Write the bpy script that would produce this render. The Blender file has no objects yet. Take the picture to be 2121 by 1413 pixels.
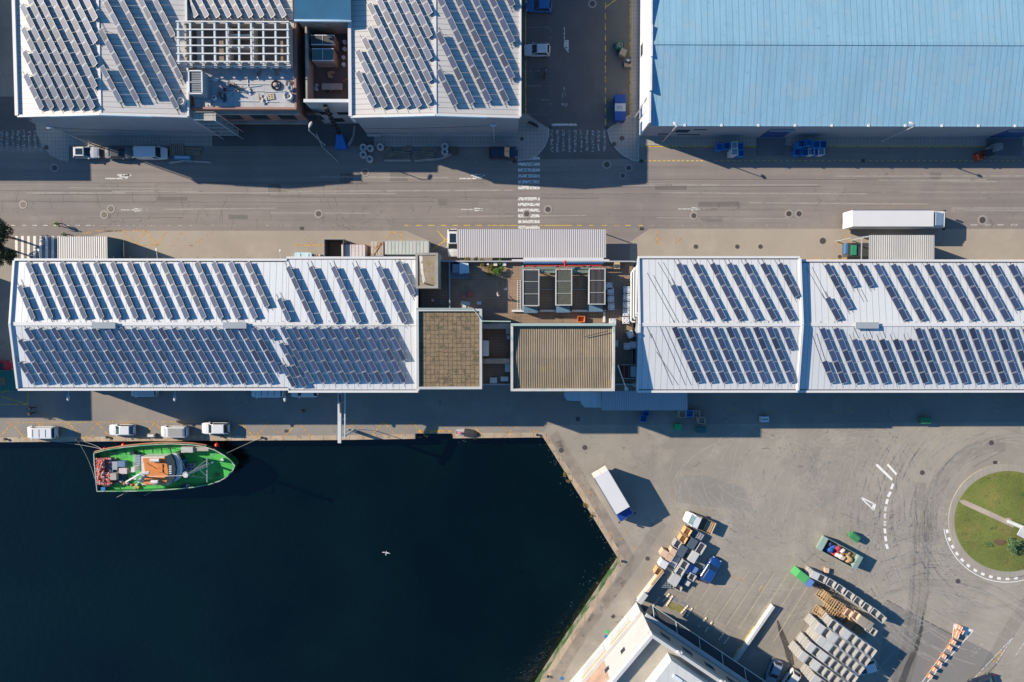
import bpy, bmesh, math, random
from mathutils import Vector, Matrix
from mathutils.geometry import tessellate_polygon
random.seed(7)
D = bpy.data
SC = bpy.context.scene
COL = SC.collection
R = math.radians
# ---------------------------------------------------------------- camera, light, exposure
H = 110.0            # height of the drone, metres
FPX, CX, CY = 1430.0, 1060.5, 706.5     # focal length and centre, in pixels of the photograph
RX, RY = R(-2.26), R(-0.42)
cam_d = D.cameras.new('camera'); cam = D.objects.new('camera', cam_d); COL.objects.link(cam)
cam.location = (0, 0, H); cam.rotation_euler = (RX, RY, 0)
cam_d.sensor_width = 36; cam_d.lens = FPX/2121*36
cam_d.clip_start = 1; cam_d.clip_end = 3000
SC.camera = cam
SUN_EL, SUN_AZ = 27.6, 19.5      # light comes from screen left, slightly from the top
w = D.worlds.new('World'); SC.world = w; w.use_nodes = True
nt = w.node_tree; bg = nt.nodes['Background']
sky = nt.nodes.new('ShaderNodeTexSky'); sky.sky_type = 'NISHITA'; sky.sun_disc = False
sky.sun_elevation = R(SUN_EL); sky.sun_rotation = R(289.5); sky.air_density = 1.3; sky.dust_density = 0.2; sky.ozone_density = 2.0
tint = nt.nodes.new('ShaderNodeMix'); tint.data_type = 'RGBA'; tint.blend_type = 'MULTIPLY'; tint.inputs[0].default_value = 1
tint.inputs[7].default_value = (.52, 1.0, 1.42, 1)      # clear blue winter sky, white balance of the photograph
nt.links.new(sky.outputs[0], tint.inputs[6]); nt.links.new(tint.outputs[2], bg.inputs[0]); bg.inputs[1].default_value = 0.065
sd = D.lights.new('sun', 'SUN'); so = D.objects.new('sun', sd); COL.objects.link(so)
sd.energy = 4.9; sd.angle = R(0.5); sd.color = (1.0, 0.87, 0.70)
sdir = Vector((math.cos(R(SUN_EL))*math.cos(R(SUN_AZ)), -math.cos(R(SUN_EL))*math.sin(R(SUN_AZ)), -math.sin(R(SUN_EL))))
so.rotation_euler = sdir.to_track_quat('-Z', 'Y').to_euler(); so.location = (-60, 30, 80)
SC.view_settings.view_transform = 'Standard'; SC.view_settings.look = 'None'
SC.view_settings.exposure = 0.75; SC.view_settings.gamma = 1
# ---------------------------------------------------------------- pixel of the photo + height -> metres
CAMR = cam.rotation_euler.to_matrix()
def W(px, py, z=0.0):
    d = CAMR @ Vector(((px-CX)/FPX, -(py-CY)/FPX, -1.0))
    t = (z-H)/d.z
    return Vector((d.x*t, d.y*t, z))
def W2(px, py, z=0.0):
    v = W(px, py, z); return (v.x, v.y)
# ---------------------------------------------------------------- materials
MATS = {}
def nn(t, kind, **kw):
    n = t.nodes.new(kind)
    for k, v in kw.items(): setattr(n, k, v)
    return n
def mth(t, op, a, b=None, c=None):
    n = nn(t, 'ShaderNodeMath', operation=op)
    for i, v in enumerate((a, b, c)):
        if v is None: continue
        if isinstance(v, (int, float)): n.inputs[i].default_value = v
        else: t.links.new(v, n.inputs[i])
    return n.outputs[0]
def mixc(t, fac, a, b, mode='MIX'):
    n = nn(t, 'ShaderNodeMix', data_type='RGBA', blend_type=mode)
    if isinstance(fac, (int, float)): n.inputs[0].default_value = fac
    else: t.links.new(fac, n.inputs[0])
    for i, v in ((6, a), (7, b)):
        if isinstance(v, (tuple, list)): n.inputs[i].default_value = (*v[:3], 1)
        else: t.links.new(v, n.inputs[i])
    return n.outputs[2]
def noise(t, vec, scale, detail=4, rough=0.55):
    n = nn(t, 'ShaderNodeTexNoise'); n.inputs['Scale'].default_value = scale
    n.inputs['Detail'].default_value = detail; n.inputs['Roughness'].default_value = rough
    t.links.new(vec, n.inputs['Vector']); return n.outputs['Fac']
def scalev(t, vec, s):
    n = nn(t, 'ShaderNodeVectorMath', operation='MULTIPLY'); t.links.new(vec, n.inputs[0]); n.inputs[1].default_value = s
    return n.outputs[0]
def ramp(t, fac, lo, hi):
    n = nn(t, 'ShaderNodeMapRange'); t.links.new(fac, n.inputs[0])
    n.inputs[1].default_value = lo; n.inputs[2].default_value = hi; return n.outputs[0]
def M(name, col, rough=.75, metal=0, var=.18, vs=.35, fine=.10, fs=6, lines=(), stain=None, bump=0.0, local=False, spec=.5, rnd=0, alpha=None, coat=0, stretch=None, warp=0):
    """lines: (axis, pitch, width, colour, offset); stain: (colour, scale, threshold, softness)"""
    if name in MATS: return MATS[name]
    m = D.materials.new(name); m.use_nodes = True; t = m.node_tree
    b = t.nodes['Principled BSDF']
    b.inputs['Roughness'].default_value = rough; b.inputs['Metallic'].default_value = metal
    b.inputs['Specular IOR Level'].default_value = spec
    if coat: b.inputs['Coat Weight'].default_value = coat; b.inputs['Coat Roughness'].default_value = .40 if name.startswith('solar') else .08
    if local: vec = nn(t, 'ShaderNodeTexCoord').outputs['Object']
    else: vec = nn(t, 'ShaderNodeNewGeometry').outputs['Position']
    sv = scalev(t, vec, stretch) if stretch else vec
    c = mixc(t, 1, col, col)
    if var:
        f = mth(t, 'MULTIPLY_ADD', noise(t, sv, vs, 5), 2*var*1.6, 1-var*1.6)
        cc = nn(t, 'ShaderNodeCombineColor')
        for i in range(3): t.links.new(f, cc.inputs[i])
        c = mixc(t, 1, c, cc.outputs[0], 'MULTIPLY')
    if fine:
        f = mth(t, 'MULTIPLY_ADD', noise(t, sv, fs, 3, .7), 2*fine*1.6, 1-fine*1.6)
        cc = nn(t, 'ShaderNodeCombineColor')
        for i in range(3): t.links.new(f, cc.inputs[i])
        c = mixc(t, 1, c, cc.outputs[0], 'MULTIPLY')
    if stain:
        for st in (stain if isinstance(stain[0][0], (tuple, list)) else (stain,)):
            f = ramp(t, noise(t, vec, st[1], 6, .65), st[2], st[2]+st[3]); c = mixc(t, f, c, st[0])
    if rnd:
        oi = nn(t, 'ShaderNodeObjectInfo'); f = mth(t, 'MULTIPLY_ADD', oi.outputs['Random'], 2*rnd, 1-rnd)
        cc = nn(t, 'ShaderNodeCombineColor')
        for i in range(3): t.links.new(f, cc.inputs[i])
        c = mixc(t, 1, c, cc.outputs[0], 'MULTIPLY')
    if lines:
        lv = vec
        if warp:
            wn = nn(t, 'ShaderNodeTexNoise'); wn.inputs['Scale'].default_value = 1.3; wn.inputs['Detail'].default_value = 5; t.links.new(vec, wn.inputs['Vector'])
            wa = nn(t, 'ShaderNodeVectorMath', operation='MULTIPLY_ADD'); t.links.new(wn.outputs['Color'], wa.inputs[0]); wa.inputs[1].default_value = (warp, warp, 0); t.links.new(vec, wa.inputs[2]); lv = wa.outputs[0]
        sp = nn(t, 'ShaderNodeSeparateXYZ'); t.links.new(lv, sp.inputs[0])
        for ax, pitch, wd, lc, off in lines:
            f = mth(t, 'LESS_THAN', mth(t, 'FRACT', mth(t, 'MULTIPLY_ADD', sp.outputs[ax], 1/pitch, off+1000)), wd/pitch)
            c = mixc(t, f, c, lc)
    t.links.new(c, b.inputs['Base Color'])
    if bump:
        bn = nn(t, 'ShaderNodeBump'); bn.inputs['Strength'].default_value = bump; bn.inputs['Distance'].default_value = .05
        t.links.new(noise(t, vec, fs, 4), bn.inputs['Height']); t.links.new(bn.outputs[0], b.inputs['Normal'])
    if alpha:   # worn paint: (scale, threshold)
        f = ramp(t, noise(t, vec, alpha[0], 5, .7), alpha[1], alpha[1]+.12)
        t.links.new(mth(t, 'MULTIPLY', f, alpha[2] if len(alpha) > 2 else 1.0), b.inputs['Alpha'])
    MATS[name] = m
    return m
# ---------------------------------------------------------------- mesh builder
class MB:
    def __init__(s): s.v = []; s.f = []
    def add(s, vs, fs):
        o = len(s.v); s.v += [tuple(p) for p in vs]; s.f += [tuple(i+o for i in f) for f in fs]; return s
    def box(s, cx, cy, cz, sx, sy, sz, rz=0.0, dz=0.0):
        """centre, full sizes"""
        c, n = math.cos(rz), math.sin(rz); vs = []
        for x, y, z in ((-1,-1,-1),(1,-1,-1),(1,1,-1),(-1,1,-1),(-1,-1,1),(1,-1,1),(1,1,1),(-1,1,1)):
            X, Y = x*sx/2, y*sy/2; vs.append((cx+X*c-Y*n, cy+X*n+Y*c, cz+z*sz/2))
        return s.add(vs, ((0,3,2,1),(4,5,6,7),(0,1,5,4),(1,2,6,5),(2,3,7,6),(3,0,4,7)))
    def bx(s, x0, x1, y0, y1, z0, z1): return s.box((x0+x1)/2, (y0+y1)/2, (z0+z1)/2, abs(x1-x0), abs(y1-y0), abs(z1-z0))
    def bar(s, p0, p1, wd, ht=None):
        """box between two points"""
        p0, p1 = Vector(p0), Vector(p1); ht = ht or wd; d = (p1-p0).normalized()
        up = Vector((0,0,1)) if abs(d.z) < .95 else Vector((1,0,0))
        a = d.cross(up).normalized()*wd/2; b = a.cross(d).normalized()*ht/2
        vs = [p+i*a+j*b for p in (p0, p1) for i, j in ((-1,-1),(1,-1),(1,1),(-1,1))]
        return s.add(vs, ((0,1,2,3),(7,6,5,4),(0,4,5,1),(1,5,6,2),(2,6,7,3),(3,7,4,0)))
    def tube(s, pts, r, n=8):
        pts = [Vector(p) for p in pts]; rs = r if isinstance(r, (list, tuple)) else [r]*len(pts); rings = []
        for i, p in enumerate(pts):
            d = (pts[min(i+1, len(pts)-1)]-pts[max(i-1, 0)]).normalized()
            up = Vector((0,0,1)) if abs(d.z) < .9 else Vector((1,0,0))
            a = d.cross(up).normalized(); b = a.cross(d).normalized()
            rings.append([p+(a*math.cos(2*math.pi*k/n)+b*math.sin(2*math.pi*k/n))*rs[i] for k in range(n)])
        return s.loft(rings)
    def loft(s, rings, cap=True, closed=True):
        n = len(rings[0]); o = len(s.v); fs = []
        for i in range(len(rings)-1):
            for k in range(n if closed else n-1):
                a, b = i*n+k, i*n+(k+1) % n; fs.append((a, b, b+n, a+n))
        if cap: fs.append(tuple(range(n-1, -1, -1))); fs.append(tuple((len(rings)-1)*n+k for k in range(n)))
        return s.add([p for r in rings for p in r], fs)
    def cyl(s, cx, cy, z0, z1, r0, r1=None, n=16):
        r1 = r0 if r1 is None else r1
        return s.loft([[(cx+r*math.cos(2*math.pi*k/n), cy+r*math.sin(2*math.pi*k/n), z) for k in range(n)] for z, r in ((z0, r0), (z1, r1))])
    def ball(s, c, r, seg=10, rg=6, sc=(1,1,1)):
        vs = [(c[0], c[1], c[2]-r*sc[2])]; fs = []
        for i in range(1, rg):
            a = -math.pi/2+math.pi*i/rg
            for k in range(seg):
                b = 2*math.pi*k/seg; vs.append((c[0]+r*sc[0]*math.cos(a)*math.cos(b), c[1]+r*sc[1]*math.cos(a)*math.sin(b), c[2]+r*sc[2]*math.sin(a)))
        vs.append((c[0], c[1], c[2]+r*sc[2])); L = len(vs)-1
        for k in range(seg):
            k2 = (k+1) % seg
            fs.append((0, 1+k2, 1+k)); fs.append((L, 1+(rg-2)*seg+k, 1+(rg-2)*seg+k2))
            for i in range(rg-2): fs.append((1+i*seg+k, 1+i*seg+k2, 1+(i+1)*seg+k2, 1+(i+1)*seg+k))
        return s.add(vs, fs)
    def prism(s, pts, z0, z1):
        """pts: 2-D outline (may be concave); z0/z1 numbers or lists"""
        n = len(pts); Z0 = z0 if isinstance(z0, (list, tuple)) else [z0]*n; Z1 = z1 if isinstance(z1, (list, tuple)) else [z1]*n
        tr = tessellate_polygon([[Vector((p[0], p[1], 0)) for p in pts]])
        vs = [(p[0], p[1], z) for p, z in zip(pts, Z0)]+[(p[0], p[1], z) for p, z in zip(pts, Z1)]
        fs = [tuple(reversed(t)) for t in tr]+[tuple(i+n for i in t) for t in tr]
        fs += [(k, (k+1) % n, (k+1) % n+n, k+n) for k in range(n)]
        return s.add(vs, fs)
    def sheet(s, pts, z=None):
        P = [Vector((p[0], p[1], p[2] if len(p) > 2 else 0)) for p in pts]
        tr = tessellate_polygon([[Vector((p.x, p.y, 0)) for p in P]])
        out = []
        for t in tr:
            a, b, c = (P[i] for i in t)
            out.append(t if (b-a).cross(c-a).z > 0 else (t[0], t[2], t[1]))
        return s.add([(p.x, p.y, z if z is not None else p.z) for p in P], out)
    def pline(s, pts, wd, z, closed=False):
        """flat painted line through 2-D points"""
        P = [Vector(p[:2]) for p in pts]; n = len(P)
        for i in range(n if closed else n-1):
            a, b = P[i], P[(i+1) % n]; d = (b-a)
            if d.length < 1e-4: continue
            d.normalize(); q = Vector((-d.y, d.x))*wd/2
            s.sheet([(*(a-q), z), (*(b-q), z), (*(b+q), z), (*(a+q), z)])
        return s
    def build(s, name, mat, parent=None, fix=True, smooth=False):
        me = D.meshes.new(name); off = parent['_o'] if parent is not None and '_o' in parent else (0, 0, 0)
        me.from_pydata([(v[0]-off[0], v[1]-off[1], v[2]-off[2]) for v in s.v], [], s.f)
        if fix:
            bm = bmesh.new(); bm.from_mesh(me); bmesh.ops.recalc_face_normals(bm, faces=bm.faces); bm.to_mesh(me); bm.free()
        if smooth:
            for p in me.polygons: p.use_smooth = True
        me.materials.append(mat)
        o = D.objects.new(name, me); COL.objects.link(o)
        if parent is not None:
            o.parent = parent
            if '_o' in parent: o['_o'] = parent['_o']
        return o
def tag(o, label, cat, group=None):
    o['label'] = label; o['category'] = cat
    if group: o['group'] = group
    return o
def thing(name, label, cat, loc=(0, 0, 0), rz=0.0, group=None, world=False):
    """Empty at the base. world=True: its parts are given in world coordinates."""
    o = D.objects.new(name, None); COL.objects.link(o); o.location = loc; o.rotation_euler = (0, 0, rz)
    o.empty_display_size = .3
    if world: o['_o'] = tuple(loc)
    return tag(o, label, cat, group)
def struct(name, mb, m, kind='structure', fix=False):
    o = mb.build(name, m, None, fix=fix); o['kind'] = kind; return o
def kids(o): return [c for c in D.objects if c.parent is o]
def copy_tree(root, loc, rz, label, group=None, children=None):
    r = root.copy(); COL.objects.link(r); r.location = loc; r.rotation_euler = (0, 0, rz); r['label'] = label
    if group: r['group'] = group
    for c in (children if children is not None else kids(root)):
        d = c.copy(); COL.objects.link(d); d.parent = r
        for g in (kids(c) if children is None else []):
            e = g.copy(); COL.objects.link(e); e.parent = d
    return r
ORD = ['zeroth','first','second','third','fourth','fifth','sixth','seventh','eighth','ninth','tenth','eleventh','twelfth','thirteenth','fourteenth','fifteenth','sixteenth','seventeenth','eighteenth','nineteenth','twentieth','twenty-first','twenty-second']
NUM = ['no','one','two','three','four','five','six','seven','eight','nine','ten','eleven','twelve']
def ang(p, q): return math.atan2(q[1]-p[1], q[0]-p[0])
# ================================================================ GROUND, ROADS, WATER
def ground_mat(name, col, cols2, cracks=True, swirl=(), streakx=0.0):
    m = D.materials.new(name); m.use_nodes = True; t = m.node_tree; b = t.nodes['Principled BSDF']
    b.inputs['Roughness'].default_value = .82; b.inputs['Specular IOR Level'].default_value = .3
    pos = nn(t, 'ShaderNodeNewGeometry').outputs['Position']
    c = mixc(t, ramp(t, noise(t, pos, .05, 6, .65), .40, .60), col, cols2[0])
    c = mixc(t, ramp(t, noise(t, pos, .22, 6, .65), .5, .75), c, cols2[1])
    if streakx:
        f = ramp(t, noise(t, scalev(t, pos, (.03, 1.1, 1)), 1.0, 4, .6), .42, .7)
        c = mixc(t, mth(t, 'MULTIPLY', f, streakx), c, cols2[2])
    for (sx, sy, r0, r1, amt, light) in swirl:       # tyre marks running round a centre
        sp = nn(t, 'ShaderNodeSeparateXYZ'); t.links.new(pos, sp.inputs[0])
        dx = mth(t, 'SUBTRACT', sp.outputs[0], sx); dy = mth(t, 'SUBTRACT', sp.outputs[1], sy)
        rr = mth(t, 'SQRT', mth(t, 'ADD', mth(t, 'MULTIPLY', dx, dx), mth(t, 'MULTIPLY', dy, dy)))
        th = mth(t, 'ARCTAN2', dy, dx)
        cv = nn(t, 'ShaderNodeCombineXYZ'); wob = mth(t, 'MULTIPLY_ADD', noise(t, pos, .03, 2), 9, rr)
        t.links.new(mth(t, 'MULTIPLY', wob, 2.2), cv.inputs[0]); t.links.new(mth(t, 'MULTIPLY', th, .9), cv.inputs[1])
        s = ramp(t, noise(t, cv.outputs[0], 1.0, 5, .6), .5, .72)
        mk = mth(t, 'MULTIPLY', ramp(t, rr, r0-3, r0), ramp(t, rr, r1+8, r1))
        c = mixc(t, mth(t, 'MULTIPLY', mth(t, 'MULTIPLY', s, mk), amt), c, light)
    f = mth(t, 'MULTIPLY_ADD', noise(t, pos, 9, 3, .8), .30, .85)
    cc = nn(t, 'ShaderNodeCombineColor')
    for i in range(3): t.links.new(f, cc.inputs[i])
    c = mixc(t, 1, c, cc.outputs[0], 'MULTIPLY')
    if cracks:
        vo = nn(t, 'ShaderNodeTexVoronoi', feature='DISTANCE_TO_EDGE'); vo.inputs['Scale'].default_value = .22
        wv = nn(t, 'ShaderNodeVectorMath', operation='ADD'); t.links.new(pos, wv.inputs[0])
        wn = nn(t, 'ShaderNodeTexNoise'); wn.inputs['Scale'].default_value = .8; wn.inputs['Detail'].default_value = 4; t.links.new(pos, wn.inputs['Vector'])
        t.links.new(scalev(t, wn.outputs['Color'], (3, 3, 0)), wv.inputs[1]); t.links.new(wv.outputs[0], vo.inputs['Vector'])
        k = mth(t, 'LESS_THAN', vo.outputs['Distance'], .0045)
        k = mth(t, 'MULTIPLY', k, ramp(t, noise(t, pos, .11, 3), .5, .56))
        c = mixc(t, mth(t, 'MULTIPLY', k, .45), c, (.07, .062, .056))
    t.links.new(c, b.inputs['Base Color'])
    bn = nn(t, 'ShaderNodeBump'); bn.inputs['Strength'].default_value = .25; bn.inputs['Distance'].default_value = .03
    t.links.new(noise(t, pos, 14, 3), bn.inputs['Height']); t.links.new(bn.outputs[0], b.inputs['Normal'])
    MATS[name] = m; return m
RB = W2(2085, 1080)
S1 = W2(1420, 1130); S2 = W2(1760, 1030)
LG = (.40, .37, .33); DK = (.11, .105, .10)
m_yard = ground_mat('yard surface', (.305, .272, .225), [(.235, .215, .185), (.35, .315, .26)],
   swirl=[(RB[0], RB[1], 13, 36, .22, LG), (RB[0]-1, RB[1]+1, 12, 17, .5, (.19,.18,.17)), (S1[0], S1[1], 6, 22, .10, LG), (S2[0], S2[1], 3, 16, .12, LG)])
m_road = ground_mat('road asphalt', (.235, .205, .185), [(.205, .18, .165), (.255, .225, .20), (.165, .15, .14)], streakx=.6)
m_apron = ground_mat('worn concrete', (.335, .29, .235), [(.29, .25, .205), (.36, .315, .255)], cracks=False)
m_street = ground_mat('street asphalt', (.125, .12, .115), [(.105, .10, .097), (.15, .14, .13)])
m_quayroad = ground_mat('quay asphalt', (.24, .215, .19), [(.205, .185, .165), (.275, .25, .21)])
m_pave = M('grey paving', (.33, .30, .265), var=.12, lines=[(0, .6, .05, (.2,.18,.16), 0), (1, .6, .05, (.2,.18,.16), 0)])
m_cope = M('quay coping stone', (.37, .29, .205), var=.35, vs=.5, lines=[(0, 2.1, .06, (.12,.1,.08), 0)], stain=(((.13,.10,.07)), .8, .56, .12))
m_kerb = M('kerb stone', (.42, .40, .36), var=.15)
m_quaywall = M('quay wall', (.16, .15, .12), stain=((.03,.07,.02), .5, .45, .1))
m_grass = M('lawn', (.125, .15, .032), rough=.95, var=.3, vs=.25, fine=.3, fs=5, stain=(((.21,.17,.055), .3, .5, .25), ((.06,.10,.02), .6, .58, .1)), bump=.6)
m_white = M('worn white paint', (.62, .61, .58), var=.1, alpha=(3.2, .39))
m_white2 = M('fresh white paint', (.72, .71, .68), var=.1, alpha=(3.0, .28))
m_whitef = M('faded white paint', (.42, .40, .38), var=.1, alpha=(3.5, .46))
m_yellow = M('yellow paint', (.62, .43, .05), var=.15, alpha=(2.6, .36))
m_orange = M('orange paint', (.55, .30, .05), var=.15, alpha=(2.2, .42))
m_orangef = M('faded orange paint', (.50, .27, .10), var=.15, alpha=(1.6, .47))
m_dark = M('dark sealing', (.06, .056, .053), var=.2)
m_iron = M('cast iron', (.10, .085, .075), rough=.6, metal=.4, var=.3)
m_ironring = M('manhole collar', (.29, .26, .235), var=.15)
harbour = [(-1500, 925), (0, 916), (420, 913), (700, 911.5), (860, 909), (860, 898), (938, 898), (938, 908), (1125, 906), (1200, 1026), (1284, 1163), (1262, 1196), (1215, 1266), (1165, 1340), (1118, 1413), (1010, 1580), (800, 1900), (300, 2700)]
hb = [W2(*p) for p in harbour]
land = [W2(-1500, -1500)] + hb + [W2(4200, 2700), W2(4200, -1500)]
struct('ground', MB().sheet(land, 0), m_yard)
# one closed quay wall under the edge of the land
q = MB()
for a, b in zip(hb[:-1], hb[1:]): q.add([(*a, 0), (*b, 0), (*b, -9), (*a, -9)], [(0, 1, 2, 3)])
struct('quay_wall_face', q, m_quaywall)
def G(pts, z, m, name, w3=False): return struct(name, MB().sheet([W2(*p) for p in pts], z), m)
G([(-1500, 303), (4200, 303), (4200, 474), (1345, 474), (1305, 502), (1305, 545), (893, 545), (890, 500), (840, 478), (255, 478), (210, 483), (160, 500), (150, 545), (-1500, 545)], .004, m_road, 'road')
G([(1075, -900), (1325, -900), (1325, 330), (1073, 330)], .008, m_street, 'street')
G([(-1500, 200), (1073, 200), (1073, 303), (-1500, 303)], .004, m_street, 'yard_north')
G([(255, 478), (840, 478), (890, 500), (893, 545), (150, 545), (160, 500), (210, 483)], .008, m_apron, 'concrete_apron')
G([(1345, 474), (4200, 474), (4200, 545), (1305, 545), (1305, 502)], .008, m_apron, 'concrete_apron')
G([(1325, 303), (4200, 303), (4200, 338), (1325, 338)], .008, m_road, 'loading_lane')
G([(-1500, 780), (2400, 780), (2400, 872), (1330, 880), (1135, 880), (1120, 905)]+[(938, 906), (938, 896), (860, 896), (860, 907), (700, 909), (0, 914), (-1500, 920)], .004, m_quayroad, 'quay_road')
# coping along the water
def offset_band(pts, wd, z, m, name):
    mb = MB(); P = [Vector(W2(*p)) for p in pts]
    L = []
    for i, p in enumerate(P):
        d = (P[min(i+1, len(P)-1)]-P[max(i-1, 0)]).normalized(); L.append(p+Vector((-d.y, d.x))*wd)
    for i in range(len(P)-1): mb.sheet([(*P[i], z), (*P[i+1], z), (*L[i+1], z), (*L[i], z)])
    return struct(name, mb, m)
offset_band([(-200, 917.5), (0, 916), (420, 913), (700, 911.5), (859, 909)], .75, .012, m_cope, 'quay_coping')
offset_band([(939, 908), (1125, 906), (1200, 1026), (1284, 1163), (1262, 1196), (1215, 1266), (1165, 1340), (1118, 1413), (1010, 1580)], .85, .012, m_cope, 'quay_coping')
# the broken concrete strip behind the diagonal coping
offset_band([(1137, 903), (1208, 1020), (1295, 1160), (1288, 1185), (1225, 1272), (1175, 1345), (1135, 1413)], 1.6, .008, M('patched concrete', (.235,.20,.165), var=.3, vs=.6, stain=((.12,.10,.085), .5, .55, .1)), 'quay_strip')
# water
wm = D.materials.new('harbour water'); wm.use_nodes = True; t = wm.node_tree; b = t.nodes['Principled BSDF']
b.inputs['Base Color'].default_value = (.001, .005, .007, 1); b.inputs['Roughness'].default_value = .12; b.inputs['IOR'].default_value = 1.5
pos = nn(t, 'ShaderNodeNewGeometry').outputs['Position']
f = noise(t, scalev(t, pos, (1, 1.4, 1)), .9, 6, .6)
c = mixc(t, ramp(t, noise(t, pos, .05, 5), .38, .66), (.0003, .0026, .0020), (.0006, .0060, .0044)); t.links.new(c, b.inputs['Base Color'])
bn = nn(t, 'ShaderNodeBump'); bn.inputs['Strength'].default_value = .45; bn.inputs['Distance'].default_value = .15
t.links.new(f, bn.inputs['Height']); t.links.new(bn.outputs[0], b.inputs['Normal'])
WZ = -2.2
fo = MB(); rf_ = random.Random(9)
for i in range(230):
    if i % 3: a, b_ = (1284, 1163), (1118, 1413); off = -abs(rf_.gauss(0, 26))-4
    else: a, b_ = (1125, 906), (1284, 1163); off = -abs(rf_.gauss(0, 8))-3
    if i % 7 == 0: a, b_, off = (950, 908), (1125, 906), None
    k = rf_.random(); px, py = a[0]+(b_[0]-a[0])*k, a[1]+(b_[1]-a[1])*k
    if off is None: py += 3+abs(rf_.gauss(0, 4))
    else: px += off
    x, y = W2(px, py, WZ); s_ = rf_.uniform(.03, .11); th = rf_.uniform(0, 3.1)
    fo.add([(x+s_*1.6*math.cos(th), y+s_*1.6*math.sin(th), WZ+.012), (x-s_*.4*math.sin(th), y+s_*.4*math.cos(th), WZ+.012), (x-s_*1.6*math.cos(th), y-s_*1.6*math.sin(th), WZ+.012), (x+s_*.4*math.sin(th), y-s_*.4*math.cos(th), WZ+.012)], [(0, 1, 2, 3)])
fo_ = fo.build('foam', M('foam flecks', (.07,.10,.10)), None); fo_['kind'] = 'stuff'; fo_['label'] = 'scattered foam flecks on the water along the diagonal quay'
struct('water', MB().sheet([W2(-1500, 700), W2(-1500, 2800), W2(1700, 2800), W2(1700, 700)], WZ), wm)
# pavements: real steps of 0.12 m
def pavement(pts, m=m_pave, name='pavement', z=.12):
    P = [W2(*p) for p in pts]; o = struct(name, MB().prism(P, -.3, z), m, fix=True); return o
def arc(cx, cy, r, a0, a1, n=10): return [(cx+r*math.cos(R(a0+(a1-a0)*i/n)), cy-r*math.sin(R(a0+(a1-a0)*i/n))) for i in range(n+1)]
PB = [(1307, -600), (1340, -600), (1340, 270), (4200, 270), (4200, 302), (1323, 302), (1323, 334), (1312, 333)] + [(1290, 322), (1275, 308), (1264, 292), (1258, 270), (1304, 240), (1307, 238)]
pavement(PB)
PA = [(1090, 236), (1137, 267), (1136, 284), (1128, 304), (1114, 321), (1094, 331), (1073, 333), (1073, 303), (775, 303), (775, 268), (1060, 268), (1060, 236)]
pavement(PA)
pavement([(60, 250), (74, 258), (78, 280), (88, 303), (106, 323), (126, 333), (144, 336), (144, 303), (440, 303), (440, 268), (160, 268), (110, 245)])
# white kerb lines round the pavements
kb = MB()
for pl in (PB[5:], PA[1:9]): kb.pline([W2(*p) for p in pl], .14, .124)
struct('kerb', kb, m_kerb)
# ---------------- painted markings
cr = MB(); wt, w2, wf, yl, og, of, dk = MB(), MB(), MB(), MB(), MB(), MB(), MB()
def L(mb, pts, wd=.12, z=.016, closed=False): mb.pline([W2(*p) for p in pts], wd, z, closed)
def dash(mb, a, b, n, duty=.5, wd=.12, z=.016):
    for i in range(n):
        t0, t1 = i/n, (i+duty)/n
        L(mb, [(a[0]+(b[0]-a[0])*t0, a[1]+(b[1]-a[1])*t0), (a[0]+(b[0]-a[0])*t1, a[1]+(b[1]-a[1])*t1)], wd, z)
def bars(mb, x0, x1, y0, y1, n, axis, wd, z=.016):
    for i in range(n):
        k = i/(n-1)
        if axis == 'v': x = x0+(x1-x0)*k; L(mb, [(x, y0), (x, y1)], wd, z)
        else: y = y0+(y1-y0)*k; L(mb, [(x0, y), (x1, y)], wd, z)
bars(wf, 1143, 1252, 269, 315, 10, 'v', .42, .02); L(wt, [(1143, 258.5), (1195, 258.5)], .32, .02)
bars(wt, 1073, 1118, 328, 389, 6, 'h', .5); bars(wt, 1073, 1118, 412, 471, 6, 'h', .5)
bars(wf, -20, 84, 270, 315, 10, 'v', .45)
bars(w2, 34, 122, 489, 538, 8, 'v', .42)
def arrow_up(mb, x, y, L_, s=1, z=.02):      # long arrow pointing up the picture
    mb.sheet([(*W2(x-2, y), z), (*W2(x+2, y), z), (*W2(x+2, y-L_*.5), z), (*W2(x-2, y-L_*.5), z)])
    mb.sheet([(*W2(x-5*s, y-L_*.45), z), (*W2(x+5*s, y-L_*.45), z), (*W2(x, y-L_), z)])
L(wt, [(1169, 56), (1169, 86)], .14, .02); wt.sheet([W2(1168, 85), W2(1178, 82), W2(1178, 110), W2(1168, 98)], .02)
L(wf, [(1168.5, 178), (1162.5, 218)], .12, .02); L(wf, [(1168.5, 178), (1175, 218)], .12, .02); L(wf, [(1162, 217), (1175.5, 217)], .5, .02)
for x, y, s in ((218, 369, 1), (951, 369, 1)):
    L(wt, [(x, y+1), (x+40, y+1)], .2); wt.sheet([W2(x+28, y-3), W2(x+52, y-9), W2(x+46, y+1), W2(x+38, y+2)], .016); L(wt, [(x+25, y-6), (x+54, y-6)], .3)
for x, y in ((250, 435), (955, 434), (1404, 433)):
    L(wt, [(x, y), (x+52, y)], .12); wt.sheet([W2(x+28, y-4), W2(x+56, y), W2(x+28, y+4)], .016)
dash(wt, (0, 467), (200, 467), 9, .45, .1); L(wf, [(192, 467.5), (345, 467.5)], .1); dash(wf, (345, 467.5), (820, 467.5), 21, .45, .1)
dash(yl, (837, 467), (1010, 467), 7, .55, .13); L(yl, [(1010, 467), (1072, 467)], .1); L(yl, [(1118, 467), (1185, 467)], .1); dash(yl, (1195, 467), (1345, 467), 6, .45, .1)
dash(wf, (1345, 467), (1740, 467), 18, .45, .1); dash(wt, (2010, 466), (2121, 466), 4, .5, .1)
dash(wf, (145, 337), (250, 337), 5, .5, .1); dash(wf, (935, 337), (1070, 337), 6, .5, .1)
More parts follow.
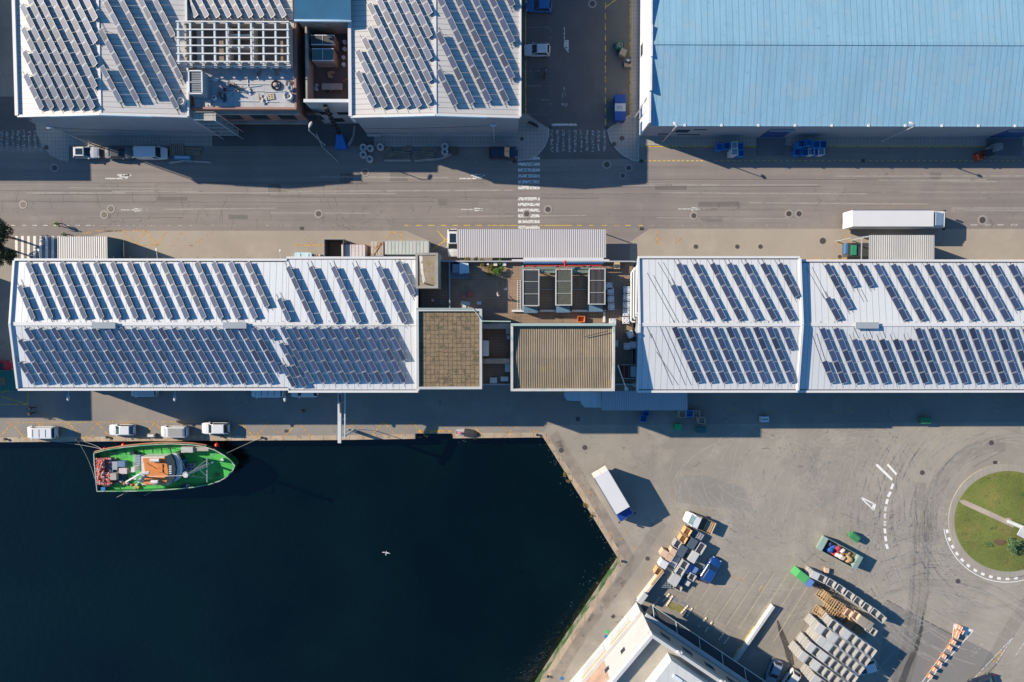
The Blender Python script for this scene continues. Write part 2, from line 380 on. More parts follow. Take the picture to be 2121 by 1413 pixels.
# street
L(yl, [(1089, -20), (1089, 237), (1137, 267)], .13, .128 if False else .02); dash(wf, (1140, 0), (1140, 265), 14, .5, .1, .02)
for y in (57, 88, 118, 147, 178, 207, 237): L(wf, [(1090, y), (1139, y)], .08, .02)
dash(yl, (1254, -60), (1254, 268), 15, .62, .15, .02); L(yl, [(1255, 14), (1275, 0)], .15, .02)
for a, b in ((-30, 118), (145, 238)): L(yl, [(1305.5, a), (1305.5, b)], .16, .02)
L(yl, [(1305, 238), (1259, 267)], .12, .02)
L(yl, [(1323, 303.5), (1590, 303.5)], .15, .02); L(yl, [(1640, 303.5), (2060, 303.5)], .15, .02); L(yl, [(1323, 303), (1323, 334)], .15, .02)
dash(yl, (1334, 333), (1460, 333), 13, .6, .15, .02); dash(yl, (1480, 333), (2121, 333), 52, .5, .13, .02)
# orange parking zigzags
L(og, [(150, 497), (172, 484), (205, 478.5), (255, 478.5)], .12, .02); L(og, [(215, 478.3), (305, 478.3)], .15, .02)
L(og, [(256, 481), (280, 508), (302, 479), (325, 508), (344, 480)], .16, .02); L(og, [(277, 508), (330, 508)], .15, .02)
L(of, [(360, 508), (375, 482), (396, 510), (440, 480)], .12, .02); L(of, [(344, 509), (420, 509)], .1, .02)
L(og, [(610, 508), (700, 508)], .2, .02); L(of, [(620, 485), (645, 507), (655, 498)], .12, .02)
L(og, [(797, 497), (811, 481), (831, 481), (831, 500)], .18, .02); L(og, [(811, 482), (819, 497)], .12, .02)
L(yl, [(893, 520), (930, 492)], .12); L(yl, [(905, 476), (930, 507)], .12)
L(og, [(1360, 478), (1360, 506), (1372, 506)], .16, .02); L(of, [(1375, 484), (1362, 503)], .2, .02); L(of, [(1400, 492), (1400, 506), (1410, 494), (1418, 503)], .2, .02)
L(og, [(1655, 537.5), (1765, 537.5)], .3, .02); L(og, [(1727, 505), (1762, 505)], .12, .02); L(og, [(1735, 503), (1750, 487), (1760, 503)], .1, .02); L(og, [(1765, 485), (1765, 540)], .1, .02)
L(og, [(2020, 538.5), (2121, 538.5)], .3, .02)
L(yl, [(0, 813), (33, 806), (58, 806), (58, 838), (0, 838)], .14); L(yl, [(0, 821), (57, 837)], .12)
L(og, [(12, 875.5), (300, 874), (560, 872.5)], .1)
zz = []
for i in range(18): zz += [(25+59.2*i, 877-.25*i), (54.6+59.2*i, 912-.45*i)]
for i in range(len(zz)-1):
    if i in (21, 22, 31): continue
    L(og if i < 18 or i % 3 else of, [zz[i], zz[i+1]], .16)
for a in ((-5, 911, 25, 877),): L(og, [a[:2], a[2:]], .16)
L(og, [(181, 903), (195, 903), (195, 910), (181, 910)], .1); L(og, [(520, 897), (537, 897), (537, 905), (520, 905)], .08)
L(og, [(863, 894), (935, 893)], .35, .02)
L(og, [(1100, 886), (1100, 893), (1115, 893), (1117, 886)], .12); L(og, [(1052, 896), (1071, 882)], .12)
L(of, [(1420+15, 808), (1768, 808), (1768, 851)], .1); L(of, [(1420, 855), (1768, 852)], .1); L(of, [(1512, 853), (1530, 838), (1540, 853)], .1)
for a in ([(1136, 897), (1135, 918), (1152, 919)], [(1203, 994), (1198, 1012)], [(1200, 1018), (1230, 1020)], [(1238, 1040), (1232, 1058)], [(1266, 1095), (1261, 1116), (1288, 1116)],
          [(1284, 1080), (1300, 1105), (1304, 1118)], [(1312, 1128), (1318, 1138)], [(1296, 1140), (1293, 1158)]): L(of, a, .16)
# yard on the right
L(w2, [(1815, 962), (1848, 994)], .38); L(w2, [(1838, 962), (1857, 983)], .34)
pts = [(1848, 1008), (1842, 1024), (1837, 1039), (1834, 1054), (1833, 1069), (1833, 1084), (1833, 1100), (1834.5, 1116), (1837, 1132)]
for i, (x, y) in enumerate(pts):
    a = [(-3, 7), (-3, 6), (-1.5, 6), (-1, 6), (0, 6), (0, 6), (.5, 6), (1, 6), (1.5, 6)][i]
    L(w2 if i not in (3, 4, 5) else wt, [(x-a[0], y-a[1]*.85), (x+a[0], y+a[1]*.85)] if i else [(x+2, y-6), (x-2, y+5)], .42)
L(w2, [(1781, 1029), (1811, 1044)], .2); L(w2, [(1781, 1029), (1810, 1057)], .2); w2.sheet([W2(1808, 1043), W2(1814.5, 1045), W2(1811, 1058), W2(1806, 1052)], .016)
L(wf, [(1762, 1087), (1790, 1107), (1822, 1132), (1846, 1158), (1860, 1190), (1868, 1209)], .12)
def ell(cx, cy, rx, ry, a0, a1, n=40): return [(cx+rx*math.cos(R(a0+(a1-a0)*i/n)), cy+ry*math.sin(R(a0+(a1-a0)*i/n))) for i in range(n+1)]
L(w2, ell(2085, 1078, 131, 128, 172, 70), .12)
for i in range(14):
    a = 187-i*8.0
    p = ell(2085, 1078, 125.5, 121, a, a-3.6, 1); L(w2 if i > 1 else wf, p, .42)
for i in range(6): p = ell(2085, 1078, 122, 121, 262+i*8, 265+i*8, 1); L(wf, p, .25)
# bottom right lanes
L(w2, [(1976, 1292), (2016, 1306), (1920, 1413)], .14); L(w2, [(1976, 1292), (1972, 1325), (1905, 1420)], .12)
w2.sheet([W2(1976.5, 1292.5), W2(2014, 1306), W2(1998, 1318), W2(1998, 1308), W2(1984, 1301), W2(1977, 1304)], .016)
dash(wf, (2020, 1309), (2121, 1313), 7, .55, .22)
L(wf, [(2025, 1331), (2037, 1336)], .5); L(wf, [(2026, 1332), (2010, 1362)], .1); L(wf, [(2036, 1337), (2010, 1362)], .1)
L(wt, [(2100, 1318), (2010, 1413)], .12); L(wt, [(2100, 1318), (2064, 1371), (2066, 1374)], .12); L(og, [(2077, 1345), (2067, 1358), (2058, 1372)], .25)
L(wt, [(2121, 1332), (2102, 1360)], .12); L(wf, [(2121, 1376), (2092, 1413)], .12)
for i in range(9):
    x0 = 1408+i*24; L(cr, [(x0+62+i*3, 1174+i*2.5), (x0+2, 1258+i*9)], .09)
L(yl, [(1604, 1253), (1560, 1300), (1520, 1356)], .14); L(yl, [(1578, 1212), (1572, 1224)], .13)
L(og, [(1480, 1172), (1500, 1188), (1545, 1205)], .08)
for nm, mb, mt in (('road_marking', wt, m_white), ('road_marking', w2, m_white2), ('road_marking', wf, m_whitef), ('road_marking', yl, m_yellow), ('road_marking', og, m_orange), ('road_marking', of, m_orangef), ('road_marking', cr, M('cream bay paint', (.50,.43,.30), alpha=(1.6, .33)))):
    struct(nm, mb, mt)
# dark seams, repairs and wet trails on the ground
def wob(a, b, n=14, amp=1.2):
    return [(a[0]+(b[0]-a[0])*i/n+random.uniform(-amp, amp)*.4, a[1]+(b[1]-a[1])*i/n+random.uniform(-amp, amp)) for i in range(n+1)]
for y, x0, x1 in ((379, 0, 1000), (395, 0, 420), (403, 80, 560), (417, 0, 620), (419, 620, 1010), (408, 560, 1240), (452, 180, 380), (388, 1240, 1700), (372, 1330, 2121), (402, 1120, 1500)):
    L(dk, wob((x0, y), (x1, y+random.uniform(-2, 3)), 40, .5), .05, .010)
for k in range(46):
    x = random.uniform(0, 1050); y = random.uniform(378, 455); L(dk, wob((x, y), (x+random.uniform(-8, 8), y+random.uniform(8, 26)), 6, 1.2), .035, .010)
L(dk, wob((1838, 1243), (1990, 1325), 20, .4), .10, .012); L(dk, [(1838, 1243), (1825, 1260)], .09, .012); L(dk, [(2060, 1366), (2068, 1371), (2030, 1413)], .1, .012)
L(dk, wob((1740, 1062), (1990, 1165), 20, .6), .05, .012); L(dk, wob((2015, 968), (2080, 932), 12, .6), .05, .012)
struct('ground_cracks', dk, m_dark)
wtm = M('damp stain', (.06, .055, .05), var=.3, alpha=(1.2, .32))
st = MB()
for pl, wds in (([(1912, 1270), (1909, 1300), (1897, 1345), (1880, 1380), (1866, 1420)], [.15, .5, .8, 1.0, 1.1]), ([(1610, 1285), (1618, 1310), (1630, 1340), (1636, 1362), (1642, 1378)], [.2, .8, 1.0, 1.1, .5])):
    P = [Vector(W2(*p)) for p in pl]
    l, r_ = [], []
    for i, p in enumerate(P):
        d = (P[min(i+1, len(P)-1)]-P[max(i-1, 0)]).normalized(); n_ = Vector((-d.y, d.x))*wds[i]/2; l.append(p+n_); r_.append(p-n_)
    for i in range(len(P)-1): st.sheet([(*l[i], .012), (*r_[i], .012), (*r_[i+1], .012), (*l[i+1], .012)])
struct('damp_trail', st, wtm)
G([(1870, 1262), (2055, 1352), (2060, 1366), (2010, 1413), (1880, 1440), (1820, 1380), (1838, 1243)], .004, ground_mat('newer asphalt', (.20,.19,.175), [(.185,.175,.165), (.22,.205,.19)], cracks=False), 'asphalt_patch')
G([(1408, 985), (1460, 985), (1540, 1010), (1560, 1060), (1470, 1050), (1400, 1040)], .004, ground_mat('grey patch', (.245,.228,.20), [(.22,.205,.18), (.27,.25,.22)], cracks=False), 'asphalt_patch')
# faint tyre marks swept over the yard
tm, td = MB(), MB()
def sweep(mb, cx, cy, r, a0, a1, wd, dr=0):
    n = max(6, int(abs(a1-a0)/7)); Q = [(cx+(r+dr*i/n)*math.cos(R(a0+(a1-a0)*i/n)), cy+(r+dr*i/n)*math.sin(R(a0+(a1-a0)*i/n))) for i in range(n+1)]; Q = [q_ for q_ in Q if q_[1] > 885 and q_[0] > 1180+max(0, q_[1]-906)*.62]
    if len(Q) > 2: L(mb, Q, wd, .0135)
rs = random.Random(5)
for i in range(330):
    k = rs.random()
    if k < .30: cx, cy, r, a0 = 2085+rs.uniform(-25, 25), 1078+rs.uniform(-20, 20), rs.uniform(150, 330), rs.uniform(100, 235)
    elif k < .72: cx, cy, r, a0 = 1690+rs.uniform(-150, 150), 1020+rs.uniform(-55, 70), rs.uniform(45, 190), rs.uniform(0, 360)
    elif k < .86: cx, cy, r, a0 = 1560+rs.uniform(-140, 60), 960+rs.uniform(-30, 60), rs.uniform(60, 260), rs.uniform(-60, 120)
    else: cx, cy, r, a0 = 1940+rs.uniform(-30, 60), 1490+rs.uniform(-60, 60), rs.uniform(230, 420), rs.uniform(215, 270)
    ln = rs.uniform(25, 85); dr = rs.uniform(-25, 25); wd = rs.uniform(.07, .2)
    sweep(tm if rs.random() < .9 else td, cx, cy, r, a0, a0+ln, wd, dr)
    if rs.random() < .6: sweep(tm, cx, cy, r+24*(1 if rs.random() < .5 else -1), a0, a0+ln, wd, dr)
for i in range(60):
    y = rs.uniform(345, 462); x = rs.uniform(-100, 2000); L(td if i % 3 else tm, [(x, y), (x+rs.uniform(150, 500), y+rs.uniform(-3, 3))], rs.uniform(.1, .25), .0135)
for i in range(10):
    x = rs.uniform(1885, 1930); y0 = rs.uniform(1000, 1200); L(td, [(x, y0), (x-rs.uniform(1, 5), y0+25), (x-rs.uniform(3, 12), 1232), (x-rs.uniform(10, 30), 1330), (x-rs.uniform(40, 60), 1430)], rs.uniform(.15, .4), .0135)
wd_ = MB()
for pl, ww in (([(1905, 1000), (1902, 1100), (1896, 1220), (1882, 1330), (1850, 1430)], 2.0), ([(1925, 1030), (1922, 1110), (1915, 1215), (1900, 1320), (1872, 1430)], 1.6), (ell0 := [(2085+160*math.cos(R(a)), 1078+160*math.sin(R(a))) for a in range(165, 275, 8)], 2.6), ([(1188, 1330), (1260, 1240), (1318, 1160), (1370, 1080)], 1.8), ([(2040, 1395), (2095, 1300), (2140, 1230)], 2.2)): L(wd_, pl, ww, .013)
struct('worn_lane', wd_, M('worn dark lane', (.16,.152,.145), var=.2, alpha=(.16, .36, .13)))
struct('tyre_marks', tm, M('pale tyre scuff', (.50,.47,.42), alpha=(.9, .34, .42))); struct('tyre_marks', td, M('dark tyre scuff', (.14,.13,.12), alpha=(.8, .36, .07)))
sl = MB()
for i in range(14): x0 = 1392+i*22; L(sl, [(x0+60+i*3, 1165+i*3), (x0-14+i*.5, 1262+i*9)], .03, .0145)
for i in range(9): L(sl, [(1385+i*9-40, 1190+i*14), (1640+i*9-40, 1300+i*16)], .03, .0145)
struct('slab_joints', sl, M('slab joint', (.19,.17,.145)))
rp2 = random.Random(14); mpa = [M('repair patch '+str(k), c_, var=.15, alpha=(.4, .3, .35)) for k, c_ in enumerate(((.16,.145,.13), (.30,.27,.24), (.20,.185,.17)))]
for k in range(3):
    pm = MB()
    for i in range(5):
        if rp2.random() < 2: px, py, a_, b_ = rp2.uniform(20, 2050), rp2.uniform(350, 455), rp2.uniform(12, 90), rp2.uniform(5, 22)
        else: px, py, a_, b_ = rp2.uniform(1250, 1800), rp2.uniform(915, 1080), rp2.uniform(15, 60), rp2.uniform(12, 40)
        pm.sheet([W2(px, py), W2(px+a_, py+rp2.uniform(-2, 2)), W2(px+a_, py+b_), W2(px, py+b_)], .0118+k*.0006+.00003*i)
    struct('asphalt_repair', pm, mpa[k])
# roundabout
pr = ell(2085, 1078, 121, 118, 0, 360, 56)[:-1]
struct('roundabout_kerb', MB().prism([W2(*p) for p in pr], -.2, .15), M('roundabout paving', (.30,.275,.23), var=.15, lines=[(0,.8,.04,(.2,.18,.15),0)]), fix=True)
pg = ell(2087, 1079, 112, 104, 0, 360, 64)[:-1]
def mound(px, py):
    r = math.hypot((px-2087)/112, (py-1079)/104); return .2+.5*max(0, 1-r*r)
mb = MB(); rings = []
for k in (1, .85, .7, .5, .3, .1):
    rings.append([(*W2(*p), mound(*p)) for p in ell(2087, 1079, 112*k, 104*k, 0, 360, 64)[:-1]])
mb.loft(rings)
lawn = mb.build('lawn_mound', m_grass, None); lawn['kind'] = 'structure'
P = [(1984, 1036), (1990, 1043), (2040, 1066), (2092, 1090), (2097, 1081), (2045, 1057), (1994, 1034)]
struct('garden_path', MB().sheet([(*W2(*p), mound(*p)+.06) for p in P]), M('path slabs', (.36,.30,.25), var=.15))
# tufts of grass on the lawn: one uncountable mass
tg = MB()
for i in range(5200):
    a = random.uniform(0, 2*math.pi); k = math.sqrt(random.random())*.97; px, py = 2087+112*k*math.cos(a), 1079+104*k*math.sin(a)
    # keep the path clear
    tt = ((px-1990)*100+(py-1039)*47)/(100*100+47*47)
    if 0 < tt < 1.05 and abs((py-1039)-(px-1990)*.47) < 9: continue
    x, y = W2(px, py); z = mound(px, py)-.02; b_ = random.uniform(0, 6.28); s = random.uniform(.03, .09)
    tg.add([(x+s*math.cos(b_), y+s*math.sin(b_), z), (x-s*math.cos(b_), y-s*math.sin(b_), z), (x+random.uniform(-.1, .1), y+random.uniform(-.1, .1), z+random.uniform(.06, .14))], [(0, 1, 2)])
g_ = tg.build('grass', m_grass, None, fix=False); g_['kind'] = 'stuff'; g_['label'] = 'short patchy green and straw coloured grass on the roundabout'
# manhole covers
def manhole(px, py, r=.42, collar=True, label='', z=.03):
    x, y = W2(px, py)
    o = thing('manhole_cover', label, 'manhole cover', (x, y, z), 0, 'manhole covers')
    MB().cyl(0, 0, -.02, .012, r, r*.97, 20).build('lid', m_iron, o)
    if collar:
        n = 28; r1, r0 = r*1.6, r*1.02
        MB().loft([[(a*math.cos(2*math.pi*k/n), a*math.sin(2*math.pi*k/n), h_) for k in range(n)] for a, h_ in ((r0, -.015), (r0, .004), (r1, .004), (r1, -.015))], cap=False).build('collar', m_ironring, o)
for a in ((1227, 8, .42, 1, 'round manhole with pale collar in the side street at the top'), (1257, 341, .45, 1, 'manhole with pale collar in shadow below the crossing, left of a pair'),
          (1302, 348, .4, 1, 'manhole with pale collar just off the rounded pavement corner'), (1290, 364, .35, 1, 'small manhole below the pair at the rounded corner'),
          (660, 443, .42, 1, 'lone manhole with pale collar in the middle of the main road'), (756, 357, .42, 1, 'manhole with pale collar at the edge of the building shadow'),
          (1135, 434, .42, 1, 'manhole with pale collar right beside the zebra crossing'), (1091, 443, .42, 1, 'manhole inside the zebra crossing stripes'),
          (1437, 447, .4, 1, 'manhole with pale collar below a faded white arrow on the right'), (1634, 443, .42, 1, 'left one of two neighbouring manholes on the main road'),
          (1655, 443, .42, 1, 'right one of two neighbouring manholes on the main road'), (2035, 456, .5, 1, 'manhole with wide pale collar ahead of the white lorry'),
          (230, 433, .42, 1, 'upper of two manholes just left of a small white arrow'), (216, 445, .42, 1, 'lower of two manholes just left of a small white arrow'),
          (48, 424, .42, 1, 'manhole with faded collar near the left edge on the main road'), (113, 348, .42, 1, 'manhole in the shade below the left pavement corner'),
          (1441, 511, .35, 0, 'leftmost dark manhole on the concrete above the solar roof'), (1527, 511, .35, 0, 'middle dark manhole on the concrete above the solar roof'),
          (1575, 511, .35, 0, 'third dark manhole on the concrete above the solar roof'), (1704, 499, .5, 0, 'large black manhole on the concrete near the orange marks'),
          (1739, 532, .3, 0, 'small dark manhole near the yellow line beside the canopy'), (1162, 933, .4, 0, 'dark manhole nearest the quay corner'),
          (1211, 927, .4, 0, 'dark manhole on the yard right of the quay corner'), (1197, 868, .4, 0, 'dark manhole in the shade below the pale blue canopy'),
          (2053, 917, .4, 0, 'black manhole above the roundabout'), (1910, 979, .4, 0, 'black manhole between the dashed lines and the roundabout'),
          (1984, 1204, .4, 0, 'black manhole below the roundabout'), (451, 0, .4, 0, None), (1341, 1157, .35, 0, 'greenish manhole beside the tan bins')):
    if a[4]: manhole(a[0], a[1], a[2], a[3], a[4])
manhole(1288, 287, .4, 0, 'rusty manhole on the rounded pavement corner', .135); manhole(1272, 299, .36, 0, 'dark blue manhole on the rounded pavement corner', .135)
manhole(97, 306, .36, 0, 'blue round cover on the left pavement corner', .135); manhole(1081, 288, .3, 0, 'dark cover on the pavement at the grey warehouse corner', .135)
# ================================================================ BUILDINGS
def seam(ax, pitch, c, wd=.07): return [(ax, pitch, wd, c, 0)]
m_roofA = M('cream roof sheet', (.50,.48,.45), rough=.5, var=.07, vs=.2, lines=seam(1, .72, (.28,.26,.25), .09), stain=((.44,.42,.40), .3, .55, .3))
m_roofC = M('white roof sheet', (.56,.59,.61), rough=.5, var=.05, vs=.15, lines=seam(0, .92, (.30,.29,.30), .11)+seam(0, .23, (.53,.52,.51), .04), stain=((.49,.48,.46), .5, .6, .3))
m_roofE = M('pale roof sheet', (.545,.565,.575), rough=.5, var=.05, vs=.15, lines=seam(0, .92, (.33,.32,.33), .11)+seam(0, .23, (.52,.52,.51), .04), stain=((.48,.47,.46), .5, .6, .3))
m_blue = M('blue roof sheet', (.215,.38,.49), rough=.5, var=.15, vs=.6, stretch=(1, .12, 1), lines=seam(0, .91, (.11,.245,.34), .085)+seam(0, .23, (.17,.31,.42), .03), stain=(((.25,.38,.46), .3, .50, .15), ((.16,.30,.42), .9, .60, .12), ((.42,.52,.56), 1.7, .735, .02)))
m_trim = M('white trim', (.58,.58,.57), rough=.5, var=.06)
m_trimb = M('pale blue trim', (.42,.60,.70), rough=.5, var=.08)
m_clad = M('grey cladding', (.27,.30,.34), rough=.6, var=.08, lines=seam(2, 1.1, (.23,.255,.29), .04)+seam(0, 6, (.22,.24,.27), .05))
m_cladw = M('white rendered wall', (.62,.61,.60), var=.12, vs=.6, lines=seam(1, 4.5, (.4,.36,.33), .05)+seam(2, 2.4, (.48,.46,.45), .04), stain=((.50,.44,.38), .7, .6, .15))
m_conc = M('weathered concrete', (.30,.275,.24), var=.25, vs=.8, stain=((.20,.19,.16), .6, .5, .2))
m_brick = M('brick red wall', (.28,.145,.11), var=.2, lines=[(2, .25, .03, (.25,.14,.1), 0)])
m_gutter = M('dark gutter', (.05,.055,.06), var=.1)
m_glass = M('dark window glass', (.02,.03,.04), rough=.12, var=.1, spec=.6)
m_bluedoor = M('blue door panel', (.02,.07,.22), rough=.5, var=.1)
m_greyteal = M('grey green trim', (.30,.38,.35), var=.12)
def P3(px, py, z): v = W(px, py, z); return v.x, v.y
BROOT = {}
def gable(key, name, label, x0, x1, y0, y1, ez, rz, axis, ridge, m_roof, m_wall, rib=.92, trim=m_trim, over=.15, ribs=True):
    """axis: direction of the ridge. World coordinates."""
    o = thing(name, label, 'building', ((x0+x1)/2, (y0+y1)/2, 0), world=True); BROOT[key] = o
    w_ = MB()
    if axis == 'x':
        g = [(y0, 0), (y1, 0), (y1, ez-.15), (ridge, rz-.15), (y0, ez-.15)]
        w_.loft([[(x, a, b) for a, b in g] for x in (x0, x1)])
        r = [(y0-over, ez-.12), (ridge, rz-.12), (y1+over, ez-.12), (y1+over, ez), (ridge, rz), (y0-over, ez)]
        rf = MB().loft([[(x, a, b) for a, b in r] for x in (x0-over, x1+over)])
        if ribs:
            n = int((x1-x0)/rib)
            for i in range(1, n):
                x = x0+i*rib
                for ya, za, yb, zb in ((y0-over, ez, ridge, rz), (ridge, rz, y1+over, ez)): rf.bar((x, ya, za+.02), (x, yb, zb+.02), .05, .05)
        zf = lambda x, y: ez+(rz-ez)*(1-abs(y-ridge)/((y1-ridge) if y > ridge else (ridge-y0)))
        MB().bar((x0-over, ridge, rz+.035), (x1+over, ridge, rz+.035), .5, .07).build('ridge_cap', trim, o)
    else:
        g = [(x0, 0), (x1, 0), (x1, ez-.15), (ridge, rz-.15), (x0, ez-.15)]
        w_.loft([[(a, y, b) for a, b in g] for y in (y0, y1)])
        r = [(x0-over, ez-.12), (ridge, rz-.12), (x1+over, ez-.12), (x1+over, ez), (ridge, rz), (x0-over, ez)]
        rf = MB().loft([[(a, y, b) for a, b in r] for y in (y0-over, y1+over)])
        if ribs:
            n = int((y1-y0)/rib)
            for i in range(1, n):
                y = y0+i*rib
                for xa, za, xb, zb in ((x0-over, ez, ridge, rz), (ridge, rz, x1+over, ez)): rf.bar((xa, y, za+.015), (xb, y, zb+.015), .04, .04)
        zf = lambda x, y: ez+(rz-ez)*(1-abs(x-ridge)/((x1-ridge) if x > ridge else (ridge-x0)))
        MB().bar((ridge, y0-over, rz+.035), (ridge, y1+over, rz+.035), .35, .07).build('ridge_cap', trim, o)
    w_.build('wall', m_wall, o); rf.build('roof', m_roof, o)
    return o, zf
EZA, RZA = 11.0, 12.1
xa0, ya0 = P3(41, 237.5, EZA); xa1 = P3(388, 237.5, EZA)[0]; xar = P3(208, 236, RZA)[0]; yN = P3(0, -420, EZA)[1]
A1, zA1 = gable('A1', 'warehouse', 'solar roofed grey warehouse at top left with cream sheet roof', xa0, xa1, ya0, yN, EZA, RZA, 'y', xar, m_roofA, m_clad, ribs=False)
xb0, xb1 = P3(730, 237.5, EZA)[0], P3(1075, 237.5, EZA)[0]; xbr = P3(902, 236, RZA)[0]
A2, zA2 = gable('A2', 'warehouse', 'solar roofed grey warehouse beside the parked cars side street', xb0, xb1, ya0, yN, EZA, RZA, 'y', xbr, m_roofA, m_clad, ribs=False)
for o, xx0, xx1, xr, c0, c1 in ((A1, xa0, xa1, xar, 110, 318), (A2, xb0, xb1, xbr, 795, 1008)):
    tr = MB()
    for a, b in ((xx0, xx1),):
        zz_ = [EZA, RZA]
        tr.bar((a-.2, ya0-.25, EZA+.06), (xr, ya0-.25, RZA+.06), .3, .35); tr.bar((xr, ya0-.25, RZA+.06), (b+.1, ya0-.25, EZA+.06), .3, .35)
    tr.bar((xx0-.25, ya0-.2, EZA+.08), (xx0-.25, yN, EZA+.08), .45, .5)
    tr.bar((xx1+.2, ya0-.2, EZA+.06), (xx1+.2, yN, EZA+.06), .25, .35)
    tr.build('parapet', m_trim, o)
    tb = MB(); fx = P3(c0, 236, EZA)[0]; gx = P3(c1, 236, EZA)[0]
    def zr(x): return EZA+(RZA-EZA)*(1-abs(x-xr)/(xr-xx0 if x < xr else xx1-xr))
    tb.bar((fx, ya0-.42, zr(fx)+.05), (xr, ya0-.42, RZA+.05), .06, .55); tb.bar((xr, ya0-.42, RZA+.05), (gx, ya0-.42, zr(gx)+.05), .06, .55)
    tb.build('fascia', m_trimb, o)
    MB().bx(xx0, xx1, ya0-.12, ya0-.02, 0, 1.1).build('plinth', M('plinth', (.36,.36,.36), var=.15), o)
# grille on the right warehouse wall
g_ = MB(); gx0, gy0 = P3(762, 278, .6)
for i in range(10): g_.bx(gx0+i*.2, gx0+i*.2+.1, ya0-.3, ya0-.14, .3, 1.5)
g_.build('vent_grille', m_trim, A2)
# ---- blue warehouse
EZB, RZB = 7.2, 8.6
xc0, yc0 = P3(1346, 257, EZB); xc1 = P3(2600, 257, EZB)[0]; ycr = P3(1700, 90, RZB)[1]; ycN = ycr+(ycr-yc0)
B, zB = gable('B', 'warehouse', 'large warehouse with pale blue ribbed roof and white end wall at top right', xc0, xc1, yc0, ycN, EZB, RZB, 'x', ycr, m_blue, m_clad, rib=.91, trim=m_blue, over=.0, ribs=False)
pw = MB(); seg = [(257, 193), (193, 125), (125, 60), (60, -4), (-4, -80)]
for ya, yb in seg:
    wy0 = P3(1344, ya, EZB)[1]; wy1 = P3(1344, yb, EZB)[1]; pw.bx(xc0-.3, xc0+.002, wy0, wy1-.004, 0, max(zB(0, wy0), zB(0, min(wy1, ycr)) if wy0 < ycr else zB(0, wy1))+.18)
    if wy0 < ycr < wy1: pass
pw.build('end_wall', m_cladw, B)
for i in range(34):      # little eave brackets and ridge spikes
    x = xc0+5+i*5.44
    if i < 12: MB().bx(x, x+.3, yc0-.35, yc0-.003, EZB-.05, EZB+.12).build('downpipe', m_trim, B)
s_ = MB().bx(xc0+.5, xc1, yc0-.28, yc0-.004, EZB-.3, EZB+.02).build('gutter', m_blue, B)
wd = MB()
for px0, px1, z0, z1 in ((1402, 1430, 2.6, 4.1), (1437, 1465, 4.0, 4.35), (1364, 1384, 1.4, 1.8), (1403, 1450, 1.1, 1.5)):
    a = P3(px0, 270, z1)[0]; b_ = P3(px1, 270, z1)[0]; MB().bx(a, b_, yc0-.05, yc0-.005, z0, z1).build('window', m_glass, B)
for px0, px1 in ((1588, 1636), (2076, 2140)):
    a, b_ = P3(px0, 275, 3)[0], P3(px1, 275, 3)[0]; MB().bx(a, b_, yc0-.12, yc0-.006, .02, 4.4).build('roller_door', m_bluedoor, B)
    MB().bar((a-.1, yc0-.2, 4.5), (b_+.1, yc0-.2, 4.5), .3, .2).build('door_canopy', m_clad, B)
    struct('door_ramp', MB().prism([(a-.6, yc0-.2), (b_+.6, yc0-.2), (b_+.3, yc0-2.9), (a-.3, yc0-2.9)], -.1, .135), M('ramp grip', (.13,.13,.135), var=.2), fix=True)
for px_, yy in ((1337, 100), (1330, 228), (1327, 262)):
    a = P3(px_, yy, 3)[1]; MB().bx(xc0-.34, xc0-.305, a-.9, a+.9, 1.5, 3.0).build('window', m_glass if yy < 200 else m_bluedoor, B)
# ---- south row
EZC, RZC = 10.3, 11.5
xd0, yd1 = P3(34, 543, EZC); yd0 = P3(34, 802, EZC)[1]; xd1 = P3(592, 540, EZC)[0]; ydr = P3(300, 671, RZC)[1]
C1, zC1 = gable('C1', 'fish_market_hall', 'long white roofed hall left of the harbour quay full of solar rows', xd0, xd1, yd0, yd1, EZC, RZC, 'x', ydr, m_roofC, m_clad, ribs=False)
xe0 = xd1+.35; xe1 = P3(862, 540, EZC)[0]; ye1 = P3(700, 539, EZC)[1]; ye0 = P3(700, 806, EZC)[1]
C2, zC2 = gable('C2', 'market_hall', 'white roofed hall section between the long left hall and the paved roof block', xe0, xe1, ye0, ye1, EZC+.02, RZC+.02, 'x', ydr, m_roofC, m_clad, ribs=False)
EZD, RZD = 10.95, 12.15
xf0 = P3(1325, 538, EZD)[0]; xf1 = P3(1653, 538, EZD)[0]; yf1 = P3(1500, 538, EZD)[1]; yf0 = P3(1500, 806, EZD)[1]
Dh, zD = gable('D', 'market_hall', 'white roofed hall right of the rooftop terrace, slightly higher than its neighbour', xf0, xf1, yf0, yf1, EZD, RZD, 'x', ydr-.1, m_roofE, m_clad, ribs=False)
xg0 = xf1+.16; xg1 = P3(2420, 545, EZC)[0]; yg1 = P3(1900, 545, EZC)[1]; yg0 = P3(1900, 806, EZC)[1]
Eh, zE = gable('E', 'market_hall', 'white roofed hall at the far right of the solar row', xg0, xg1, yg0, yg1, EZC, RZC, 'x', ydr-.1, m_roofE, m_clad, ribs=False)
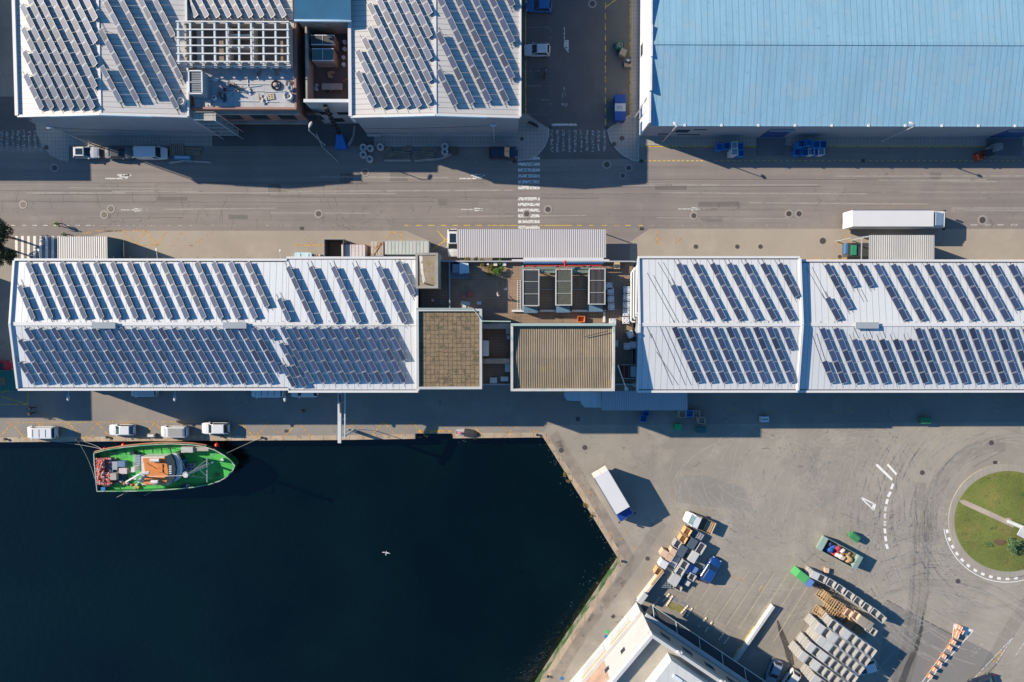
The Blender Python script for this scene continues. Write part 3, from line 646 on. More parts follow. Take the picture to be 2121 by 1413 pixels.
def edge_trim(o, x0, x1, y0, y1, ez, sides, rz=None, yr=None, h=.3):
    t_ = MB(); g2 = MB()
    if 'N' in sides: t_.bx(x0-.2, x1+.2, y1+.18, y1+.5, ez-.5, ez+h-.12); g2.bx(x0, x1, y1+.04, y1+.17, ez-.2, ez+.03)
    if 'S' in sides: t_.bx(x0-.2, x1+.2, y0-.5, y0-.18, ez-.5, ez+h-.12); g2.bx(x0, x1, y0-.17, y0-.04, ez-.2, ez+.03)
    for s, x in (('W', x0-.22), ('E', x1+.22)):
        if s in sides:
            d_ = 1 if s == 'E' else -1
            t_.bar((x, y0-.17, ez+.08), (x, yr, rz+.08), .3, .35); t_.bar((x, yr, rz+.08), (x, y1+.17, ez+.08), .3, .35)
    t_.build('parapet', m_trim, o); g2.build('gutter', m_gutter, o)
edge_trim(C1, xd0, xd1, yd0, yd1, EZC, 'NSW', RZC, ydr); edge_trim(C2, xe0, xe1, ye0, ye1, EZC, 'NSE', RZC, ydr)
edge_trim(Dh, xf0, xf1, yf0, yf1, EZD, 'NSWE', RZD, ydr-.1); edge_trim(Eh, xg0, xg1, yg0, yg1, EZC, 'NS', RZC, ydr)
# skylight boxes on the ridges
m_sky = M('translucent ridge vent', (.30,.33,.35), rough=.3, var=.1)
for o, px in ((C1, 216), (C1, 487), (Eh, 1795)):
    x, y = P3(px, 674, 11.8)
    v = MB().bx(x-1.6, x+1.6, y-.35, y+.35, RZC+.0, RZC+.42).build('ridge_vent', m_sky, o)
    MB().bx(x-1.65, x+1.65, y-.45, y+.45, RZC+.425, RZC+.5).build('vent_cap', m_sky, v)
# ground floor doors on the south front
for o, pxs in ((C1, (80, 150, 230, 320, 400, 470, 540)), (C2, (640, 700, 770, 830)), (Dh, (1480, 1560, 1620)), (Eh, (1700, 1800, 1900, 2000, 2090))):
    for px in pxs:
        x = P3(px, 790, 0)[0]; yy = {id(C1): yd0, id(C2): ye0, id(Dh): yf0, id(Eh): yg0}[id(o)]
        MB().bx(x-1.5, x+1.5, yy-.06, yy-.01, .05, 3.6).build('roller_door', m_gutter, o)
# ---- central block: terrace building with three volumes on it
TZ, BZ = 8.0, 13.4
m_tile = M('terrace tiles', (.235,.165,.115), var=.22, vs=.5, lines=[(0, .42, .035, (.12,.085,.06), 0), (1, .42, .035, (.12,.085,.06), 0)], stain=((.13,.10,.075), .7, .56, .15))
m_paver = M('mossy roof pavers', (.20,.142,.080), warp=.5, var=.3, vs=1.2, fine=.2, fs=4, lines=[(0, .62, .085, (.07,.055,.035), 0), (1, .62, .085, (.07,.055,.035), .3)], stain=(((.09,.075,.035), 1.3, .52, .1), ((.055,.07,.02), .9, .62, .08)))
m_fibre = M('weathered fibre cement', (.225,.18,.125), var=.3, vs=.5, fs=2.5, fine=.2, stretch=(1, .25, 1), lines=[(0, .25, .10, (.145,.118,.085), 0)], stain=((.30,.225,.11), .35, .55, .2))
tx0, tx1 = xe1+.3, xf0-.3; ty1 = P3(1100, 541, TZ)[1]; ty0 = P3(1100, 797, TZ)[1]
T = thing('terrace_block', 'brown tiled flat roof terrace between the two white solar halls', 'building', ((tx0+tx1)/2, (ty0+ty1)/2, 0), world=True)
MB().bx(tx0, tx1, ty0, ty1, 0, TZ-.1).build('wall', m_conc, T); MB().bx(tx0+.2, tx1-.2, ty0+.2, ty1-.2, TZ-.08, TZ).build('roof_terrace', m_tile, T)
MB().bx(tx0, tx1, ty1-.18, ty1, TZ-.09, TZ+.9).build('parapet', M('grey parapet', (.33,.34,.36), var=.15), T); MB().bx(tx0, tx1, ty0, ty0+.18, TZ-.09, TZ+.5).build('parapet', M('grey parapet', (0,0,0)), T)
def block(name, label, px0, px1, py0, py1, z, par, m_top, m_p, corr=None):
    x0, y1 = P3(px0, py0, z+par); x1, y0 = P3(px1, py1, z+par)
    x0 = max(x0, tx0+.02) if px0 < 900 else x0
    o = thing(name, label, 'building', ((x0+x1)/2, (y0+y1)/2, TZ), world=True)
    MB().bx(x0, x1, y0, y1, TZ+.002 if y0 > ty0 else 0, z-(.06 if corr is None else .36)).build('wall', m_conc, o)
    w_ = .32; f = MB()
    f.bx(x0-.02, x1+.02, y1-w_, y1+.02, z-.3, z+par); f.bx(x0-.02, x1+.02, y0-.02, y0+w_, z-.3, z+par); f.bx(x0-.02, x0+w_, y0+w_, y1-w_, z-.3, z+par); f.bx(x1-w_, x1+.02, y0+w_, y1-w_, z-.3, z+par)
    f.build('parapet', m_p, o)
    if corr is None: MB().bx(x0+w_, x1-w_, y0+w_, y1-w_, z-.058, z).build('roof', m_top, o)
    else:
        n = int((x1-x0-2*w_)/corr)*6; yr = (y0+y1)/2; rings = []
        for i in range(n+1):
            x = x0+w_+(x1-x0-2*w_)*i/n; dz = .04*math.sin(2*math.pi*i/6)
            rings.append([(x, y0+w_, z-.25+dz), (x, yr, z+.12+dz), (x, y1-w_, z-.25+dz)])
        MB().loft(rings, cap=False, closed=False).build('roof', m_top, o, fix=False)
    return o, (x0, x1, y0, y1)
PV, pv = block('paved_roof_block', 'square building with mossy concrete paver roof beside the white hall', 862, 998, 640, 806, BZ-.1, .35, m_paver, M('grey parapet 2', (.42,.43,.42), var=.15))
FB, fb = block('fibre_roof_block', 'building with brown corrugated fibre cement roof left of the blue white tanks', 1058, 1273, 671, 810, 14.0, .35, m_fibre, M('pale parapet', (.46,.45,.42), var=.15, stain=((.3,.36,.33), .5, .55, .1)), corr=.25)
TW, tw = block('roof_tower', 'small square tower with brown lichen covered flat roof above the terrace', 849, 907, 524, 597, 13.3, .12, M('lichen roof', (.27,.215,.145), var=.25, vs=2, stain=((.22,.15,.06), 1.5, .5, .2)), m_conc)
x_, y_ = tw[0], tw[3]
st = MB().sheet([(x_+.5, y_-.4, 13.31), (x_+.95, y_-.4, 13.31), (x_+1.05, y_-2.4, 13.31), (x_+1.35, y_-3.9, 13.31), (x_+1.0, y_-4.2, 13.31), (x_+.7, y_-2.5, 13.31)]); st.build('lime_streak', M('lime streak', (.6,.57,.5), alpha=(3, .35)), TW)
MB().bar((x_+1.2, y_-4.2, 13.5), (x_+2.3, y_-4.5, 13.4), .18, .12).build('fallen_pipe', m_gutter, TW)
# green gutter pipe joining the two blocks
gp = MB().tube([(pv[0], pv[3]+.05, BZ+.3), (pv[1]-1.2, pv[3]+.05, BZ+.3), (pv[1]+.1, pv[3]-1.7, BZ+.4), (fb[0], pv[3]-1.75, 14.2)], .08)
gp.build('gutter_pipe', m_greyteal, PV)
MB().bar((fb[0], fb[3]-.1, 14.45), (fb[1], fb[3]-.1, 14.45), .35, .12).build('ridge_flashing', m_greyteal, FB)
MB().tube([(fb[1]-4.2, fb[3]-1.8, 14.2), (fb[1]-1, fb[3]-1.0, 14.25)], .05).build('pipe', m_gutter, FB)
# walls crossing the narrow light well
for py in (676, 748):
    y = P3(1028, py, 10)[1]; o = MB().bx(pv[1]+.03, fb[0]-.03, y-.35, y+.35, TZ+.003, 10.3).build('connecting_wall', m_conc, T)
bxm = MB().bx(pv[1]+.03, pv[1]+.9, P3(1000, 738, 11)[1], P3(1000, 706, 11)[1], TZ+.003, 10.8).build('stair_box', m_trim, T)
yy = ty0; 
# ---- upper middle construction block
DZ = 10.2
dx0, dy0 = P3(388, 226, DZ+.3); dx0 = xa1+.5; dx1 = P3(614, 226, DZ+.3)[0]; dy1 = P3(400, 42, 12.6)[1]
CB = thing('construction_building', 'unfinished brick building with open white roof grid between the two warehouses', 'building', ((dx0+dx1)/2, dy0, 0), world=True)
MB().bx(dx0, dx1, dy0, dy1+1, 4.5, DZ-.05).build('wall', m_brick, CB); MB().bx(dx0+.02, dx1-.02, dy0+2.2, dy1+1, 0, 4.49).build('ground_floor', m_conc, CB)
m_deck = M('pale deck slabs', (.36,.37,.38), var=.2, vs=.8, lines=[(0, 1.5, .05, (.25,.26,.27), 0), (1, 1.5, .05, (.25,.26,.27), 0)], stain=((.26,.26,.27), .7, .55, .2))
MB().bx(dx0+.3, dx1-.3, dy0+.3, dy1+.9, DZ-.045, DZ).build('deck', m_deck, CB)
lg = MB()
for z in (4.35, 9.2): lg.bx(dx0+1.4, dx1-.0, dy0-.45, dy0-.004, z, z+.32)
lg.build('ledge', m_conc, CB)
for i in range(4):
    x = dx0+3+i*4.0; MB().bx(x, x+2.4, dy0-.05, dy0-.003, 5.4, 7.8).build('window', m_glass, CB)
MB().bx(dx0, dx1, dy0-.02, dy0+.28, DZ-.044, DZ+.35).build('parapet', m_brick, CB); MB().bx(dx1-.28, dx1+.02, dy0+.28, dy1, DZ-.044, DZ+.35).build('parapet', m_brick, CB)
PZ = 12.6; fx0, fy1 = P3(366, 44, PZ); fx1, fy0 = P3(598, 129, PZ); fx0 = max(fx0, xa1+.02)
fx0w = P3(366, 44, PZ)[0]; fxl = xa1+.4
ow = MB(); tk = .22
ow.bx(fxl, fx1, fy1-tk, fy1, DZ+.01, PZ-.32).bx(fxl, fx1, fy0, fy0+tk, DZ+.01, PZ-.5).bx(fxl, fxl+tk, fy0+tk, fy1-tk, DZ+.01, PZ-.32).bx(fx1-tk, fx1, fy0+tk, fy1-tk, DZ+.01, PZ-.32)
zf_ = 6.42
ow.build('upper_wall', M('unpainted render', (.36,.31,.27), var=.2), CB)
fl = MB().bx(fxl+tk, fx1-tk, fy0+tk, fy1-tk, DZ+.003, DZ+.03); fl.build('inner_floor', M('dusty slab', (.19,.15,.12), var=.3, vs=.6), CB)
cw = (fx1-fx0w)/9; mpw = M('white partition', (.5,.46,.43), var=.15)
for a in ((fx0w+cw*4-.08, fx0w+cw*4+.08, fy0+tk+.01, fy1-tk-.01, 12.0), (fx0w+cw*6-.08, fx0w+cw*6+.08, fy0+tk+.01, fy1-tk-.01, 12.0), (fx0w+cw*4+.1, fx0w+cw*6-.1, fy0+2.2, fy0+2.35, 12.0), (fx0w+cw*4+.1, fx0w+cw*6-.1, fy0+3.9, fy0+4.05, 12.0), (fx0w+cw*1.1, fx0w+cw*1.1+.8, fy0+.3, fy1-.3, 10.7)):
    MB().bx(*a[:4], DZ+.031, a[4]).build('inner_partition', mpw, CB)
m_beam = M('galvanised beam', (.50,.56,.58), rough=.45, var=.08)
gr = MB()
for i in range(10):
    x = fx0w+.12+(fx1-fx0w-.24)*i/9; gr.bar((x, fy0-.25, PZ-.14), (x, fy1+.1, PZ-.14), .24, .28)
gr.build('roof_joists', m_beam, CB)
gr = MB()
for i in range(6):
    y = fy0+.05+(fy1-fy0-.1)*i/5; gr.bar((fx0w-.1, y, PZ+.06), (fx1+.15, y, PZ+.06), .15, .12)
gr.build('roof_purlins', m_trim, CB)
for i in range(9):
    x = fx0w+(i+.75)*cw; MB().bx(x-.55, x+.5, fy0-.55, fy0-.1, PZ-.8, PZ-.65).build('lintel', M('pinkish plaster', (.52,.44,.42)), CB)
# plant box with dark louvre top
bx0, by1 = P3(390, 146, PZ); bx1, by0 = P3(419, 194, PZ)
PBX = thing('plant_box', 'open topped metal plant box with black louvres on the unfinished deck', 'plant box', ((bx0+bx1)/2, (by0+by1)/2, DZ), world=True)
MB().bx(bx0, bx1, by0, by1, DZ+.002, PZ-.15).build('casing', M('grey casing', (.30,.34,.37), var=.1, lines=seam(1, .5, (.2,.23,.26), .05)), PBX)
f = MB(); f.bx(bx0-.05, bx1+.05, by1-.12, by1+.05, PZ-.14, PZ).bx(bx0-.05, bx1+.05, by0-.05, by0+.12, PZ-.14, PZ).bx(bx0-.05, bx0+.12, by0, by1, PZ-.14, PZ).bx(bx1-.12, bx1+.05, by0, by1, PZ-.14, PZ).bx(bx0, bx1, (by0+by1)/2-.04, (by0+by1)/2+.04, PZ-.14, PZ-.04)
f.build('rim', m_trim, PBX); f = MB()
for i in range(12): y = by0+.2+(by1-by0-.4)*i/11; f.bx(bx0+.12, bx1-.12, y-.05, y+.05, PZ-.147, PZ-.1)
f.build('louvre', M('black louvre', (.012,.014,.018)), PBX)
# flat roof with glaring panels and blue corrugated roof, courtyard
nx0, ny0 = xa1+.05, P3(400, 40, 10.5)[1]; nx1 = P3(606, 40, 10.5)[0]
NR = thing('link_building', 'flat cream roof section behind the open roof grid with glaring panels', 'building', ((nx0+nx1)/2, ny0+5, 0), world=True)
ny0 = max(ny0, dy1+8.02) if False else ny0
MB().bx(nx0, nx1, ny0+.02, yN, 0, 10.3).build('wall', m_clad, NR); MB().bx(nx0, nx1, ny0, yN, 10.32, 10.5).build('roof', m_roofA, NR)
BR = thing('blue_roof_building', 'small building with blue corrugated roof beside the dark service yard', 'building', (0, 0, 0), world=True)
qx0, qy0 = P3(609, 42, 12.3); qx1 = P3(727, 42, 12.3)[0]
MB().bx(qx0+.2, qx1-.2, qy0+.3, yN, 0, 12.0).build('wall', m_conc, BR)
rg = []; n = 240
for i in range(n+1):
    y = qy0+(yN-qy0)*i/n*.5; dz = .05*(1 if i % 2 else -1); rg.append([(qx0, y, 12.2+dz), (qx1, y, 12.3+dz)])
MB().loft(rg, cap=False, closed=False).build('roof', M('blue corrugated sheet', (.13,.30,.42), rough=.4, var=.12), BR, fix=False)
MB().bx(qx0, qx1, qy0-.1, qy0+.15, 11.9, 12.25).build('gutter', m_trimb, BR)
rx0, ry0 = P3(630, 208, EZA); rx1 = xb0-.35
SY = thing('service_yard', 'dark walled service yard with grey front wall between the buildings', 'building', ((rx0+rx1)/2, ry0, 0), world=True)
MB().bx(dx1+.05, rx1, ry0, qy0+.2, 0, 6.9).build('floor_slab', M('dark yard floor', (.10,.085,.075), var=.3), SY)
MB().bx(rx0, rx1, ry0-.25, ry0-.003, 0, EZA).build('front_wall', M('grey render', (.34,.35,.36), var=.15), SY)
MB().bx(rx0, rx0+.25, ry0, qy0, 6.91, 10.2).build('side_wall', m_conc, SY); MB().bx(rx1-.2, rx1, ry0, qy0, 6.91, EZA-.1).build('side_wall', m_brick, SY)
MB().bx(rx0-.05, rx1, ry0-.3, ry0+.15, EZA+.003, EZA+.15).build('coping', m_trim, SY)
MB().bx(rx1-.1, rx1+.3, ya0-.2, ry0, EZA-3, EZA+.15).build('corner_pier', m_trim, SY)
for a, b_, z0, z1 in ((.8, 2.6, 5, 6.2), (3.4, 5.4, 5, 6.2), (1.5, 3.5, 1.2, 3)): MB().bx(rx0+a, rx0+b_, ry0-.3, ry0-.252, z0, z1).build('window', m_glass, SY)
for k, (a0, b0, a1, b1, lab, gl) in enumerate(((644, 73, 693, 93, 'upper of two roof plant units in the dark service yard, black top', 0), (646, 101, 691, 126, 'lower of two roof plant units in the dark service yard, glassy green top', 1))):
    x0, y1 = P3(a0, b0, 9.6); x1, y0 = P3(a1, b1, 9.6)
    u = thing('plant_unit', lab, 'plant unit', ((x0+x1)/2, (y0+y1)/2, 6.9), world=True, group='plant units in the service yard')
    MB().bx(x0, x1, y0, y1, 6.902, 9.5).build('casing', m_conc, u)
    MB().bx(x0+.1, x1-.1, y0+.1, y1-.1, 9.502, 9.6).build('top_panel', (m_gutter, M('green glass', (.06,.12,.12), rough=.2))[k], u)
    f = MB(); f.bx(x0, x1, y1-.08, y1+.02, 9.503, 9.68).bx(x0, x1, y0-.02, y0+.08, 9.503, 9.68).bx((x0+x1)/2-.03, (x0+x1)/2+.03, y0+.08, y1-.08, 9.601, 9.66); f.build('frame', m_trim, u)
    [MB().cyl(x1+.9, y0+.3+i*1.0, 6.902, 7.4, .3, n=12).build('fan', m_beam, u) for i in range(2)]
rp = MB(); x, y0_, y1_ = P3(639, 100, 7.5)[0], P3(639, 140, 7.5)[1], P3(639, 80, 7.5)[1]
rp.tube([(x, y0_, 6.98), (x, y0_, 7.6), (x, y1_, 7.6), (x, y1_, 6.98)], .07).tube([(x, (y0_+y1_)/2, 7.6), (x+1, (y0_+y1_)/2-.2, 7.6)], .07)
tag(rp.build('red_pipe', M('red pipe paint', (.5,.05,.03), rough=.4)), 'red pipe run along the left side of the dark service yard', 'pipe')
tb = MB(); x, y = P3(690, 182, 7.2)
tb2 = thing('trestle', 'wooden trestle with boards at the bottom of the dark service yard', 'trestle', (x, y, 6.9))
MB().box(0, 0, .85, 3.0, .9, .08).build('table_top', M('grey timber', (.30,.27,.24), var=.3), tb2)
for a in (-1.2, 1.2):
    for b_ in (-.35, .35): MB().box(a, b_, .405, .08, .08, .80).build('leg', M('grey timber', (0,0,0)), tb2)
# ---- building at the bottom
OZ, OR_ = 10.5, 9.4
def bpt(px, py, z=OZ): return Vector(P3(px, py, z))
Cn = bpt(1351, 1314); d1 = (bpt(1501, 1415)-Cn).normalized(); d2 = (bpt(1266, 1415)-Cn).normalized()
L1, L2 = 42, 34
OBp = [Cn, Cn+d1*L1, Cn+d1*L1+d2*L2, Cn+d2*L2]
OB = thing('office_building', 'grey and white office block whose corner points at the bin yard', 'building', (Cn.x, Cn.y, 0), world=True)
MB().prism([tuple(p) for p in OBp], 0, OR_-.1).build('wall', M('grey brown panel wall', (.29,.27,.25), var=.1), OB)
n1 = Vector((-d1.y, d1.x)); n1 = n1 if n1.dot(d2) < 0 else -n1      # outward normal of the yard front
n2 = Vector((-d2.y, d2.x)); n2 = n2 if n2.dot(d1) < 0 else -n2
def strip(mb, p, d, L_, n_, o0, o1, z0, z1, s0=0.0):
    a = p+d*s0; b_ = p+d*L_
    return mb.prism([tuple(a+n_*o0), tuple(b_+n_*o0), tuple(b_+n_*o1), tuple(a+n_*o1)], z0, z1)
m_par = M('white parapet render', (.45,.455,.46), var=.12)
mb = MB(); strip(mb, Cn, d1, L1, n1, -.45, .02, OR_-.08, OZ); strip(mb, Cn, d2, L2, n2, -.45, .02, OR_-.08, OZ-.003, .45); mb.build('parapet', m_par, OB)
mb = MB().prism([tuple(Cn-n1*.4-n2*.4), tuple(Cn+d1*(L1-.4)-n1*.4), tuple(OBp[2]-d1*.4-d2*.4), tuple(Cn+d2*(L2-.4)-n2*.4)], OR_-.098, OR_-.04)
mb.build('roof', M('beige roof membrane', (.36,.33,.27), var=.15, vs=.6, stain=((.25,.2,.13), .5, .66, .06)), OB)
mb = MB(); strip(mb, Cn, d1, 24, n1, .02, .06, .05, 4.3, .6); mb.build('glazing', m_glass, OB)
mb = MB(); strip(mb, Cn, d1, 24.5, n1, .07, .65, 4.32, 4.6, .1); mb.build('ledge', m_par, OB)
mb = MB(); strip(mb, Cn, d1, 24.3, n1, .4, 1.9, 3.75, 3.85, .1); mb.build('awning', m_gutter, OB)
for i in range(5):
    p = Cn+d1*(3.2+i*4.1)+n1*.03; mb = MB(); a = ang((0, 0), d1); mb.box(p.x, p.y, 7.4, 1.7, .06, 1.2, a); w_o = mb.build('window', M('blueish window glass', (.05,.07,.10), rough=.15), OB)
for i in range(6):
    p = Cn+d1*(.4+i*4.4)+n1*2.0; q_ = Cn+d1*(.4+(i+1)*4.4)+n1*2.0; r0 = Cn+d1*(1.5+i*4.4)+n1*.65
    MB().tube([(p.x, p.y, 3.9), (q_.x, q_.y, 3.9)], .06, 6).tube([(p.x, p.y, 3.9), (r0.x, r0.y, 4.3)], .05, 6).build('steel_bracket', m_beam, OB)
# sunlit quay-side front
m_panel = M('white wall panels', (.52,.50,.47), var=.1, vs=.4, fine=.08)
mb = MB(); strip(mb, Cn, d2, 34, n2, .003, .08, 3.7, 9.3, .0); mb.build('grey_panels', M('light grey corrugated panels', (.44,.43,.43), var=.1, lines=seam(2, .35, (.38,.37,.37), .05), stain=((.36,.2,.12), .25, .62, .06)), OB)
mb = MB(); strip(mb, Cn, d2, 15.5, n2, .085, .1, 3.8, 9.2, 9.5); mb.build('stained_panels', M('rust stained panels', (.36,.24,.18), var=.4, vs=.7, lines=seam(2, .35, (.28,.17,.12), .05), stain=((.42,.37,.34), .6, .55, .15)), OB)
mb = MB(); strip(mb, Cn, d2, 34, n2, .003, .5, 0, 3.4, .0); mb.build('lower_wall', m_panel, OB)
for s0, s1 in ((2.5, 7), (8.5, 14), (16, 22)):
    mb = MB(); strip(mb, Cn, d2, s1, n2, .51, .56, .9, 2.9, s0); mb.build('window', M('pale reflecting glass', (.38,.42,.44), rough=.25), OB)
    mb = MB(); strip(mb, Cn, d2, s1+.2, n2, .52, .72, 3.02, 3.12, s0-.2); mb.build('window_hood', M('ochre hood', (.55,.40,.24)), OB)
for s0 in (5.2, 9.0, 14.5):
    mb = MB(); strip(mb, Cn, d2, s0+.9, n2, .09, .13, 6.2, 7.2, s0); mb.build('window', m_glass, OB)
# roof cabin
rc = [P3(1391, 1369, 11.8), P3(1474, 1425, 11.8), P3(1420, 1500, 11.8), P3(1330, 1447, 11.8)]
MB().prism(rc, OR_-.03, 11.7).build('roof_cabin', M('pale cabin', (.50,.51,.50), var=.08, lines=seam(0, 1.3, (.36,.36,.36), .05)), OB)
mb = MB(); a, b_ = Vector(rc[0]), Vector(rc[1]); 
for i in range(3):
    p = a+(b_-a)*(.3+.25*i); mb.box(p.x-.9, p.y-1.4, 11.85, 1.5, .5, .25, ang(a, b_))
mb.build('skylight', M('pale skylight', (.55,.62,.65), rough=.2), OB)
for px, py in ((1404, 1350), (1494, 1411)):
    x, y = P3(px, py, OZ); MB().cyl(x, y, OZ+.002, OZ+.5, .25, n=10).box(x+.3, y, OZ+.25, .5, .3, .4).build('roof_fan', m_trim, OB)
x, y = P3(1475, 1381, 8); MB().box(x, y, OZ-3.2, .9, .06, .9, ang((0,0), d1)).build('window', M('teal pane', (.10,.3,.33)), OB)
# ---- low walls
bw = thing('boundary_wall', 'low pinkish wall running from the office corner to the tan bins', 'wall', (*P3(1348, 1215, 0), 0), world=True)
a, b_ = Vector(P3(1324, 1248, 1.6)), Vector(P3(1374, 1184, 1.6))
MB().bar((a.x, a.y, .8), (b_.x, b_.y, .8), .32, 1.6).build('wall', M('pink render', (.50,.42,.38), var=.15, vs=2), bw)
c_ = a+(b_-a)*.55; MB().bar((c_.x-.2, c_.y+.15, 1.64), (b_.x-.2, b_.y+.15, 1.64), .28, .06).build('coping', M('ochre coping', (.6,.36,.12)), bw)
MB().bar((a.x-.15, a.y+.1, 1.9), ((a+(b_-a)*.3).x-.15, (a+(b_-a)*.3).y+.1, 1.9), .8, .55).build('gate_housing', m_par, bw)
dv = thing('divider_wall', 'long white free standing wall dividing the marked parking bays', 'wall', (*P3(1560, 1318, 0), 0), world=True)
a, b_ = Vector(P3(1603, 1256, .95)), Vector(P3(1516, 1382, .95))
MB().bar((a.x, a.y, .47), (b_.x, b_.y, .47), .36, .94).build('wall', M('white wall', (.55,.53,.50), var=.1), dv); MB().bar((a.x, a.y, .975), (b_.x, b_.y, .975), .42, .06).build('coping', m_par, dv)
# ---- off-frame neighbours whose shadows fall into the picture
nb = thing('warehouse', 'neighbouring warehouse beyond the left edge whose shade covers the top left street', 'building', (*P3(-200, 200, 0), 0), world=True)
x0, x1 = P3(-500, 277, 0)[0], P3(-84, 277, 0)[0]; y0, y1 = P3(-84, 277, 0)[1], yN
MB().bx(x0, x1, y0, y1, 0, 11).build('wall', m_clad, nb); MB().bx(x0-.2, x1+.2, y0-.2, y1, 11.002, 11.2).build('roof', m_roofA, nb)
nb2 = thing('market_hall', 'neighbouring hall beyond the left edge whose scalloped shade falls by the parked van', 'building', (*P3(-200, 660, 0), 0), world=True)
x0, x1 = P3(-500, 787, 0)[0], P3(-52, 787, 0)[0]; y0, y1 = P3(-84, 788, 0)[1], P3(-84, 556, 0)[1]
MB().bx(x0, x1-4.2, y0, y1, 0, 9).build('wall', m_clad, nb2)
sc = MB(); n = 5; wv = (y1-y0)/14
for i in range(14):
    pts = [(y0+i*wv+wv*.5*(1-math.cos(math.pi*k/8)), 9+1.0*math.sin(math.pi*k/8)) for k in range(9)]
    sc.loft([[(x, a, b) for a, b in pts] for x in (x0, x1-4.2)])
sc.build('vaulted_roof', m_trim, nb2)
MB().bx(x1-4.18, x1, y0, y1, 0, 10.2).build('wall', m_clad, nb2)
# ================================================================ SOLAR ARRAYS
m_cell = M('solar cells', (.022,.038,.092), rough=.42, var=.08, vs=.5, local=True, fine=0, spec=.22, rnd=.4, lines=[(1, .128, .012, (.05,.06,.10), 0), (0, .164, .010, (.05,.06,.10), 0)], coat=.12)
m_cellg = m_cell
m_alu = M('panel frame aluminium', (.34,.36,.38), rough=.45, metal=.2, var=.05)
m_rail = M('mounting rail', (.06,.062,.065), rough=.6, metal=.2, var=.1)
DW = Vector((math.cos(R(-64)), math.sin(R(-64)), 0))      # direction of every row on every roof
PITCH, ML, MW = 1.80, 1.72, .84
_mod = {}
def module_mesh(tilt, glint, MW):
    k = (round(tilt, 3), glint, MW)
    if k in _mod: return _mod[k]
    def fr(x, y, z): return (x, y*math.cos(tilt)-z*math.sin(tilt), y*math.sin(tilt)+z*math.cos(tilt))
    def boxm(x0, x1, y0, y1, z0, z1):
        m_ = MB().bx(x0, x1, y0, y1, z0, z1); m_.v = [fr(*p) for p in m_.v]; return m_
    f = MB()
    for a in ((0, ML, 0, .035), (0, ML, MW-.035, MW), (0, .04, .035, MW-.035), (ML-.04, ML, .035, MW-.035)):
        b = boxm(a[0], a[1], a[2], a[3], 0, .045); f.add(b.v, b.f)
    c = boxm(.04, ML-.04, .035, MW-.035, .01, .032)
    def mesh(m_, nm, mt):
        me = D.meshes.new(nm); me.from_pydata(m_.v, [], m_.f); bm = bmesh.new(); bm.from_mesh(me); bmesh.ops.recalc_face_normals(bm, faces=bm.faces); bm.to_mesh(me); bm.free(); me.materials.append(mt); return me
    _mod[k] = (mesh(c, 'module', m_cellg if glint else m_cell), mesh(f, 'frame', m_alu)); return _mod[k]
def solar_row(sx, sy, n, zf, z_est, tilt, lift, label, group, glint=False, from_end=False, pitch=PITCH, MW=.84):
    """sx, sy: pixel of the top end (or bottom end) of the row's lower edge"""
    s = W(sx, sy, z_est); s = W(sx, sy, zf(s.x, s.y)+lift)
    if from_end: s = s-DW*(n*pitch-.08); 
    e = s+DW*(n*pitch-.08)
    z0, z1 = zf(s.x, s.y)+lift, zf(e.x, e.y)+lift
    u = Vector((e.x-s.x, e.y-s.y, z1-z0)).normalized(); v = Vector((0, 0, 1)).cross(u).normalized(); q = u.cross(v)
    o = D.objects.new('solar_panel_row', None); COL.objects.link(o); o.empty_display_size = .3
    o.matrix_world = Matrix(((u.x, v.x, q.x, s.x), (u.y, v.y, q.y, s.y), (u.z, v.z, q.z, z0), (0, 0, 0, 1)))
    tag(o, label, 'solar panels', group)
    mc, mf = module_mesh(tilt, glint, MW)
    for i in range(n):
        a = D.objects.new('module', mc); COL.objects.link(a); a.parent = o; a.location = (i*pitch, 0, 0)
        b = D.objects.new('frame', mf); COL.objects.link(b); b.parent = a
    sup = MB(); Lr = n*pitch-.08; hh = MW*math.sin(tilt); wy = MW*math.cos(tilt)
    k = n+1
    if n > 5: k = n//2+2
    for i in range(k):
        x = .12+(Lr-.24)*i/(k-1)
        sup.bar((x, .06, -.035), (x, .06, -lift+.01), .04); sup.bar((x, wy-.08, hh-.08), (x, wy-.08, -lift+.01), .04); sup.bar((x, .06, -lift+.06), (x, wy-.08, -lift+.06), .035)
    sup.bar((-.9, .12, -lift+.03), (Lr+.7, .12, -lift+.03), .035); sup.bar((-.9, wy-.08, -lift+.03), (Lr+.7, wy-.08, -lift+.03), .035)
    sup.build('support_rail', m_rail, o)
    return o
def rows(lst, zf, z_est, tilt, lift, where, group, **kw):
    lst = sorted(lst)
    for i, (sx, sy, n) in enumerate(lst):
        side = ORD[i+1] if i < len(ORD)-1 else 'rightmost'
        solar_row(sx, sy, n, zf, z_est, tilt, lift, f'{NUM[n]}-module solar row, {side} from left, {where}', group, **kw)
T_A = R(22)
rows([(92-9, 229, 3), (113-9, 229, 5), (134-9, 229, 7), (155-9, 229, 9), (177-9, 229, 11), (198-9, 229, 11), (203-9, 186, 9), (203.2-9, 140, 7), (203.4-9, 92, 5), (203.6-9, 45, 3)],
     zA1, 11.6, T_A, .24, 'left slope of top left roof', 'solar rows on the left slope of the top left roof', from_end=True, glint=True, MW=.98)
rows([(250-5, 214, 3), (286-5, 212, 6), (322-5, 205, 9), (368-5, 228, 11), (376-5, 167, 9), (355, 78, 5)],
     zA1, 11.6, T_A, .32, 'right slope of top left roof', 'solar rows on the right slope of the top left roof', from_end=True, glint=True, MW=.86)
rows([(x-9, 38, 3) for x in (412, 434, 457, 480, 502, 525, 548, 571, 594)], lambda x, y: 10.5, 10.5, T_A, .30, 'roof behind the open white grid', 'glaring solar rows behind the open roof grid', from_end=True, glint=True)
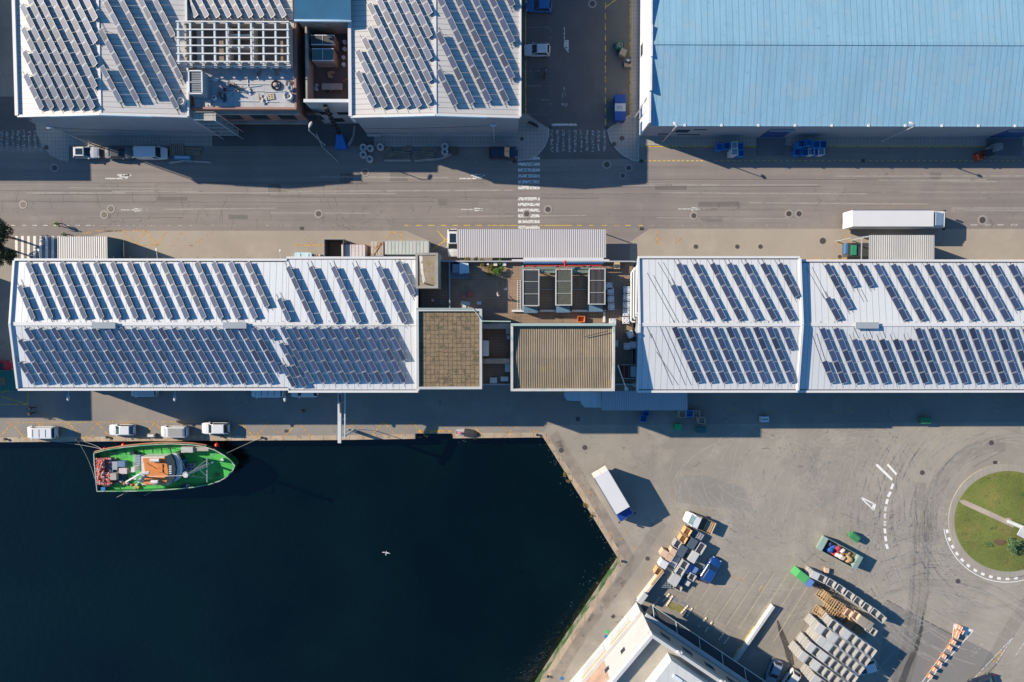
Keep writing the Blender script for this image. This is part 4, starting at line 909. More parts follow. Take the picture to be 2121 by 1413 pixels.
rows([(779-9, 222, 3), (802-9, 226, 5), (827-9, 225, 6), (850-9, 225, 7), (873-9, 225, 9), (894-9, 218, 10), (895-9, 172, 8), (895.2-9, 126, 6), (895.4-9, 80, 4), (895.6-9, 33, 2)],
     zA2, 11.6, T_A, .24, 'left slope of top middle roof', 'solar rows on the left slope of the top middle roof', from_end=True, MW=.86)
rows([(942-4, 221, 3), (977-4, 218, 6), (1012-4, 214, 9), (1048-4, 214, 10), (1060-4, 166, 8), (1060.2-4, 92, 5), (1060.4-4, 16, 2)],
     zA2, 11.6, T_A, .32, 'right slope of top middle roof', 'solar rows on the right slope of the top middle roof', from_end=True, MW=.87)
TC = R(17)
rows([(36, 595, 3)]+[(52.8+34.95*k, 546.5, 5 if k < 13 else 4) for k in range(14)], zC1, 10.9, TC, .22, 'upper slope of long left hall', 'solar rows on the upper slope of the long left hall', MW=.88)
rows([(37, 706, 4), (37.5, 752, 2)]+[(50.2+27.7*k, 682, 5 if k < 17 else (4 if k == 17 else 1)) for k in range(19)], zC1, 10.9, TC, .22, 'lower slope of long left hall', 'solar rows on the lower slope of the long left hall', MW=.86)
T2 = R(25)
rows([(574, 621, 2)]+[(592+46.7*k, 555.5, 5) for k in range(5)]+[(819, 545, 3)], zC2, 10.9, T2, .24, 'upper slope beside lichen tower', 'solar rows on the upper slope beside the lichen tower', MW=.86)
rows([(577.6, 713, 4), (581, 758, 2)]+[(580+24.2*k, 680, 5 if k < 9 else 3) for k in range(10)], zC2, 10.9, T2, .20, 'lower slope beside mossy roof', 'solar rows on the lower slope beside the mossy roof', MW=.86)
TD = R(20)
rows([(1388.4, 592.5, 3)]+[(1400+34.8*k, 548.5, 5 if k < 6 else 3) for k in range(7)], zD, 11.6, TD, .22, 'upper slope right of the tanks', 'solar rows on the upper slope right of the tanks', MW=.79)
rows([(1391+28.0*k, 679.5, 5 if k < 8 else 2) for k in range(9)], zD, 11.6, TD, .22, 'lower slope right of the tanks', 'solar rows on the lower slope right of the tanks', MW=.79)
rows([(1706, 550.5, 4), (1708, 619, 2), (1740.6, 550.5, 2), (1775, 550.5, 2)]+[(1809+34.8*k, 550.5, 5) for k in range(7)]+[(2052, 551, 4), (2087, 551, 4)], zE, 10.9, TD, .22, 'upper slope of far right hall', 'solar rows on the upper slope of the far right hall', MW=.79)
rows([(1701.6, 750, 2), (1696.6, 682, 5), (1725, 682, 5)]+[(1763.5+28.2*k, 705, 4) for k in range(5)]+[(1894+27.9*k, 682, 5) for k in range(9)], zE, 10.9, TD, .22, 'lower slope of far right hall', 'solar rows on the lower slope of the far right hall', MW=.79)
# bare mounting rails left without panels
for zf, tops, grp in ((zD, ((1340, 565, 1394, 669), (1353, 570, 1403, 669), (1363, 543, 1390, 590), (1374, 543, 1398, 590), (1363, 675, 1420, 798), (1374, 675, 1432, 798), (1345, 690, 1393, 798), (1358, 728, 1405, 798), (1335, 672, 1347, 700)), 'the hall right of the tanks'), (zE, ((1675, 552, 1708, 618), (1687, 552, 1716, 618), (1680, 690, 1704, 748), (1690, 690, 1712, 748), (1740, 600, 1752, 626), (1778, 598, 1790, 625), (1786, 598, 1798, 625), (1765, 675, 1778, 700), (1794, 675, 1806, 700), (1822, 675, 1834, 700)), 'the far right hall')):
    for i, (a, b, c_, d) in enumerate(tops):
        p, q_ = W(a, b, 11.3), W(c_, d, 11.3); p.z, q_.z = zf(p.x, p.y)+.06, zf(q_.x, q_.y)+.06
        tag(MB().bar(p, q_, .035).build('mounting_rail', M('worn rail', (.2,.2,.2))), f'bare dark rail on {grp}, {ORD[i+1]} from the left top', 'rail', 'bare mounting rails on '+grp)
# ================================================================ VEHICLES
def paint(name, col, rough=.3): return M('paint '+name, col, rough=rough, var=.04, fine=.03, local=True, coat=.5)
m_tyre = M('tyre rubber', (.02,.02,.02), rough=.9, local=True)
m_rim = M('wheel rim', (.35,.36,.37), rough=.35, metal=.7, local=True)
m_carglass = M('car glass', (.018,.03,.04), rough=.06, var=.05, local=True, spec=.8)
m_lamp = M('headlamp glass', (.6,.62,.63), rough=.15, local=True); m_tail = M('tail lamp', (.35,.02,.015), rough=.25, local=True)
m_blackpl = M('black plastic', (.025,.026,.028), rough=.6, local=True)
PW = paint('white', (.60,.61,.62)); PG = paint('dark grey', (.05,.055,.06)); PB = paint('deep blue', (.01,.055,.22)); PN = paint('navy', (.012,.02,.05)); PS = paint('silver blue', (.30,.38,.45)); PBL = paint('mid blue', (.02,.13,.34))
_wm = {}
def wheel(par, x, y, r=.32, w_=.2):
    m_ = MB(); n = 18
    m_.loft([[(x+a*math.cos(2*math.pi*k/n), y+b, r+a*math.sin(2*math.pi*k/n)) for k in range(n)] for b, a in ((-w_/2, r*.88), (-w_/2+.03, r), (w_/2-.03, r), (w_/2, r*.88))])
    t_ = m_.build('wheel', m_tyre, par)
    s = 1 if y > 0 else -1; m_ = MB()
    m_.loft([[(x+a*math.cos(2*math.pi*k/n), y+b, r+a*math.sin(2*math.pi*k/n)) for k in range(n)] for b, a in ((s*w_/2+s*.002, r*.62), (s*w_/2+s*.02, r*.5))]); m_.build('rim', m_rim, t_)
def sec(x, w_, zl, zb, t_=.10):
    return [(x, -w_*.96, zl), (x, -w_, zl+.25), (x, -w_, zb-t_), (x, -w_+t_*.9, zb-.015), (x, 0, zb+.02), (x, w_-t_*.9, zb-.015), (x, w_, zb-t_), (x, w_, zl+.25), (x, w_*.96, zl)]
def car(label, px, py, head, paintm, kind='hatch', roofm=None, group=None, name='parked_car', cat='car', L_=None, z=0.0, extras=None):
    """px, py: photo pixel of the roof centre; head: direction of the bonnet in degrees (0 = right)"""
    dims = dict(hatch=(4.1, 1.76, 1.48), suv=(4.4, 1.84, 1.66), van=(4.75, 1.92, 1.95), smallvan=(4.35, 1.82, 1.84), saloon=(4.5, 1.8, 1.42), bigvan=(5.2, 2.0, 2.2))[kind]
    Ln, Wd, Ht = dims; Ln = L_ or Ln
    x0, y0 = P3(px, py, z+Ht); o = thing(name, label, cat, (x0, y0, z), R(head), group)
    h = Ln/2; hw = Wd/2; van = kind in ('van', 'smallvan', 'bigvan')
    hood = .95 if not van else 1.08; belt = 1.0 if not van else 1.15
    b = MB(); st_ = [(h, .60, .42, .62), (h-.08, .80, .30, .74), (h-.30, .93, .24, hood-.12), (h-.75, .99, .2, hood), (h-(1.15 if not van else .8), 1, .2, belt), (0, 1, .2, belt+.02), (-h+.6, 1, .2, belt+.02), (-h+.18, .96, .22, belt-.02), (-h+.04, .86, .3, belt-.16), (-h, .74, .4, .75)]
    b.loft([sec(x, hw*w_, zl, zb) for x, w_, zl, zb in st_]); body = b.build('body', paintm, o, smooth=False)
    fb = h-(1.2 if not van else .85); ft = h-(2.0 if not van else 1.35)          # windscreen bottom / top
    rb = -h+(.16 if kind != 'saloon' else .6); rt = -h+(.55 if kind in ('hatch', 'suv') else (1.25 if kind == 'saloon' else .12))
    zb_, zt = belt-.02, Ht-.05; wi = hw*.93; wt = hw*(.76 if not van else .86)
    g = MB(); g.loft([[(fb, -wi*.9, zb_), (fb-.25, -wi, zb_), (rb+.2, -wi, zb_), (rb, -wi*.9, zb_), (rb, wi*.9, zb_), (rb+.2, wi, zb_), (fb-.25, wi, zb_), (fb, wi*.9, zb_)],
                      [(ft, -wt*.9, zt), (ft-.15, -wt, zt), (rt+.12, -wt, zt), (rt, -wt*.9, zt), (rt, wt*.9, zt), (rt+.12, wt, zt), (ft-.15, wt, zt), (ft, wt*.9, zt)]])
    g.build('windows', m_carglass, o)
    r_ = MB(); r_.loft([[(ft+.03, -wt*.86, zt+.001), (ft-.12, -wt-.02, zt+.001), (rt+.08, -wt-.02, zt+.001), (rt-.05, -wt*.88, zt+.001), (rt-.05, wt*.88, zt+.001), (rt+.08, wt+.02, zt+.001), (ft-.12, wt+.02, zt+.001), (ft+.03, wt*.86, zt+.001)],
                        [(ft-.08, -wt*.8, zt+.05), (ft-.2, -wt+.06, zt+.055), (rt+.14, -wt+.06, zt+.055), (rt+.04, -wt*.8, zt+.05), (rt+.04, wt*.8, zt+.05), (rt+.14, wt-.06, zt+.055), (ft-.2, wt-.06, zt+.055), (ft-.08, wt*.8, zt+.05)]])
    r_.build('roof', roofm or paintm, o)
    for s in (-1, 1):       # pillars; on vans the whole rear side is sheet metal
        pl = MB().bar((fb-.02, s*wi*.93, zb_), (ft-.02, s*wt*.93, zt+.01), .09, .07).bar((0 if not van else ft-.5, s*wi, zb_), (0 if not van else ft-.55, s*(wt+.005), zt+.01), .09, .05).bar((rb+.06, s*wi*.95, zb_), (rt+.03, s*wt*.95, zt+.01), .16, .1)
        if van: pl.add([(ft-.6, s*(wi+.012), zb_-.05), (rb+.15, s*(wi+.012), zb_-.05), (rt+.1, s*(wt+.015), zt+.02), (ft-.65, s*(wt+.015), zt+.02)], [(0, 1, 2, 3)])
        pl.build('pillar', paintm, o, fix=False)
        MB().box(fb-.25, s*(hw+.09), belt+.04, .16, .17, .14).build('mirror', paintm, o)
        MB().box(h-.17, s*hw*.66, .70, .16, .32, .13, -s*.35).build('headlight', m_lamp, o)
        MB().box(-h+.03, s*hw*.74, .86, .08, .2, .22).build('taillight', m_tail, o)
        for x in (h-.82, -h+.8): wheel(o, x, s*(hw-.10))
    MB().bx(h-.10, h+.03, -hw*.62, hw*.62, .34, .5).build('bumper', m_blackpl, o)
    if kind == 'bigvan' or extras == 'ribs':
        rr = MB()
        for i in range(3): rr.box(rt+.9+i*1.0, 0, zt+.075, .05, wt*1.5, .03)
        for i, q_ in enumerate((rt+.9, rt+1.9, rt+2.9)): MB().box(q_, 0, zt+.075, .05, wt*1.5, .03).build('roof_bar', m_blackpl, o)
    if extras == 'rack':
        MB().bx(rt+.2, ft-.4, -wt*.8, wt*.8, zt+.058, zt+.13).build('roof_rack', M('grey roof rack', (.33,.33,.32), local=True, lines=[(1, .16, .05, (.12,.12,.12), 0)]), o)
    if extras == 'sunroof': MB().bx(rt+.3, ft-.15, -wt*.72, wt*.72, zt+.054, zt+.064).build('sunroof', m_carglass, o)
    if extras == 'bed':   # crew cab with an open load bay behind
        MB().bx(-h+.1, -h+1.3, -hw*.82, hw*.82, belt+.06, belt+.10).build('load_bay', m_blackpl, o)
    return o
car('white hatchback with a dark glass roof parked beside the rounded pavement corner', 172, 314, 0, PW, 'hatch', group='cars along the shaded kerb', extras='sunroof')
car('dark grey saloon parked between the white hatchback and the white van', 242, 315, 0, paint('mid grey', (.13,.14,.15)), 'saloon', roofm=PG, group='cars along the shaded kerb')
car('white van parked in shade beside the dark grey saloon, bonnet pointing right', 307, 314, 0, PS if False else PW, 'van', group='cars along the shaded kerb', name='parked_van', cat='van')
car('navy estate car parked in deep shade below the street lamp', 1042, 314, 0, PN, 'suv', group='cars along the shaded kerb')
car('white car parked across the bays of the side street, bonnet to the left', 1113, 100, 180, PW, 'hatch')
car('blue car cut by the top edge in the side street bays', 1117, 8, 180, PBL, 'hatch', roofm=PBL)
car('white panel van with roof bars parked at the far left of the quay', 76, 898, 180, PW, 'van', group='vehicles parked along the quay edge', name='parked_van', cat='van', extras='ribs')
car('small white car with dark rear glass, second from left on the quay edge', 247, 892, 180, PW, 'hatch', group='vehicles parked along the quay edge')
car('small white van with grey roof rack parked above the green boat', 354, 896, 180, PW, 'smallvan', group='vehicles parked along the quay edge', name='parked_van', cat='van', extras='rack')
car('white car parked rightmost on the quay edge above the boat bow', 441, 889, 180, PW, 'suv', group='vehicles parked along the quay edge')
car('bluish van half under the left hall eave, leftmost of the three there', 291, 811, 180, paint('silver', (.42,.44,.46)), 'smallvan', group='vehicles under the hall eave', name='parked_van', cat='van')
car('long white van in shade under the hall eave, middle one of three', 547, 812, 180, PW, 'bigvan', group='vehicles under the hall eave', name='parked_van', cat='van')
car('white car in shade under the hall eave, rightmost of the three', 627, 812, 180, PW, 'suv', group='vehicles under the hall eave')
car('bright blue car with dark windows parked diagonally beside the grey bins', 1475, 1185, 58, PB, 'suv')
car('pale blue car in the shade beside the big block of grey bins', 1796, 1388, 197, PW, 'hatch')
car('blue grey car in shade at the bottom edge beside the parking wall', 1606, 1397, 250, paint('grey blue', (.22,.30,.38)), 'hatch')
car('white car cut by the bottom edge, half hidden in shade', 1640, 1416, 235, PW, 'hatch')
car('dark car cut by the bottom edge near the orange barriers', 2040, 1420, 200, PN, 'saloon')
car('white pickup with dark load cover parked nose down beside the ribbed canopy', 938, 502, 270, PW, 'suv', name='pickup_truck', cat='pickup', extras='sunroof')
# ---- lorries
def lorry(label, tail, head_, zt, cabm, boxm, cab_len=2.7, gap=.4, group=None, wid=2.55, low=.95, spoiler=True, nose=2.2):
    """tail, head_: pixels of the middle of the box's rear edge and of its front edge, at roof height zt"""
    a, b_ = Vector(P3(*tail, zt)), Vector(P3(*head_, zt)); Lb = (b_-a).length; c = (a+b_)/2
    o = thing('lorry', label, 'lorry', (c.x, c.y, 0), ang(a, b_), group); h = Lb/2; w_ = wid/2
    bx_ = MB().bx(-h, h, -w_, w_, low, zt).build('cargo_box', boxm, o)
    tr = MB()
    for s in (-1, 1): tr.bx(-h-.01, h+.01, s*w_-.04 if s < 0 else w_-.06, s*w_+.06 if s < 0 else w_+.04, zt-.1, zt+.03)
    tr.build('roof_rail', m_rim, bx_)
    MB().bx(-h-.06, -h-.004, -w_*.97, -.02, low+.05, zt-.08).build('rear_door', boxm, o); MB().bx(-h-.06, -h-.004, .02, w_*.97, low+.05, zt-.08).build('rear_door', boxm, o)
    MB().bx(-h, h+gap+1.5, -.45, .45, .6, low-.01).build('chassis', m_blackpl, o)
    f = h+gap
    st_ = [(f, w_*.97, .5, 3.05), (f+cab_len*.72, w_*.97, .5, 3.0), (f+cab_len*.9, w_*.95, .5, 2.3), (f+cab_len-.05, w_*.92, .5, 1.7), (f+cab_len, w_*.85, .6, 1.2)]
    MB().loft([sec(x, a_, zl, zb, .15) for x, a_, zl, zb in st_]).build('cab', cabm, o)
    if spoiler:
        MB().loft([[(f+.02, -w_*.85, 3.05), (f+.02, w_*.85, 3.05), (f+.02, w_*.8, zt-.15), (f+.02, -w_*.8, zt-.15)], [(f+cab_len*.6, -w_*.8, 3.03), (f+cab_len*.6, w_*.8, 3.03), (f+cab_len*.58, w_*.7, 3.12), (f+cab_len*.58, -w_*.7, 3.12)]]).build('wind_deflector', cabm, o)
    MB().add([(f+cab_len*.735, -w_*.82, 2.99), (f+cab_len*.9, -w_*.82, 2.34), (f+cab_len*.9, w_*.82, 2.34), (f+cab_len*.735, w_*.82, 2.99)], [(0, 1, 2, 3)]).add([(f+cab_len*.91, -w_*.82, 2.33), (f+cab_len*.99, -w_*.80, 1.75), (f+cab_len*.99, w_*.80, 1.75), (f+cab_len*.91, w_*.82, 2.33)], [(0, 1, 2, 3)]).build('windscreen', m_carglass, o, fix=False)
    for s in (-1, 1):
        MB().box(f+cab_len*.9, s*(w_+.16), 2.1, .12, .25, .6).build('mirror', m_blackpl, o)
        MB().box(f+cab_len-.02, s*w_*.68, .85, .1, .35, .2).build('headlight', m_lamp, o)
        for x in ((-h+1.2, -h+2.5, f+cab_len*.6) if Lb < 9 else (-h+1.6, -h+2.9, -h+4.2, f-1.0, f+cab_len*.6)): wheel(o, x, s*(w_-.2), .48, .3)
    return o
m_boxw = M('white lorry box', (.60,.60,.60), rough=.4, var=.04, local=True, fine=.03)
lorry('long white articulated lorry stopped on the main road facing right', (1766, 452.5), (1934, 452.5), 4.0, PW, m_boxw)
lorry('box lorry with white roof and blue cab parked beside the quay corner', (1245, 982), (1290, 1058), 4.0, paint('lorry blue', (.015,.05,.22)), m_boxw, cab_len=1.9, gap=.25, spoiler=False)
# tail-lift deck of the blue lorry
a = Vector(P3(1241, 974, 3.2)); 
# ---- flatbed truck by the tan bins
a, b_ = Vector(P3(1478, 1096, 1.3)), Vector(P3(1424, 1072, 1.3)); c = (a+b_)/2; Lb = (b_-a).length
o = thing('flatbed_truck', 'white truck with open brown load bed parked above the tan bins', 'truck', (c.x, c.y, 0), ang(a, b_)); h = Lb/2
st_ = [(h-1.9, .92, .4, 2.0), (h-.95, .92, .4, 2.0), (h-.4, .92, .4, 1.25), (h+.05, .88, .4, 1.08), (h+.35, .72, .5, .85)]
MB().loft([sec(x, a_, zl, zb, .12) for x, a_, zl, zb in st_]).build('cab', PW, o)
MB().add([(h-.93, -.76, 2.03), (h-.42, -.82, 1.31), (h-.42, .82, 1.31), (h-.93, .76, 2.03)], [(0, 1, 2, 3)]).build('windscreen', M('pale screen glass', (.12,.19,.22), rough=.08, local=True, spec=.8), o, fix=False)
bd = MB().bx(-h, h-2.0, -1.02, 1.02, .75, .85); bd.build('load_bed', M('brown bed boards', (.14,.09,.055), var=.3, local=True, vs=2, lines=[(1, .18, .02, (.05,.03,.02), 0)]), o)
for nm, q_ in (('side_board', (-h, h-2.0, .98, 1.04, .86, 1.3)), ('side_board', (-h, h-2.0, -1.04, -.98, .86, 1.3)), ('tailboard', (-h-.05, -h, -1.04, 1.04, .86, 1.3)), ('headboard', (h-2.0, h-1.93, -1.04, 1.04, .86, 1.9))):
    MB().bx(*q_).build(nm, M('tan side boards', (.36,.27,.16), var=.2, local=True), o)
for i in range(4): MB().bx(-h+.15+i*.32, -h+.38+i*.32, -.85, .85, .855, .95).build('plank', M('load plank', (.40,.31,.2), var=.3, local=True), o)
for s in (-1, 1):
    MB().box(h-.75, s*1.05, 1.5, .12, .2, .3).build('mirror', m_blackpl, o)
    for x in (-h+.9, h-.5): wheel(o, x, s*.82, .36, .22)
# ---- lorry backed into the right canopy
x, y = P3(1779, 517, 2.6)
o = thing('lorry', 'lorry cab with green and blue stripes poking out of the ribbed canopy', 'lorry', (x+2.6, y, 0), R(180))
MB().bx(.2, 4.2, -1.05, 1.05, .6, 2.3).build('cab', PG, o); MB().bx(2.9, 3.7, -.7, .85, 2.302, 2.5).build('green_stripe', M('green panel', (.02,.22,.12), local=True), o)
MB().bx(3.85, 4.5, -1.0, .6, 1.6, 2.2).build('blue_front', M('blue panel', (.05,.14,.32), local=True), o); MB().bx(-6, .15, -1.2, 1.2, .9, 3.0).build('cargo_box', m_boxw, o)
for s in (-1, 1):
    for q_ in (-4.5, 2.6): wheel(o, q_, s*.95, .45, .28)
# ---- forklift with pallets
x, y = P3(2040, 320, 1.2)
fk = thing('forklift', 'red orange forklift lifting wooden pallets beside the blue warehouse', 'forklift', (x, y, 0), R(20))
m_fr = M('forklift red', (.50,.06,.015), rough=.4, local=True)
MB().loft([sec(xx, a_, .25, zb, .1) for xx, a_, zb in ((-1.1, .45, .9), (-.95, .55, 1.1), (-.4, .58, 1.1), (-.3, .55, .75), (.75, .52, .7))]).build('body', m_fr, fk)
c_ = MB(); [c_.bar((xx, yy, .7), (xx*.85, yy, 2.05), .06) for xx in (-.75, .7) for yy in (-.48, .48)]; c_.bx(-.7, .65, -.5, .5, 2.05, 2.1); c_.build('overhead_guard', m_blackpl, fk)
MB().bx(-.35, .15, -.25, .25, .76, .95).bx(-.42, -.34, -.25, .25, .96, 1.4).build('seat', m_blackpl, fk)
for s in (-1, 1):
    MB().bx(.85, .97, s*.32-.05, s*.32+.05, .1, 2.2).build('mast_rail', m_blackpl, fk); MB().bx(.98, 2.05, s*.3-.06, s*.3+.06, .1, .16).build('fork', m_blackpl, fk)
    for xx, r in ((-.7, .26), (.55, .32)): wheel(fk, xx, s*.52, r, .2)
# ================================================================ PALLETS AND BINS
m_wood = M('pallet wood', (.46,.31,.16), var=.25, local=True, vs=1.5, rnd=.15); m_woodg = M('grey pallet wood', (.36,.33,.29), var=.2, local=True, rnd=.12)
def pallet_mb(Lx=1.2, Ly=1.0, n=6):
    top = MB(); h = .14
    for i in range(n): y = -Ly/2+.05+(Ly-.1)*i/(n-1); top.box(0, y, .13, Lx, .10, .022)
    low = MB()
    for x in (-Lx/2+.05, 0, Lx/2-.05):
        low.box(x, 0, .108, .10, Ly, .02); low.box(x, 0, .011, .10, Ly, .022)
        for y in (-Ly/2+.06, 0, Ly/2-.06): low.box(x, y, .06, .10, .1, .075)
    return top, low
_pt = {}
def pallet(x, y, z, rz, label, mat_, group, tilt=None, Lx=1.2, Ly=1.0, n=6):
    k = (mat_.name, Lx, Ly, n)
    if k not in _pt:
        a, b = pallet_mb(Lx, Ly, n); o = thing('pallet', label, 'pallet', (x, y, z), rz, group)
        a.build('deck_boards', mat_, o); b.build('skids', mat_, o); _pt[k] = o; return o
    return copy_tree(_pt[k], (x, y, z), rz, label, group)
def bin_parts(Lx, Ly, Hh, t_=.05, rnd_=.0):
    """open plastic bin: shell with a floor, rim lip and skids"""
    def rr(a, b, r=.08, n=4):
        p = []
        for cx, cy, s in ((a-r, b-r, 0), (-a+r, b-r, 90), (-a+r, -b+r, 180), (a-r, -b+r, 270)):
            for i in range(n+1): an = R(s+90*i/n); p.append((cx+r*math.cos(an), cy+r*math.sin(an)))
        return p
    a, b = Lx/2, Ly/2; s = MB()
    rg = [[(x, y, .06) for x, y in rr(a-.06, b-.06)], [(x, y, Hh) for x, y in rr(a-.02, b-.02)], [(x, y, Hh) for x, y in rr(a-.02-t_, b-.02-t_)], [(x, y, .10) for x, y in rr(a-.08-t_, b-.08-t_)]]
    s.loft(rg, cap=False); n = len(rg[0]); s.add(rg[0], [tuple(range(n-1, -1, -1))]); s.add(rg[3], [tuple(range(n))])
    lip = MB(); lip.loft([[(x, y, z) for x, y in rr(q, w__)] for q, w__, z in ((a, b, Hh-.06), (a, b, Hh+.01), (a-.035-t_, b-.035-t_, Hh+.01), (a-.035-t_, b-.035-t_, Hh+.002))], cap=False)
    sk = MB()
    for y in (-b+.12, 0, b-.12): sk.box(0, y, .03, Lx-.14, .1, .06)
    return s, lip, sk
_bt = {}
def bin_(x, y, z, rz, label, mat_, group, Lx=1.2, Ly=1.0, Hh=.78, lid=False, name='fish_bin', cat='bin'):
    k = (mat_.name, Lx, Ly, Hh, lid, name)
    if k not in _bt:
        s, l, sk = bin_parts(Lx, Ly, Hh); o = thing(name, label, cat, (x, y, z), rz, group)
        ch = [s.build('shell', m_bings if mat_ is m_bing else mat_, o, fix=False), l.build('rim', mat_, o, fix=False), sk.build('skid', mat_, o)]
        if lid:
            q_ = MB().box(0, 0, Hh+.035, Lx-.02, Ly-.02, .045); [q_.box(-Lx/2+Lx*(i+1)/(lid+1), 0, Hh+.06, .02, Ly-.08, .012) for i in range(lid)]; ch.append(q_.build('lid', mat_, o))
        _bt[k] = (o, ch); return o
    return copy_tree(_bt[k][0], (x, y, z), rz, label, group, _bt[k][1])
m_bings = M('grimy shade-darkened shell', (.30,.295,.28), rough=.6, var=.15, local=True, rnd=.1, stain=((.20,.18,.16), 2.5, .55, .2))  # shell darker than the rim: inside shade put into the colour, with grime
m_bing = M('pale grey bin plastic', (.47,.47,.46), rough=.55, var=.12, local=True, fine=.06, rnd=.10, stain=((.33,.31,.29), 2.5, .62, .2))
m_bint = M('tan bin plastic', (.60,.37,.17), rough=.55, var=.1, local=True, rnd=.08, stain=((.42,.22,.08), 3, .6, .2)); m_binp = M('peach bin plastic', (.60,.42,.30), rough=.55, var=.15, local=True, rnd=.06)
m_binb = M('blue bin plastic', (.035,.19,.45), rough=.5, var=.1, local=True, rnd=.2); m_binw = M('white bin plastic', (.58,.59,.60), rough=.5, var=.08, local=True, stain=((.4,.4,.38), 3, .62, .2)); m_bingr = M('green bin plastic', (.02,.36,.12), rough=.5, var=.1, local=True)
m_binlg = M('bright green bin plastic', (.08,.38,.12), rough=.5, var=.1, local=True); m_binlb = M('pale blue bin plastic', (.12,.22,.46), rough=.5, var=.1, local=True); m_bindk = M('dark bin plastic', (.07,.10,.13), rough=.5, var=.15, local=True); m_bingb = M('greenish brown bin plastic', (.42,.34,.26), rough=.5, var=.15, local=True)
# the big block: stacks of grey bins
HB = .78; NH = 5; ZT = NH*HB
def s8(x, y): return (1640+x/6.06, 1180+y/6.06)
block_rows = [((520, 700), (1000, 1040), 7), ((352, 742), (925, 1145), 8), ((370, 900), (845, 1255), 7), ((238, 980), (768, 1372), 8), ((142, 1095), (690, 1490), 8), ((300, 1390), (480, 1520), 3)]
rown = ['top', 'second', 'third', 'fourth', 'fifth', 'bottom']
lidset = {(0, 2), (1, 0), (1, 2), (2, 0), (2, 1), (3, 0), (3, 2), (4, 0), (4, 2), (5, 0)}
for ri, (pa, pb, n) in enumerate(block_rows):
    A_, B_ = Vector(P3(*s8(*pa), ZT)), Vector(P3(*s8(*pb), ZT)); rz = ang(A_, B_)
    for i in range(n):
        p = A_+(B_-A_)*i/(n-1)
        for k in range(NH):
            top = k == NH-1; jx, jy = random.uniform(-.03, .03), random.uniform(-.03, .03)
            lab = (f'pale grey bin, {"closed" if (ri, i) in lidset else "open"} top of stack {NUM[i+1]} in the {rown[ri]} row of the big block' if top
                   else f'pale grey bin, {ORD[NH-k]} from top of stack {NUM[i+1]} in {rown[ri]} row of big block')
            bin_(p.x+jx, p.y+jy, k*HB, rz+random.uniform(-.02, .02), lab, m_bing, 'grey bins of the big block', Lx=(B_-A_).length/(n-1)-.06, Ly=1.52, Hh=HB, lid=2 if top and (ri, i) in lidset else 0)
# the curved line of bins
arcp = [(1688, 1192), (1703, 1199), (1722, 1209), (1741, 1221), (1760, 1234), (1778, 1246), (1796, 1259), (1813, 1270), (1826, 1281)]
for i, (px, py) in enumerate(arcp):
    q0 = P3(*arcp[max(i-1, 0)], 2.35); q1 = P3(*arcp[min(i+1, 8)], 2.35); x, y = P3(px, py, 2.35)
    for k in range(3):
        bin_(x, y, k*HB, ang(q0, q1), f'pale grey bin, {ORD[3-k]} from top in stack {NUM[i+1]} of the curved bin line', m_bing, 'grey bins of the curved line', Lx=1.36, Ly=1.18, Hh=HB, lid=3 if i == 0 and k == 2 else 0)
for i, (px, py) in enumerate([(1800, 1303), (1809, 1309)]):
    for k in range(2):
        x, y = P3(px, py, 1.5); bin_(x, y, k*HB, R(-33), f'pale bin, {("lower", "upper")[k]} one of the {("left", "right")[i]} pair beside the white pallets', m_bing, 'bins beside the white pallets', Lx=1.0, Ly=1.1, Hh=HB)
# green and blue lidded bins left of the curved line
rz = R(-38)
for i, (px, py, mt, nm) in enumerate([(1658, 1192, m_binlg, 'bright green'), (1667, 1199, m_binlg, 'bright green'), (1677, 1208, m_binlb, 'pale blue')]):
    for k in range(3):
        x, y = P3(px, py, 2.3); bin_(x, y, k*.76, rz, f'{nm} lidded bin, {ORD[3-k]} from top, {("left", "middle", "right")[i]} stack before the curved line', mt, 'green and blue lidded bins', Lx=.98, Ly=1.32, Hh=.74, lid=2)
# pallet stacks
def pstack(px, py, n, rz, desc, mt, grp, Lx=1.2, Ly=1.0, step=.146, nb=6, z0=0):
    zt = z0+n*step; x, y = P3(px, py, zt)
    for k in range(n):
        lab = f'{desc}, {"top" if k == n-1 else ORD[n-k]+" from top"}'
        pallet(x+random.uniform(-.03, .03), y+random.uniform(-.03, .03), z0+k*step, rz+random.uniform(-.03, .03), lab, mt, grp, Lx=Lx, Ly=Ly, n=nb)
rp_ = R(-34)
def latt(px, py, hh, desc, nx=4, ny=4, Lx=1.9, Ly=1.5, mt=m_wood, rz=rp_):
    """wooden cage crate: open lattice"""
    x, y = P3(px, py, hh); o = thing('lattice_crate', desc, 'crate', (x, y, 0), rz, 'wooden lattice crates'); t_ = .07
    s_ = MB()
    for k in range(nx): q_ = -Lx/2+.04+(Lx-.08)*k/(nx-1); s_.bar((q_, -Ly/2, hh-.04), (q_, Ly/2, hh-.04), t_); s_.bar((q_, -Ly/2, .05), (q_, Ly/2, .05), t_); [s_.bar((q_, yy, .05), (q_, yy, hh-.05), t_) for yy in (-Ly/2+.04, Ly/2-.04)]
    s_.build('rib', mt, o) if False else s_.build('frame', mt, o)
    c_ = MB()
    for k in range(ny): q_ = -Ly/2+.04+(Ly-.08)*k/(ny-1); c_.bar((-Lx/2, q_, hh-.115), (Lx/2, q_, hh-.115), t_); c_.bar((-Lx/2, q_, hh*.5), (Lx/2, q_, hh*.5), t_)
    for yy in (-Ly/2+.05, Ly/2-.05): [c_.bar((-Lx/2, yy, z_), (Lx/2, yy, z_), t_) for z_ in (.2,)]
    c_.build('slats', mt, o); return o
latt(1710, 1237, 1.6, 'wooden lattice crate at the upper left end of the timber row', 4, 4, 1.3, 1.5); latt(1722, 1248, 1.7, 'wooden lattice crate second from the upper left of the timber row', 5, 4, 1.7, 1.4)
